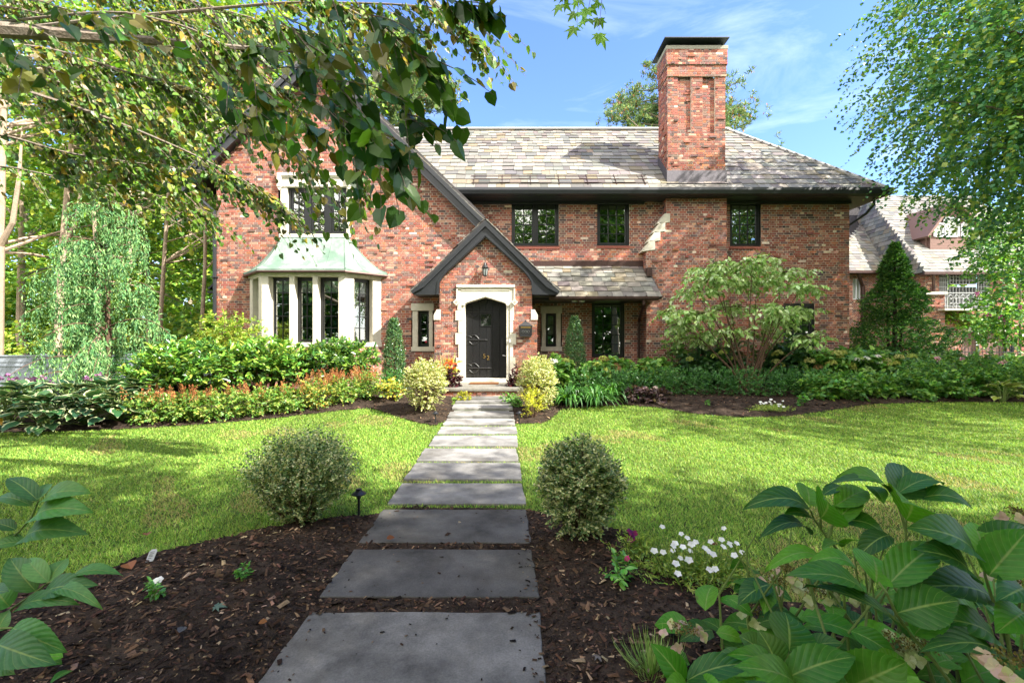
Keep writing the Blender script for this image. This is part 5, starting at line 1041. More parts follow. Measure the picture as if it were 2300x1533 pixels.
for i, (px, py, l) in enumerate(hp): hosta('white-edged ' + l, at(px, py + 4), PAL['hosta'], 400 + i, 46, .27, .46)
r = np.random.default_rng(9)
p = at(88, 962); scatter_o = scatter('fallen_leaf', HL, np.array([(.9, -.5, -.4)]), np.array([(0, -.7, .6)]), np.array([.2]), np.array([(p[0] - .05, p[1] - .62, p[2] + .18)]), hx('c8961e'), M['leaf']); tag(scatter_o, 'single yellow leaf at the foot of the front hostas', 'leaf')
# astilbes with rust plumes
def astilbe(label, loc, seed, yel=0, h=.5, npl=12):
    t = bush('astilbe', label, 'plant', (0, 0, 0), [((0, 0, h * .45), (.34, .3, h * .4))], 170, .13, 9, .055, PAL['astilbe'] if not yel else np.vstack([PAL['astilbe'], hx('c0b050', 'c8a850')]), seed, OVAL, .55, 'leaf', .1, 'astilbes edging the left bed', 10, -.3, smat='stem', sr=.004)
    r = np.random.default_rng(seed + 1); PP, AA = [], []; g = Geo()
    for k in range(npl):
        b = np.array((r.normal(0, .16), r.normal(0, .14), h * .5)); e = b + np.array((r.normal(0, .1), r.normal(0, .08), h * r.uniform(.45, .75))); g.tube([b * (.4, .4, .2), b, e], [.004, .003, .001], 4, cap=False)
        m = 46; u = r.random((m, 1)); PP.append(b + (e - b) * (.35 + .65 * u) + rnd(m, r) * (.055 * (1.15 - u))); AA.append(norm(e - b) + rnd(m, r) * .7)
    for Pn, A_ in zip(PP, AA): s = r.uniform(.02, .04, len(Pn)); scatter('plume', KITE, A_, rnd(len(Pn), r), np.stack([s * .45, s, s], 1), Pn, pick(PAL['plume'], len(Pn), None, .15, r), M['pale'], t)
    g.build('flower_stalk', M['stem'], t); t.location = loc
for i, (px, py, l) in enumerate(((335, 950, 'astilbe with rust plumes leaning into the hostas'), (395, 948, 'astilbe with a broad rust plume, second from the hostas'), (455, 944, 'pale-leaved astilbe, third from the hostas'), (520, 938, 'astilbe in front of the bare rhododendron stems'), (585, 932, 'bright green astilbe with few plumes, in the middle of the row'), (645, 926, 'bright green astilbe right of the middle of the row'), (705, 918, 'yellowing astilbe with tall rust plumes'), (765, 908, 'astilbe with many rust plumes below the dark green rhododendron'), (822, 898, 'astilbe at the right end of the row with dense rust plumes'))):
    p = at(px, py + 3); astilbe(l, p, 420 + i * 3, i == 6, .50 if i not in (6, 7, 8) else .6, (10, 16, 9, 12, 4, 4, 16, 18, 18)[i])
for i, (px, py, l) in enumerate(((40, 888, 'left edge'), (120, 885, 'middle'), (270, 880, 'cypress foot'))):
    t = bush('bee_balm', 'purple-pink flowering perennial peeping over the hostas at the ' + l, 'plant', (0, 0, 0), [((0, 0, .2), (.4, .25, .18))], 60, .14, 8, .07, PAL['green'], 440 + i, OVAL, .4, 'leaf', .1, 'bee balms behind the hostas', 8, -.6); r = np.random.default_rng(i); c = r.normal(0, 1, (60, 3)) * (.3, .15, .03) + (0, 0, .58); c = c[np.repeat(np.arange(7), 9)[:60] * 3 % 60] + r.normal(0, .02, (60, 3))
    scatter('flower', KITE, rnd(60, r) + (0, 0, .4), rnd(60, r), np.full(60, .05), c, pick(hx('a86a98', 'c088b0', '8a5a80'), 60, None, .1, r), M['petal'], t); p = at(px, py + 18); t.location = (p[0], 9.3, .1)
# low boxwoods by the left of the door, yellow perennial
t = bush('boxwood', 'low clipped green boxwood at the foot of the left columnar holly', 'shrub', (pxs(878, 11.2), 11.2, .17), [((0, 0, .28), (.5, .35, .28))], 420, .1, 10, .03, PAL['hedge'], 450, OVAL, .55, 'gloss')
t = bush('perennial', 'yellowing low perennial on the mulch left of the cream bush', 'plant', at(880, 905), [((0, 0, .2), (.28, .2, .16))], 60, .16, 7, .085, hx('b8b848', '8aa040', 'c8b850', '6c8a3a'), 451, OVAL, .6, 'leaf', .2)
# planting beside the door
for s, (px, y, l, k) in enumerate(((1018, 10.9, 'left', 1), (1161, 11.0, 'right', 0))):
    x = pxs(px, y); t = bush('coleus', 'dark burgundy coleus beside the landing, ' + ('below the orange flowers' if k else 'behind the right cream bush'), 'plant', (x, y, .17), [((0, 0, .35), (.16, .16, .33)), ((-.05, 0, .2), (.18, .16, .2))], 150, .1, 8, .065, PAL['coleus'], 460 + s, OVAL, .55, 'leaf', .3)
t = bush('marigold', 'orange and yellow flowers crowded left of the stone landing', 'flowers', (0, 0, 0), [((0, 0, .62), (.22, .18, .16)), ((-.05, 0, .35), (.2, .15, .3))], 90, .1, 8, .05, PAL['lime'] * .7, 465, OVAL, .4, 'leaf'); r = np.random.default_rng(3)
for k in range(26):
    n = 8; c = np.array((r.normal(.02, .13), r.normal(-.1, .08), r.uniform(.6, .84))) + r.normal(0, .012, (n, 3)); scatter('flower', OVAL, rnd(n, r) + (0, -.3, .5), rnd(n, r) * .4 + (0, -.5, .8), np.full(n, .034), c, pick(hx('e07a1c', 'd85a20', 'e8a02a', 'd04818'), 1, None, .1, r) * r.uniform(.85, 1.15, (n, 1)), M['petal'], t)
t.location = (pxs(1012, 11.1), 11.1, .17)
def grass_tuft(name, label, loc, n, h, wdt, spread, pal, seed, cat='grass', mat='leaf', T=STRAP, lean=.5, grp=None, core=.1):
    t = thing(name, label, cat, (0, 0, 0), grp); r = np.random.default_rng(seed); a = r.uniform(0, 6.283, n); k = r.random(n); b = np.c_[np.cos(a), np.sin(a), 0 * a] * (core * k)[:, None]; ax = np.c_[np.cos(a) * lean * k * 1.6, np.sin(a) * lean * k * 1.6, np.ones(n)] + r.normal(0, .1, (n, 3)); nr = np.c_[-np.cos(a), -np.sin(a), np.full(n, .4)] + r.normal(0, .2, (n, 3)); nr = -nr; nr[:, 2] = -.2
    s = h * r.uniform(.6, 1.1, n); scatter('foliage', T, ax, -nr, np.stack([np.full(n, wdt) * r.uniform(.7, 1.2, n), s, -s * spread], 1), b, pick(pal, n, None, .15, r), M[mat], t); t.location = loc; return t
grass_tuft('ornamental_grass', 'thin upright grass spikes behind the orange flowers', (pxs(998, 11.3), 11.3, .5), 46, .75, .012, .3, hx('94a84a', 'b0b060', 'c4bc80'), 470, 'plant', lean=.25); grass_tuft('ornamental_grass', 'thin dry grass stalks behind the right cream bush', (pxs(1178, 11.4), 11.4, .3), 22, .85, .01, .4, hx('a4a860', 'c0b078', '8aa04a'), 471, 'plant', lean=.3)
for i, (px, py, rr, l) in enumerate(((1043, 900, .17, 'lime green low mound at the left foot of the brick step'), (1143, 905, .2, 'mossy green low mound at the right foot of the brick step'), (1160, 915, .12, 'small green seedling clump below the right cream bush'))):
    bush('sedum', l, 'plant', at(px, py), [((0, 0, rr * .5), (rr, rr * .8, rr * .5))], 90, .06, 8, .035, PAL['lime'] * .6 if i == 0 else PAL['green'], 475 + i, OVAL, .6, 'leaf', stems=4)
t = bush('spirea', 'bright lime-yellow feathery plant in front of the right cream bush', 'plant', at(1196, 942), [((0, 0, .26), (.16, .14, .2))], 70, .16, 10, .05, PAL['lime'], 480, KITE, .22, 'leaf', .05, stems=12, down=-.9, hang=-.2)
ARCH = (np.array([(s_ * w_, y_, z_) for y_, z_, w_ in ((0, 0, .35), (.38, .06, .5), (.66, .24, .5), (.8, .5, .4), (.78, .74, .22)) for s_ in (-1, 1)] + [(0, .7, .9)], float), tri(*[f for k in range(4) for f in ((k * 2, k * 2 + 1, k * 2 + 3), (k * 2, k * 2 + 3, k * 2 + 2))], (8, 9, 10)))
def arching(name, label, loc, n, h, wdt, pal, seed, grp=None, mat='gloss', core=.12):
    t = thing(name, label, 'plant', (0, 0, 0), grp); r = np.random.default_rng(seed); a = r.uniform(0, 6.283, n); k = r.random(n) ** .7; o_ = np.c_[np.cos(a), np.sin(a), 0 * a]; ax = np.c_[o_[:, :2] * (.15 + .75 * k)[:, None], np.ones(n)] + r.normal(0, .08, (n, 3)); s = h * r.uniform(.65, 1.15, n)
    scatter('foliage', ARCH, ax, o_ + (0, 0, .05), np.stack([wdt * r.uniform(.7, 1.2, n), s, s * (.45 + .5 * k)], 1), o_ * (core * k)[:, None], pick(pal, n, None, .15, r), M[mat], t); t.location = loc; return t
# liriope, heuchera, hedge
for i, (px, py, l) in enumerate(((1278, 916, 'left clump right behind the cream bush'), (1335, 917, 'middle clump spilling onto the lawn'), (1372, 905, 'right clump beside the dark heuchera'))):
    arching('liriope', 'dark green strap-leaved liriope, ' + l, at(px, py - 6), 170, .5, .034, PAL['liriope'], 485 + i, 'liriope clumps at the corner of the right bed', 'leaf')
bush('heuchera', 'purple-black heuchera low on the mulch beside the liriope', 'plant', at(1452, 906), [((0, 0, .12), (.5, .25, .1))], 130, .12, 6, .075, PAL['heuch'], 490, OVAL, .95, 'pale', .2, smat='darkbark')
r = np.random.default_rng(60); hb = [((x, 10.45 + .12 * math.sin(x * 1.9), .30 + .03 * math.sin(x * 4)), (.42, .36, .33)) for x in np.arange(1.75, 7.4, .5)]
HD = thing('box_hedge', 'low dark green clipped box hedge along the front of the right bed', 'hedge', (4.5, 10.4, .17)); hb = [((c[0], c[1], c[2] + .17), k) for c, k in hb]
crown('foliage', hb, 3000, .1, 11, .032, PAL['hedge'], M['gloss'], HD, OVAL, 0, 495, .35, -.4, None, .6, hang=-.1); g = Geo()
for c, k in hb: g.tube([(c[0], c[1], .1), (c[0], c[1], .45)], [.012, .005], 5); g.tube([(c[0] + .1, c[1], .1), (c[0] + .25, c[1] + .1, .5)], [.01, .004], 5)
g.build('stem', M['woodstem'], HD)
# hydrangeas with greenish heads in the back row of the right bed
def head(g_P, g_A, c, R, n, r): u = rnd(n, r); u[:, 2] = np.abs(u[:, 2]) * .9 - .1; g_P.append(c + u * R); g_A.append(u)
def hydr(label, loc, w, h, nh, seed, pal=None, hpal=None):
    t = bush('hydrangea', label, 'shrub', (0, 0, 0), [((0, 0, h * .55), (w / 2, w * .35, h * .42))], int(150 * w * h + 40), .2, 8, .13, pal if pal is not None else PAL['hydr'], seed, HEART, .75, 'leaf', .2, 'hydrangeas below the right wing windows', 14, -.3, .5, .2, .6); r = np.random.default_rng(seed + 2); PP, AA = [], []
    for k in range(nh + 2): head(PP, AA, np.array((r.uniform(-.45, .45) * w, -w * .22 - r.random() * .1, h * r.uniform(.55, 1.0))), r.uniform(.085, .125), 150, r)
    for Pn, A_ in zip(PP, AA): tang = rnd(len(Pn), r); hc = pick(hpal if hpal is not None else PAL['head'], 1, None, .1, r); scatter('flower_head', OVAL, tang - A_ * np.sum(tang * A_, 1)[:, None], A_, np.stack([np.full(len(Pn), .026), np.full(len(Pn), .03), np.full(len(Pn), .03)], 1), Pn, hc * r.uniform(.85, 1.15, (len(Pn), 1)), M['petal'], t)
    t.location = loc
HY = [(1250, 11.6, .9, .85, 2, 'white-headed hydrangea between the cream bush and the right columnar holly'), (1335, 11.5, .7, .75, 2, 'low hydrangea under the window right of the holly'), (1385, 11.3, .95, .85, 5, 'hydrangea with browning heads in front of the brown downspout'), (1470, 11.6, .9, .8, 2, 'hydrangea with lime heads at the foot of the chimney breast'), (1590, 11.9, 1.5, 1.0, 2, 'dark hydrangea left of the dogwood stems'), (1770, 12.0, 1.3, 1.15, 2, 'dark hydrangea right of the dogwood stems'), (1850, 11.6, 1.2, 1.0, 4, 'hydrangea with browned heads below the right lower window'), (1915, 11.7, 1.3, 1.05, 7, 'hydrangea at the right corner of the house with pale heads'), (1985, 11.8, 1.1, .95, 5, 'hydrangea beyond the house corner with lime heads')]
for i, (px, Y, w, h, nh, l) in enumerate(HY): hydr(l, (pxs(px, Y), Y, .17), w, h, nh, 510 + 4 * i, None if i not in (4, 5) else PAL['dark'], np.vstack([PAL['white'], PAL['head']]) if i in (0, 7) else (np.vstack([PAL['head'], PAL['cone']]) if i in (2, 6) else None))
for i, (px, Y, h, w, l) in enumerate(((1530, 12.6, 1.75, 1.1, 'loose leggy shrub against the chimney breast'), (1735, 12.7, 1.55, 1.2, 'round dark shrub left of the right lower window'), (1640, 12.8, 1.3, 1.5, 'dim shrub behind the dogwood stems'))):
    bush('viburnum', l, 'shrub', (pxs(px, Y), Y, .17), [((0, 0, h * .75), (w / 2, .35, h * .25)), ((.05, 0, h * .4), (w * .45, .3, h * .3))], 150, .2, 9, .09, PAL['green'] if i != 2 else PAL['dark'], 560 + i, OVAL, .5, 'gloss', .2, 'viburnums against the right wing', 14)
# far right perennials
r = np.random.default_rng(71); FR = [(1850, 905, .45, 'anemone'), (1905, 905, .5, 'anemone'), (1960, 900, .5, 'anemone'), (2010, 893, .5, 'anemone'), (2055, 902, .45, 'fern_peony'), (2120, 902, .5, 'fern_peony'), (2180, 898, .5, 'fern_peony')]
lab = ['at the tip of the bare mulch', 'right of the bare mulch tip', 'with arching stems below the corner hydrangeas', 'with narrow arching leaves', 'at the lawn edge left of the yellow hosta', 'mounded in the middle of the far bed edge', 'mounded just left of the yellow hosta']
for i, (px, py, h, k) in enumerate(FR):
    if i == 3: arching('daylily', 'arching strap-leaved daylily in the far right bed', at(px, py - 6), 110, .7, .035, PAL['green'], 575, None, 'leaf'); continue
    bush('anemone' if i < 4 else 'peony', 'leafy green ' + ('anemone ' if i < 4 else 'peony ') + lab[i], 'plant', at(px, py - 5), [((0, 0, h * .5), (.42, .35, h * .45))], 120, .18, 8, .1, PAL['green'], 576 + i, OVAL, .6, 'leaf', .3, 'leafy perennials along the far right bed', 10, -.4, smat='stem', sr=.005)
for i, (px, Y, l) in enumerate(((2085, 10.4, 'leftmost, behind the peonies'), (2150, 10.8, 'second, below the arborvitae edge'), (2215, 10.3, 'with many blooms left of the edge'), (2280, 10.2, 'at the right edge of the photo'), (2330, 10.6, 'cut off by the right edge'))):
    t = bush('turtlehead', 'pink-flowered turtlehead, ' + l, 'plant', (0, 0, 0), [((0, 0, .4), (.5, .4, .38))], 150, .2, 9, .085, PAL['green'], 590 + i, OVAL, .4, 'leaf', .1, 'pink turtleheads in the far right bed', 12, -.7, smat='stem', sr=.005); q = np.random.default_rng(i); n = 130; k = q.normal(0, 1, (18, 3)) * (.3, .2, .08) + (0, -.18, .84); n = 12
    for kk in k: scatter('flower_spike', OVAL, rnd(n, q) + (0, 0, .5), rnd(n, q), np.stack([np.full(n, .042), np.full(n, .055), np.full(n, .05)], 1), kk + q.normal(0, .026, (n, 3)), pick(PAL['pink'], n, None, .1, q), M['petal'], t); t.location = (pxs(px, Y), Y, .17)
hosta('yellow-edged lime hosta at the right end of the lawn edge', at(2252, 903), PAL['hostay'], 600, 26, .22, .3, None)
for i, (px, Y, l) in enumerate(((1975, 13.6, 'left of the arborvitae foot'), (2060, 13.2, 'in front of the arborvitae'), (2130, 13.4, 'right of the arborvitae foot'), (2200, 13.3, 'in front of the iron fence'), (2275, 13.6, 'before the fence at the right edge'))):
    bush('pachysandra', 'broad-leaved green shrub ' + l, 'shrub', (pxs(px, Y), Y, .17), [((0, 0, .45), (.75, .5, .42))], 190, .18, 9, .12, PAL['hydr'], 610 + i, OVAL, .45, 'gloss', .1, 'broad-leaved shrubs at the back of the far right bed', 8, -.5)
def petunia(name, label, loc, w, nf, seed, fcol, fs=.022, h=.16, dens=260):
    t = thing(name, label, 'flowers', (0, 0, 0)); r = np.random.default_rng(seed); n = dens; C = np.c_[r.normal(0, w * .25, n), r.normal(0, w * .16, n), np.full(n, .02)]; D = norm(np.c_[C[:, 0] * 3, C[:, 1] * 3, np.ones(n) * .8] + rnd(n, r) * .4); L = h * r.uniform(.6, 1.2, n); Pn, ax, nr = twigs(C, D, L, 9, .25, .8, -.1, r, .4); s = r.uniform(.018, .035, len(Pn))
    scatter('foliage', OVAL, ax, nr, np.stack([s * .3, s, s], 1), Pn, pick(hx('7c9c3c', '94ae4a', '62883a', 'a8b458'), len(Pn), None, .12, r), M['leaf'], t)
    k = np.arange(nf); c = np.c_[r.normal(0, w * .27, nf), r.normal(0, w * .17, nf), h * r.uniform(.75, 1.5, nf)]; up = norm(np.c_[r.normal(0, .3, nf), np.full(nf, -.5), np.ones(nf)]); PP, AA, NN = [], [], []
    for q in range(5):
        a = q * 2 * math.pi / 5; x_ = norm(np.cross(up, (0, 1.0, .2))); y_ = np.cross(up, x_); PP.append(c); AA.append(x_ * math.cos(a) + y_ * math.sin(a) + up * .18); NN.append(up)
    g = Geo()
    for q in range(nf): s_ = fs * r.uniform(.8, 1.2); scatter('flower', OVAL, np.array([a_[q] for a_ in AA]), np.array([a_[q] for a_ in NN]), np.full(5, s_), np.array([a_[q] for a_ in PP]), pick(fcol, 5, None, .05, r), M['petal'], t)
    for q in c: g.tube([(q[0] * .7, q[1] * .7, 0), q * (.9, .9, .6), q], [.003, .002, .002], 4, cap=False)
    g.build('stem', M['stem'], t); t.location = loc; return t
petunia('petunia_clump', 'wide clump of white petunias at the edge of the front mulch', at(1560, 1322), .5, 30, 620, PAL['white'], .022, .16, 420); petunia('petunia_clump', 'small white petunias on the mulch tongue of the right bed', at(1735, 928), .6, 14, 621, PAL['white'], .028, .14, 160)
petunia('petunia_plant', 'weedy plant with dark purple blooms behind the white petunias', at(1440, 1282), .22, 3, 622, hx('5a1c58', '7c2050'), .026, .17, 90)
def seedling(label, loc, seed, nf, fcol, h=.1, cat='plant'):
    t = bush('vinca', label, cat, (0, 0, 0), [((0, 0, h * .5), (h * .3, h * .3, h * .5))], 14, h * .4, 6, h * .36, hx('5c9a3a', '74ac44', '468432'), seed, OVAL, .45, 'gloss', .05, None, 4, -.7, smat='stem', sr=.003)
    if nf:
        q = np.random.default_rng(seed); PP, AA, NN = [], [], []
        for k in range(nf):
            c = np.array((q.normal(0, h * .35), q.normal(0, h * .2), h * 1.02)); u = norm(np.array((q.normal(0, .3), -.6, .8)))
            for j in range(5): a = j * 1.2566; x_ = norm(np.cross(u, (0, 1.0, .2))); PP.append(c); AA.append(x_ * math.cos(a) + np.cross(u, x_) * math.sin(a)); NN.append(u)
        scatter('flower', OVAL, np.array(AA), np.array(NN), np.full(len(PP), .019), np.array(PP), pick(fcol, len(PP), None, .04), M['petal'], t)
    t.location = loc
seedling('young pink vinca on the mulch right of the dark slabs', at(1392, 1345), 630, 1, hx('c8407a'), .13); seedling('low vinca with two white blooms on the left front mulch', at(348, 1385), 631, 2, PAL['white'], .09); seedling('bare little green seedling on the mulch left of the slabs', at(548, 1340), 632, 0, None, .075); seedling('tiny seedling on the bare mulch of the right bed', at(1590, 918), 633, 0, None, .1); seedling('green volunteer plant at the front of the right bed mulch', at(1800, 916), 634, 0, None, .2)
grass_tuft('grass_tuft', 'thin grass tuft growing in the mulch beside the first slab', at(1462, 1562), 160, .16, .0035, .6, hx('8aa858', '9cb46a', '6c9040'), 640, 'grass', lean=.6, core=.05)
# ------------------------------------------------------------------ close hydrangeas
def bigleaf(acc, base, tip, w, nrm, curl=.12, fold=.18, seed=0, col=None, nu=9, nt_=27):
    r = np.random.default_rng(seed); A_ = tip - base; L = np.linalg.norm(A_); y = A_ / L; x = norm(np.cross(y, nrm)); z = np.cross(x, y); u = np.linspace(-1, 1, nu); t = np.linspace(0, 1, nt_); U, T_ = np.meshgrid(u, t)
    W_ = np.sin(np.pi * np.clip(T_, 0, 1) ** .78) ** .72 * (1 - .35 * T_ ** 6); W_[0] = .02; W_[-1] = .01; ser = 1 + .045 * ((np.arange(nt_) % 2)[:, None] - .5) * (np.abs(U) > .9)
    X = U * W_ * w * .5 * ser; bend = curl * L * (4 * T_ * (1 - T_)) - curl * .5 * L * T_ ** 2; rip = .0045 * L * np.sin((T_ * 8 - np.abs(U) * 2.3) * 2 * np.pi) * np.abs(U)
    Z = bend + np.abs(U) ** 1.2 * W_ * w * .5 * fold * 1.4 + rip + .03 * L * math.sin(seed) * U * T_
    V = base + X[..., None] * x + (T_ * L)[..., None] * y + Z[..., None] * z; i, j = np.meshgrid(np.arange(nu - 1), np.arange(nt_ - 1)); a = (j * nu + i).ravel(); Fc = np.stack([a, a + 1, a + nu + 1, a + nu], 1)
    n0 = acc['n']; acc['V'].append(V.reshape(-1, 3)); acc['F'].append(Fc + n0); acc['n'] += nu * nt_; acc['L'].append(np.stack([U, T_, 0 * U], -1).reshape(-1, 3)); acc['C'].append(np.tile(col if col is not None else pick(hx('42801e', '508e22', '2f6226', '5e9c24', '356c22'), 1, None, .12, r)[0], (nu * nt_, 1)))
def finish_leaves(acc, name, parent): return mesh_np(name, np.vstack(acc['V']), [np.vstack(acc['F'])], M['vein'], parent, np.vstack(acc['C']), np.vstack(acc['L']), True)
new_acc = lambda: dict(V=[], F=[], L=[], C=[], n=0)
def place(acc, rows, fx, fy, gst=None):
    for i, (bx_, by_, tx, ty, w, Yb, Yt, f, cu) in enumerate(rows):
        b = P(fx(bx_), fy(by_), Yb); t = P(fx(tx), fy(ty), Yt); n = norm(np.array((0, -1.0, .25)) * f + np.array((0, .1, 1.0)) * (1 - f)); bigleaf(acc, b, t, w / 2.82 / F * (Yb + Yt) / 2, n, cu, .16, i * 7 + 1)
HR = thing('hydrangea', 'big-leaved hydrangea with fading lacecap flowers filling the bottom right corner', 'shrub', (1.5, 1.5, .05)); acc = new_acc(); fx = lambda c: 1650 + c / 2.877; fy = lambda c: 1000 + c / 2.877
rows = [(1050, 330, 1092, 122, 250, 1.75, 1.85, .8, .06), (1000, 300, 675, 182, 150, 1.75, 1.72, .35, .16), (1052, 312, 1362, 226, 130, 1.75, 1.8, .35, .16), (1110, 482, 1105, 345, 330, 1.72, 1.55, .45, .12), (1195, 342, 1542, 384, 150, 1.75, 1.7, .4, .2), (870, 262, 968, 368, 110, 1.8, 1.7, .4, .1), (1000, 302, 600, 232, 110, 1.75, 1.68, .35, .14),
        (480, 385, 460, 252, 185, 1.7, 1.8, .8, .06), (556, 470, 590, 332, 270, 1.68, 1.55, .55, .1), (490, 420, 75, 374, 170, 1.7, 1.68, .4, .2), (500, 468, 330, 428, 110, 1.7, 1.65, .4, .1), (650, 392, 862, 282, 150, 1.72, 1.8, .5, .1), (632, 520, 835, 335, 130, 1.7, 1.75, .35, .1), (490, 576, 165, 568, 140, 1.72, 1.66, .3, .25), (680, 490, 992, 580, 150, 1.72, 1.68, .4, .2), (570, 320, 702, 262, 70, 1.75, 1.8, .4, .1),
        (690, 655, 570, 650, 90, 1.7, 1.6, .15, .1), (690, 655, 835, 618, 90, 1.7, 1.6, .15, .1), (1000, 580, 785, 725, 140, 1.6, 1.55, .35, .15), (600, 760, 205, 770, 120, 1.55, 1.5, .25, .2),
        (912, 885, 890, 705, 330, 1.32, 1.4, .75, .08), (990, 905, 1330, 622, 220, 1.32, 1.36, .35, .1), (842, 945, 340, 822, 210, 1.32, 1.25, .4, .12), (1110, 1232, 480, 880, 200, 1.3, 1.26, .3, .1), (1045, 1082, 1455, 998, 260, 1.3, 1.26, .6, .14), (1160, 1222, 1400, 1020, 190, 1.3, 1.3, .35, .12), (1222, 935, 1040, 800, 150, 1.36, 1.42, .4, .1), (780, 790, 480, 740, 130, 1.42, 1.42, .35, .2),
        (1562, 705, 1150, 512, 280, 1.35, 1.32, .5, .12), (1602, 742, 1540, 490, 230, 1.35, 1.42, .6, .1), (1640, 842, 1900, 540, 260, 1.33, 1.34, .45, .1), (1530, 852, 1185, 660, 260, 1.34, 1.3, .5, .14), (1590, 725, 1890, 510, 220, 1.36, 1.4, .4, .1), (1620, 760, 1850, 780, 160, 1.38, 1.3, .4, .15), (1660, 980, 1210, 900, 260, 1.4, 1.35, .45, .1), (1590, 1110, 1300, 990, 240, 1.45, 1.4, .5, .1), (1440, 1250, 1230, 1110, 220, 1.42, 1.38, .5, .1), (1700, 1270, 1260, 1100, 230, 1.35, 1.3, .45, .12), (1720, 1390, 1235, 1290, 200, 1.3, 1.22, .35, .15), (1560, 1290, 1250, 1270, 120, 1.32, 1.28, .2, .1), (1870, 930, 1720, 990, 240, 1.35, 1.25, .5, .1), (1800, 1180, 1600, 1010, 260, 1.4, 1.42, .5, .1), (1870, 1080, 1700, 1200, 220, 1.32, 1.25, .45, .1),
        (352, 1325, 330, 1072, 290, 1.27, 1.36, .8, .08), (270, 1425, 160, 1195, 210, 1.25, 1.28, .65, .12), (275, 1480, -20, 1332, 160, 1.24, 1.2, .4, .15), (330, 1505, 785, 1352, 230, 1.24, 1.22, .5, .16), (180, 1342, 30, 1225, 160, 1.3, 1.32, .5, .1), (390, 1540, 20, 1420, 200, 1.22, 1.15, .5, .12), (740, 1560, 1110, 1400, 320, 1.25, 1.2, .6, .1), (470, 1320, 690, 1270, 130, 1.35, 1.3, .4, .12), (1000, 1530, 1060, 1340, 260, 1.25, 1.3, .7, .1),
        (-330, 1540, -530, 1280, 170, 1.22, 1.24, .6, .12), (-310, 1520, 150, 1400, 170, 1.22, 1.2, .4, .15), (-300, 1560, -480, 1600, 150, 1.2, 1.1, .5, .1), (-250, 1570, -40, 1640, 190, 1.2, 1.12, .6, .1)]
place(acc, rows, fx, fy)
r = np.random.default_rng(88)
for k in range(330):   # lower foliage of the same shrub
    b = np.array((r.uniform(.72, 2.1), r.uniform(1.22, 2.1), r.uniform(.08, .66))); a = r.uniform(0, 6.283); L = r.uniform(.1, .17); e = b + L * np.array((math.cos(a), math.sin(a), r.uniform(-.4, .3)))
    if (b[0] - .75) < (b[2] - .15) * .5 or b[2] > .5 - .1 * (b[0] > 1.6): continue
    bigleaf(acc, b, e, L * .62, norm(np.array((r.normal(0, .3), -.4, 1))), .12, .16, k + 400, None, 5, 8)
finish_leaves(acc, 'foliage', HR); g = Geo(); Sx = lambda cx_, cy_, Y: P(fx(cx_), fy(cy_), Y)
for q in ([(1390, 1530, 1.3), (1280, 1380, 1.3), (1130, 1215, 1.3), (1040, 1080, 1.3), (980, 950, 1.3), (930, 880, 1.32)], [(1130, 1215, 1.3), (840, 945, 1.32)], [(1800, 1530, 1.3), (1760, 1200, 1.32), (1660, 980, 1.34), (1620, 850, 1.34), (1600, 740, 1.35)], [(1110, 1600, 1.75), (1110, 700, 1.74), (1105, 560, 1.73), (1110, 480, 1.72)], [(1110, 560, 1.73), (1050, 345, 1.75), (1000, 300, 1.75)], [(760, 1600, 1.72), (690, 800, 1.7), (680, 690, 1.7), (600, 600, 1.7), (510, 470, 1.7), (490, 420, 1.7)], [(600, 600, 1.7), (640, 500, 1.7)], [(555, 530, 1.7), (556, 470, 1.68)], [(470, 850, 1.6), (520, 1020, 1.6), (600, 1260, 1.55), (640, 1600, 1.5)], [(380, 1560, 1.24), (300, 1430, 1.25), (345, 1325, 1.27)], [(1790, 1200, 1.35), (1850, 1000, 1.35)], [(-330, 1540, 1.22), (-200, 1640, 1.2)]):
    pts = [Sx(*p) for p in q]; e = pts[0]
    if q[0][1] >= 1500: pts = [np.array((e[0] * 1.0, e[1] + .1, .02))] + pts
    g.tube(pts, np.linspace(.0065, .003, len(pts)), 6)
for k in range(40): b = np.array((r.uniform(.9, 2.0), r.uniform(1.4, 2.0), .03)); g.tube([b, b + (r.normal(0, .05), r.normal(0, .05), .3), b + (r.normal(0, .1), r.normal(0, .1), .6)], [.006, .005, .003], 5)
g.build('stem', M['stem'], HR)
def lacecap(parent, c, R, nflo, seed, tone, fs=.02, hang=.6):
    r = np.random.default_rng(seed); n = 170; u = rnd(n, r) * (R, R, R * .3) * (r.random((n, 1)) ** .4); fh = scatter('flower_head', OVAL, rnd(n, r) + (0, 0, .6), rnd(n, r), np.stack([np.full(n, .006), np.full(n, .008), np.full(n, .006)], 1), c + u, pick(hx('6a6230', '80743a', '54502a'), n, None, .15, r), M['pale'], parent)
    for k in range(nflo):
        P_, A_, N_ = [], [], []
        a = r.uniform(0, 6.283); f = c + np.array((math.cos(a) * R * 1.25, math.sin(a) * R * 1.25, -R * hang * r.uniform(.3, 1.2))); up = norm(np.array((math.cos(a) * .5, math.sin(a) * .5 - .8, .5)) + r.normal(0, .3, 3)); x_ = norm(np.cross(up, (.1, .2, 1.0)))
        for j in range(4): q = j * 1.5708 + .2; P_.append(f); A_.append(x_ * math.cos(q) + np.cross(up, x_) * math.sin(q) + up * .1); N_.append(up)
        s = fs * r.uniform(.8, 1.15, len(P_)); scatter('floret', OVAL, np.array(A_), np.array(N_), np.stack([s * 1.0, s, s], 1), np.array(P_), pick(tone, len(P_), None, .06, r), M['petal'], fh)
pk = hx('c8ac94', 'c4b890', 'b8bc7c', 'ccb0a0'); gr_ = hx('b4bc7c', 'a8b470', 'c0c490')
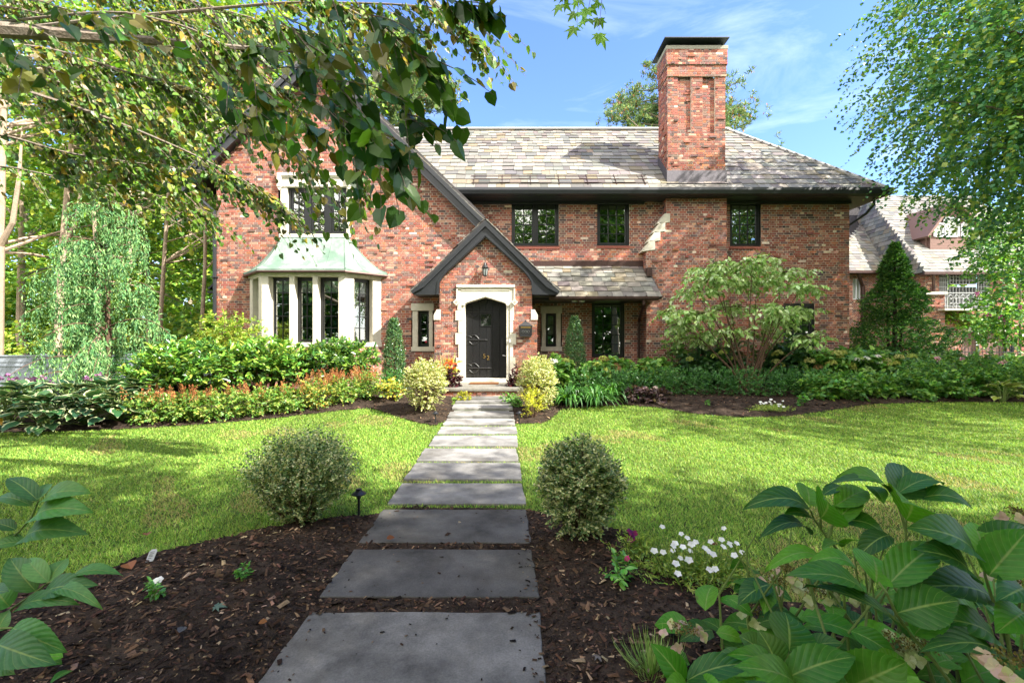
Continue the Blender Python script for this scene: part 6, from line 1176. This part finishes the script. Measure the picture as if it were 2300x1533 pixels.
for i, (px, py, Y, R, n, tone) in enumerate(((1535, 1412, 1.75, .058, 12, pk), (1705, 1372, 1.85, .05, 8, gr_), (1745, 1300, 1.9, .05, 8, pk), (1835, 1325, 1.75, .05, 9, gr_), (1885, 1320, 1.75, .04, 7, gr_), (2010, 1440, 1.5, .05, 12, gr_), (2070, 1450, 1.5, .05, 10, gr_), (1860, 1490, 1.45, .05, 8, gr_), (2278, 1480, 1.15, .05, 12, pk), (2295, 1150, 1.6, .045, 8, pk), (2265, 1300, 1.5, .04, 7, pk), (1765, 1275, 1.9, .035, 5, pk), (2075, 1270, 1.8, .03, 5, pk))): lacecap(HR, P(px, py, Y), R, n, 900 + i, tone, .022 if i < 12 else .018)
HLf = thing('hydrangea', 'hydrangea stems with toothed blue-green leaves at the lower left edge', 'shrub', (-1.7, 1.5, .05)); acc = new_acc(); fx = lambda c: c / 2.773; fy = lambda c: 980 + c / 2.773
rows = [(240, 400, 40, 250, 110, 1.85, 1.9, .4, .1), (262, 402, 552, 335, 150, 1.85, 1.85, .45, .15), (205, 520, 552, 448, 180, 1.85, 1.8, .5, .16), (140, 655, 518, 588, 190, 1.85, 1.8, .5, .18), (195, 430, -20, 375, 90, 1.85, 1.9, .4, .1), (100, 580, -60, 535, 80, 1.85, 1.85, .4, .1), (150, 655, -60, 690, 120, 1.85, 1.8, .4, .1), (240, 390, 300, 290, 100, 1.85, 1.95, .5, .05),
        (222, 962, 55, 748, 150, 1.6, 1.66, .5, .1), (300, 905, 160, 755, 110, 1.6, 1.66, .5, .1), (302, 912, 420, 752, 150, 1.6, 1.68, .6, .1), (450, 872, 758, 850, 100, 1.6, 1.6, .35, .15), (272, 972, 595, 918, 150, 1.58, 1.56, .55, .12), (330, 962, 625, 1045, 90, 1.58, 1.5, .35, .15), (100, 1085, 465, 1018, 120, 1.58, 1.52, .4, .12), (80, 1190, 402, 1335, 170, 1.5, 1.45, .6, .12), (-20, 1290, 322, 1412, 200, 1.46, 1.4, .6, .12), (-10, 1210, 60, 1080, 150, 1.55, 1.58, .6, .1), (-60, 1000, 40, 960, 120, 1.55, 1.5, .5, .1), (60, 1060, -40, 930, 160, 1.58, 1.6, .5, .1), (0, 1420, 85, 1470, 110, 1.45, 1.4, .5, .1)]
for i, (bx_, by_, tx, ty, w, Yb, Yt, f, cu) in enumerate(rows): bigleaf(acc, P(fx(bx_), fy(by_), Yb), P(fx(tx), fy(ty), Yt), w / 2.773 / F * (Yb + Yt) / 2, norm(np.array((0, -1.0, .25)) * f + np.array((0, .1, 1.0)) * (1 - f)), cu, .16, 60 + i, pick(hx('4c8440', '588e46', '3e703c'), 1, None, .1, r)[0])
for k in range(26):
    b = np.array((r.uniform(-2.4, -1.45), r.uniform(1.4, 1.9), r.uniform(.1, .3))); a = r.uniform(0, 6.283); L = r.uniform(.06, .11); bigleaf(acc, b, b + L * np.array((math.cos(a), math.sin(a), .1)), L * .6, np.array((0, -.3, 1.0)), .1, .15, 800 + k, None, 5, 7)
finish_leaves(acc, 'foliage', HLf); g = Geo(); Sx = lambda a, b, Y: P(fx(a), fy(b), Y)
for q in ([(-400, 1500, 1.9), (-150, 950, 1.87), (0, 700, 1.86), (120, 590, 1.85), (200, 500, 1.85), (240, 400, 1.85)], [(-300, 1400, 1.6), (40, 1095, 1.6), (200, 985, 1.6), (300, 910, 1.6), (450, 872, 1.6)], [(-300, 1300, 1.5), (-20, 1195, 1.5), (80, 1190, 1.5)]):
    pts = [Sx(*p) for p in q]; pts = [np.array((pts[0][0] - .05, pts[0][1], .02))] + pts; g.tube(pts, np.linspace(.006, .003, len(pts)), 6)
g.build('stem', M['stem'], HLf)
# ------------------------------------------------------------------ small things in the beds
def path_light(label, loc, h):
    t = thing('path_light', label, 'garden light', (0, 0, 0), 'low path lights'); g = Geo(); g.tube([(0, 0, -.05), (0, 0, h * .78)], .011, 8); g.lathe((0, 0, h * .70), [(.016, 0), (.02, .01), (.02, .05), (.016, .052)], 10); g.build('post', M['iron'], t); g = Geo(); g.lathe((0, 0, h * .86), [(.058, 0), (.06, .006), (.03, .026), (.026, .034), (.022, .036), (.024, .045), (.0, .05)], 18); g.build('cap', M['iron'], t); t.location = loc
p = at(806, 1160); path_light('low black path light beside the feathery near boxwood', p, .215); p = at(978, 951); path_light('low path light at the tip of the mulch left of the path', p, .19); p = at(1166, 952); path_light('low path light in the mulch right of the path by the lime plant', p, .2)
g = Geo(); p = at(335, 1283); n0 = np.array(p); a = .35; X_, Z_ = np.array((math.cos(a), math.sin(a), 0)), norm(np.array((.25, .25, 1.0))); q = [(-.02, 0), (.02, 0), (.021, .062), (.012, .075), (-.012, .075), (-.021, .062)]
g.slab([n0 + X_ * u + Z_ * v for u, v in q], .002); lb = thing('plant_label', 'small white plastic plant tag stuck in the left front mulch', 'plant tag', p); g.build('tag', M['plastic'], lb); g = Geo(); Nv = np.cross(X_, Z_)
for v in (.058, .048, .04, .032, .02): g.quad(*[n0 + Nv * .0008 * 1 + X_ * u + Z_ * w for u, w in ((-.014, v), (.014 - (v * 3 % .01), v), (.014 - (v * 3 % .01), v + .003), (-.014, v + .003))])
g.build('print', M['lead'], lb)
for i, (px, py, hexc, s, lab, z) in enumerate(((475, 1412, '5c7468', .075, 'grey-green fallen leaf on the left front mulch', 0), (402, 1475, '5a5a5e', .05, 'dark shrivelled leaf at the lower left of the front mulch', 0), (600, 1432, '8a5c34', .04, 'narrow tan leaf lying on the nearest slab', 1), (1335, 1512, '7a7470', .06, 'dry star-shaped leaf on the mulch beside the nearest slab', 0), (868, 1224, '70452a', .06, 'curled brown leaf at the front edge of the third dark slab', 1), (330, 1218, '8a5c44', .07, 'rust brown leaf on the lawn near the left mulch edge', 2), (450, 1232, '7c9060', .06, 'pale green leaf on the left mulch edge', 0), (285, 1290, '8c5a3a', .1, 'curled orange-brown leaf beside the plant tag', 0), (1030, 1185, 'a09078', .03, 'tiny pale twig leaf on the third slab', 1), (1612, 1240, '5c2c20', .05, 'dark red leaf on the lawn behind the white petunias', 2))):
    q = at(px, py); a = i * 1.7; zz = q[2] + (.02 if z == 0 else (.03 if z == 1 else .05)); T_ = MAPLE if i in (0, 3) else OVAL
    o = scatter('fallen_leaf', T_, np.array([(math.cos(a), math.sin(a), .1)]), np.array([(.2, -.3, 1.0)]), np.array([(s * .8, s, s * 1.6)]), np.array([(q[0], q[1], zz)]), hx(hexc), M['pale']); tag(o, lab, 'leaf')
# mulch chips
r = np.random.default_rng(15); Ps = []
for k, (n, x0, x1, y0, y1) in enumerate(((90000, -3.6, 3.4, 1.0, 4.2), (9000, -9, -.8, 7.0, 11.2), (14000, -.1, 12, 7.2, 11))):
    y = y0 + (y1 - y0) * r.random(n) ** (1.6 if k == 0 else 1); x = r.uniform(x0, x1, n); m = inside(BEDS[k], x, y) & (np.abs(x) < 1.2 * y + .3)
    ps = (x > PATH_R(y) - 1.24) & (x < PATH_R(y) + .01) & (r.random(n) < (.35)); s_on = np.zeros(n, bool)
    for a, b in slabs: s_on |= (y > a - .01) & (y < b + .01) & (x > PATH_R(y) - 1.23) & (x < PATH_R(y) + .01)
    m &= ~s_on; x, y = x[m], y[m]; Ps.append(np.c_[x, y, zg(x, y) + mound(k, x, y) + r.uniform(-.004, .006, len(x)), np.full(len(x), k)])
Q = np.vstack(Ps); n = len(Q); s = r.gamma(2.0, .0085, n) + .006; s = np.minimum(s, .06) * np.where(Q[:, 3] > 0, 1.5, 1); a = r.uniform(0, 6.283, n); ax = np.c_[np.cos(a), np.sin(a), r.normal(0, .3, n)]
o = scatter('mulch', CHIP, ax, np.array((0, 0, 1.0)) + r.normal(0, .35, (n, 3)), np.stack([s * r.uniform(.2, .5, n), s, s * .5], 1), Q[:, :3], pick(PAL['chip'], n, [4, 5, 3, 4, 2.2, 1.3, 3, .7], .18, r) * .85, M['chip']); tag(o, 'dark shredded bark mulch covering the planting beds', 'mulch', None, 'stuff')
# debris along the slab edges
n = 260; y = r.uniform(1.8, 3.85, n); sd = r.random(n) < .55; x = np.where(sd, PATH_R(y) - abs(r.normal(0, .06, n)), PATH_R(y) - 1.22 + abs(r.normal(0, .09, n))); y = np.where(r.random(n) < .3, np.clip(y, 1.8, 2.4), y); far_ = r.random(n) < .25; x = np.where(far_, PATH_R(y) - r.uniform(.1, 1.1, n), x); s = r.gamma(2, .006, n) + .004; a = r.uniform(0, 6.28, n)
o = scatter('mulch', CHIP, np.c_[np.cos(a), np.sin(a), 0 * a], np.array((0, 0, 1.0)) + r.normal(0, .1, (n, 3)), np.stack([s * .5, s, s * .3], 1), np.c_[x, y, np.full(n, .024)], pick(PAL['chip'], n, None, .1, r) * .5, M['chip']); tag(o, 'specks of soil and bark strewn along the edges of the dark slabs', 'mulch', None, 'stuff')
# ------------------------------------------------------------------ lawn grass
r = np.random.default_rng(16); n = 800000; d = 1 / r.uniform(1 / 11.2, 1 / 2.3, n) ** 1.0; d = 2.3 + (11.2 - 2.3) * r.random(n) ** 1.35; x = (r.random(n) * 2 - 1) * (1.36 * d + .7); y = d
m = np.ones(n, bool)
for B_ in BEDS: m &= ~inside(B_, x + r.normal(0, .02, n), y + r.normal(0, .02, n))
for a, b in slabs: m &= ~((y > a - .005) & (y < b + .005) & (x > PATH_R(y) - 1.225) & (x < PATH_R(y) + .005))
gap = (x > PATH_R(y) - 1.22) & (x < PATH_R(y)); m &= ~(gap & (y < 3.95)) & ~(gap & (y > 7.7)) & ~(gap & (r.random(n) < .35)); m &= ~((y > 10.3) & (x > -9))
pn = np.sin(x * 2.3 + 1) * np.sin(y * 2.9) + np.sin(x * .9 - y * 1.7 + 2) + .5 * np.sin(x * 7 + y * 5); m &= (r.random(n) < .97 - .22 * (pn < -1.0))
x, y, pn = x[m], y[m], pn[m]; n = len(x); h = r.uniform(.02, .042, n) * np.where(y > 6, 1.05, 1); a = r.uniform(0, 6.283, n); ln = r.uniform(.25, 1.1, n); w_ = .0028 + .001 * y
col = pick(PAL['grass'], n, [5, 4, 4, 3, 3, 1.6], .14, r) * (1 + .09 * np.sign(np.sin((x + .35 * y) * 2.9)))[:, None] ** 1; dry = (pn < -1.25) & (r.random(n) < .5); col[dry] = hx('b0a468')[0]
o = scatter('grass', BLADE, np.c_[np.cos(a) * ln, np.sin(a) * ln, np.ones(n)], np.c_[-np.cos(a), -np.sin(a), np.full(n, .6)] + r.normal(0, .2, (n, 3)), np.stack([w_, h, -h], 1), np.c_[x, y, zg(x, y)], col, M['grass']); tag(o, 'short green lawn grass either side of the path', 'grass', None, 'stuff')
# ------------------------------------------------------------------ fences
FN = thing('board_fence', 'pale blue-grey board fence with a top rail behind the hostas', 'fence', (-13, 12.9, 0)); g = Geo(); x = -24.0
while x < -8.3: g.box((x, 12.9, -.05), (x + .135, 12.925, .86 if True else 0)); x += .14
g.build('boards', M['fence'], FN); g = Geo(); g.box((-24, 12.88, .74), (-8.3, 12.899, .765)); g.box((-24, 12.885, .862), (-8.3, 12.94, 1.02)); g.box((-24, 12.86, 1.021), (-8.3, 12.97, 1.06)); g.build('rail', M['fence'], FN)
g = Geo()
for px_ in np.arange(-23, -8.4, 2.4): g.box((px_, 12.94, 0), (px_ + .1, 13.05, 1.1))
g.build('post', M['fence'], FN)
IF = thing('iron_fence', 'black iron picket fence below the neighbouring house', 'fence', (16, 15.6, 0)); g = Geo()
for x in np.arange(12.4, 24, .12): g.tube([(x, 15.6, .1), (x, 15.6, 1.2)], .009, 5); g.tube([(x, 15.6, 1.2), (x, 15.6, 1.27)], [.018, .001], 5)
g.build('picket', M['iron'], IF); g = Geo(); g.box((12.4, 15.59, 1.06), (24, 15.61, 1.09)); g.box((12.4, 15.59, .3), (24, 15.61, .33)); g.build('rail', M['iron'], IF); g = Geo()
for x in (12.4, 14.8, 17.2, 19.6, 22): g.box((x - .03, 15.62, 0), (x + .03, 15.68, 1.3))
g.build('post', M['iron'], IF)
# ------------------------------------------------------------------ neighbouring house
NH = thing('neighbouring_house', 'neighbouring brick house with pale slate roof, brown dormer and balcony', 'house', (24, 27, 0)); YA, Y2 = 26.0, 23.5
def NX(px, Y): return (px - CX) / F * Y
def NZ(py, Y): return H - (py - CY) / F * Y
mn = Masonry(); xa, xb, xc = NX(1880, YA), NX(2070, YA), NX(2420, Y2)
mn.face((0, YA, 0), (1, 0, 0), rect(xa, 23.2, 0, NZ(613, YA)), [rect(NX(1915, YA), NX(1932, YA), NZ(672, YA), NZ(625, YA))], h=.075, clinker=0)
xL = NX(2078, Y2)
mn.face((0, Y2, 0), (1, 0, 0), rect(xL, xc, 0, NZ(612, Y2)), [rect(NX(2109, Y2), NX(2222, Y2), NZ(694, Y2), NZ(612, Y2) - .1), rect(NX(2160, Y2), NX(2199, Y2), 0, NZ(745, Y2)), rect(NX(2214, Y2), NX(2260, Y2), 0, NZ(745, Y2))], h=.075, clinker=0)
mn.face((xL, YA, 0), (0, -1, 0), rect(0, YA - Y2, 0, NZ(612, Y2)), h=.075, clinker=0); mn.face((0, Y2 - .5, 0), (1, 0, 0), rect(NX(2068, Y2 - .5), NX(2122, Y2 - .5), 0, NZ(662, Y2 - .5)), h=.075, clinker=.05); mn.build('wall', NH)
g = Geo(); zA, zR = NZ(612, YA), NZ(440, 31)
q1 = [(xa - 1, YA - .5, zA), (23.0, YA - .5, zA), (23.0, 31, zR), (NX(1985, 31), 31, zR)]; g.slab(q1, .1); g.slab([(xa - 1, 36, zA), (xa - 1, YA - .5, zA), (NX(1985, 31), 31, zR)], .1)
zB = NZ(612, Y2 - .4); q2 = [(xL - .4, Y2 - .4, zB), (xc, Y2 - .4, zB), (xc, 29, NZ(440, 29)), (xL + 1.2, 29, NZ(440, 29))]; g.slab(q2, .1); g.slab([(xL - .4, 30, zB), (xL - .4, Y2 - .4, zB), (xL + 1.2, 29, NZ(440, 29))], .1); nroof = g.build('roof', M['deck'], NH)
def nsl(q):
    q = np.array(q, float); U = q[1] - q[0]; Lw = np.linalg.norm(U); U /= Lw; e = q[-1] - q[0]; Vd = e - U * (e @ U); hv = np.linalg.norm(Vd); Vd /= hv; slates('slate_covering', q[0], U, Vd, [(0, 0)] + [((p - q[0]) @ U, (p - q[0]) @ Vd) for p in q[1:]], nroof, .26, .26, .3, .5, .38)
nsl(q1); nsl(q2); nsl([(xL - .4, 30, zB), (xL - .4, Y2 - .4, zB), (xL + 1.2, 29, NZ(440, 29))]); nsl([(xa - 1, 36, zA), (xa - 1, YA - .5, zA), (NX(1985, 31), 31, zR)])
g = Geo(); g.box((xa - 1, YA - .62, zA - .12), (23, YA - .51, zA + .02)); g.box((xL - .5, Y2 - .52, zB - .12), (xc, Y2 - .41, zB + .02)); g.box((xa, YA - .5, zA - .1), (23, YA - .01, zA - .06)); g.box((xL - .4, Y2 - .4, zB - .1), (xc, Y2 - .01, zB - .06)); g.build('gutter', M['brown_copper'], NH)
g = Geo(); g.tube([(NX(1912, YA), YA - .5, zA - .1), (NX(1931, YA), YA - .15, zA - .7), (NX(1935, YA), YA - .12, zA - .8), (NX(1935, YA), YA - .12, 1)], .09, 7); g.tube([(NX(2078, Y2), Y2 - .45, zB - .1), (NX(2092, Y2), Y2 - .12, zB - .6), (NX(2094, Y2), Y2 - .12, 1.8)], .07, 7); g.build('downspout', M['brown_copper'], NH)
# dormer
yd = 24.6; X = lambda p: NX(p, yd); Z = lambda p: NZ(p, yd); dm = Geo(); zz = Z(580)
while zz < Z(522): dm.box((X(2088), yd - .01 - .02, zz), (X(2192), yd + .2, zz + .13)); zz += .135
dm.prism([(X(2084), Z(522)), (X(2192), Z(522)), (X(2192), Z(512)), (X(2134), Z(462)), (X(2084), Z(525))], yd, yd + .15); dm.box((X(2084), yd + .15, Z(582)), (X(2192), yd + 4, Z(520))); dor = dm.build('dormer', M['clap'], NH)
g = Geo(); g.slab([(X(2076), yd - .3, Z(536)), (X(2134), yd - .3, Z(457)), (X(2134), 29, Z(457)), (X(2076), 29, Z(536))][::-1], .12); g.slab([(X(2134), yd - .3, Z(457)), (X(2198), yd - .3, Z(512)), (X(2198), 29, Z(512)), (X(2134), 29, Z(457))][::-1], .12); g.build('roof', M['clap'], dor)
g = Geo(); gp = Geo()
for a, b, z1 in ((2096, 2116, 505), (2118, 2150, 492), (2158, 2182, 503)): gp.quad((X(a), yd - .05, Z(530)), (X(b), yd - .05, Z(530)), (X(b), yd - .05, Z(z1 if b > a else z1)), (X(a), yd - .05, Z(z1))); [g.box((X(v) - .05, yd - .09, Z(532)), (X(v) + .05, yd - .045, Z(z1))) for v in (a, b)]; g.box((X(a) + .05, yd - .085, Z(533)), (X(b) - .05, yd - .045, Z(530))); g.box((X(a) + .05, yd - .085, Z(z1)), (X(b) - .05, yd - .045, Z(z1) + .08))
g.build('window_frame', M['plastic'], dor); M['paleglass'] = m_surf('curtained_glass', (.30, .33, .27), .08, .8, .15, 2); gp.build('pane', M['paleglass'], dor)
# windows, balcony, garage doors
def nwin(x0, x1, z0, z1, Y, c, rws, mat, wd=.06, glass='doorglass2'):
    g = Geo(); gp = Geo(); gp.quad((x0, Y + .1, z0), (x1, Y + .1, z0), (x1, Y + .1, z1), (x0, Y + .1, z1))
    for k in range(c + 1): x = x0 + (x1 - x0) * k / c; g.box((x - wd / 2, Y + .0, z0), (x + wd / 2, Y + .09, z1))
    for k in range(rws + 1): z = z0 + (z1 - z0) * k / rws; g.box((x0, Y + .005, z - wd / 2), (x1, Y + .085, z + wd / 2))
    o = g.build('window', M[mat], NH); gp.build('pane', M[glass], o)
M['doorglass2'] = m_surf('dim_glass', (.03, .035, .035), .05, .9, .2)
nwin(NX(1915, YA), NX(1932, YA), NZ(672, YA), NZ(625, YA), YA, 2, 1, 'plastic', .05, 'paleglass'); nwin(NX(2109, Y2), NX(2128, Y2), NZ(694, Y2), NZ(614, Y2), Y2, 4, 8, 'railing', .03); nwin(NX(2134, Y2), NX(2192, Y2), NZ(694, Y2), NZ(645, Y2), Y2, 8, 4, 'railing', .03); nwin(NX(2134, Y2), NX(2192, Y2), NZ(638, Y2), NZ(614, Y2), Y2, 8, 3, 'railing', .03); nwin(NX(2198, Y2), NX(2222, Y2), NZ(694, Y2), NZ(614, Y2), Y2, 4, 8, 'railing', .03)
g = Geo(); yb = Y2 - .9; xb0, xb1 = NX(2122, yb), NX(2225, yb); g.box((xb0, yb, NZ(697, yb)), (xb1, Y2 - .01, NZ(694, yb) + .02)); g.build('balcony_slab', M['stone'], NH); g = Geo(); zt = NZ(659, yb); zb_ = NZ(693, yb)
for x in np.linspace(xb0 + .05, xb1 - .05, 26): g.tube([(x, yb + .05, zb_), (x, yb + .05, zt)], .012, 4)
g.box((xb0, yb + .03, zt), (xb1, yb + .07, zt + .04)); g.box((xb0, yb + .03, zb_ + .1), (xb1, yb + .07, zb_ + .13))
for c in (NX(2142, yb), NX(2170, yb), NX(2198, yb)):
    for s in (-1, 1): t = np.linspace(0, 5.5, 16); g.tube(np.c_[c + s * (.14 + .12 * np.cos(t) * (1 - t / 9)), np.full(16, yb + .02), (zt + zb_) / 2 + .16 + .16 * np.sin(t) * (1 - t / 9)], .022, 5, cap=False); t = np.linspace(0, 4.5, 12); g.tube(np.c_[c + s * (.1 + .08 * np.cos(t)), np.full(12, yb + .02), (zt + zb_) / 2 - .2 + .1 * np.sin(t)], .018, 5, cap=False)
g.build('balcony_railing', M['railing'], NH); g = Geo(); yq = Y2 - .5; g.box((NX(2066, yq), yq - .1, NZ(662, yq)), (NX(2124, yq), yq + .5, NZ(656, yq))); g.box((NX(2150, Y2), Y2 - .06, NZ(745, Y2)), (NX(2268, Y2), Y2 + .2, NZ(736, Y2))); g.build('stone_coping', M['stone'], NH)
g = Geo()
for a, b in ((2160, 2199), (2214, 2260)):
    for k in range(5): x0 = NX(a, Y2) + (NX(b, Y2) - NX(a, Y2)) * k / 5; g.box((x0 + .01, Y2 + .15, 0), (x0 + (NX(b, Y2) - NX(a, Y2)) / 5 - .01, Y2 + .2, NZ(745, Y2)))
g.build('garage_door', M['clap'], NH)
iv = [((NX(px, Y2 - .12), Y2 - .12, NZ(py, Y2)), (.7, .1, .25)) for px, py in ((2140, 712), (2175, 722), (2210, 728), (2240, 715), (2250, 700))]
o, _, _ = crown('ivy', iv, 220, .3, 9, .12, PAL['wood'], M['leaf'], None, HEART, .3, 850); tag(o, 'pale green ivy trailing over the brick below the neighbouring balcony', 'ivy')
ch = [((NX(px, 19), 19 + .4 * (i % 3), NZ(py, 19)), (a, .8, b)) for i, (px, py, a, b) in enumerate(((2240, 700, 1.0, .8), (2290, 640, 1.1, 1.3), (2330, 560, 1.4, 1.6), (2290, 740, 1.0, .8), (2235, 570, .8, .7), (2290, 490, 1.2, .9), (2200, 740, .5, .4)))]
t = thing('rose_of_sharon', 'tall shrub with magenta blooms between the balcony and the right edge', 'shrub', (NX(2290, 19), 19, 0)); crown('foliage', ch, 900, .4, 9, .13, PAL['green'], M['leaf'], t, OVAL, .2, 851, .5); r = np.random.default_rng(6); fl = np.array([P(2195, 660, 18.2), P(2246, 711, 18.2), P(2220, 706, 18.2), P(2258, 722, 18.2), P(2290, 690, 18.2)]); c = np.repeat(fl, 14, 0) + r.normal(0, .04, (70, 3))
scatter('flower', OVAL, rnd(70, r), rnd(70, r), np.full(70, .06), c, pick(hx('984078', '84305c', 'a85c88'), 70, None, .1, r), M['petal'], t); g = Geo(); g.tube([(NX(2290, 19), 19, 0), (NX(2292, 19), 19, 4)], [.06, .02], 6); g.tube([(NX(2290, 19), 19, 0), (NX(2245, 19), 19, 2.4)], [.05, .02], 6); g.build('stem', M['bark'], t)
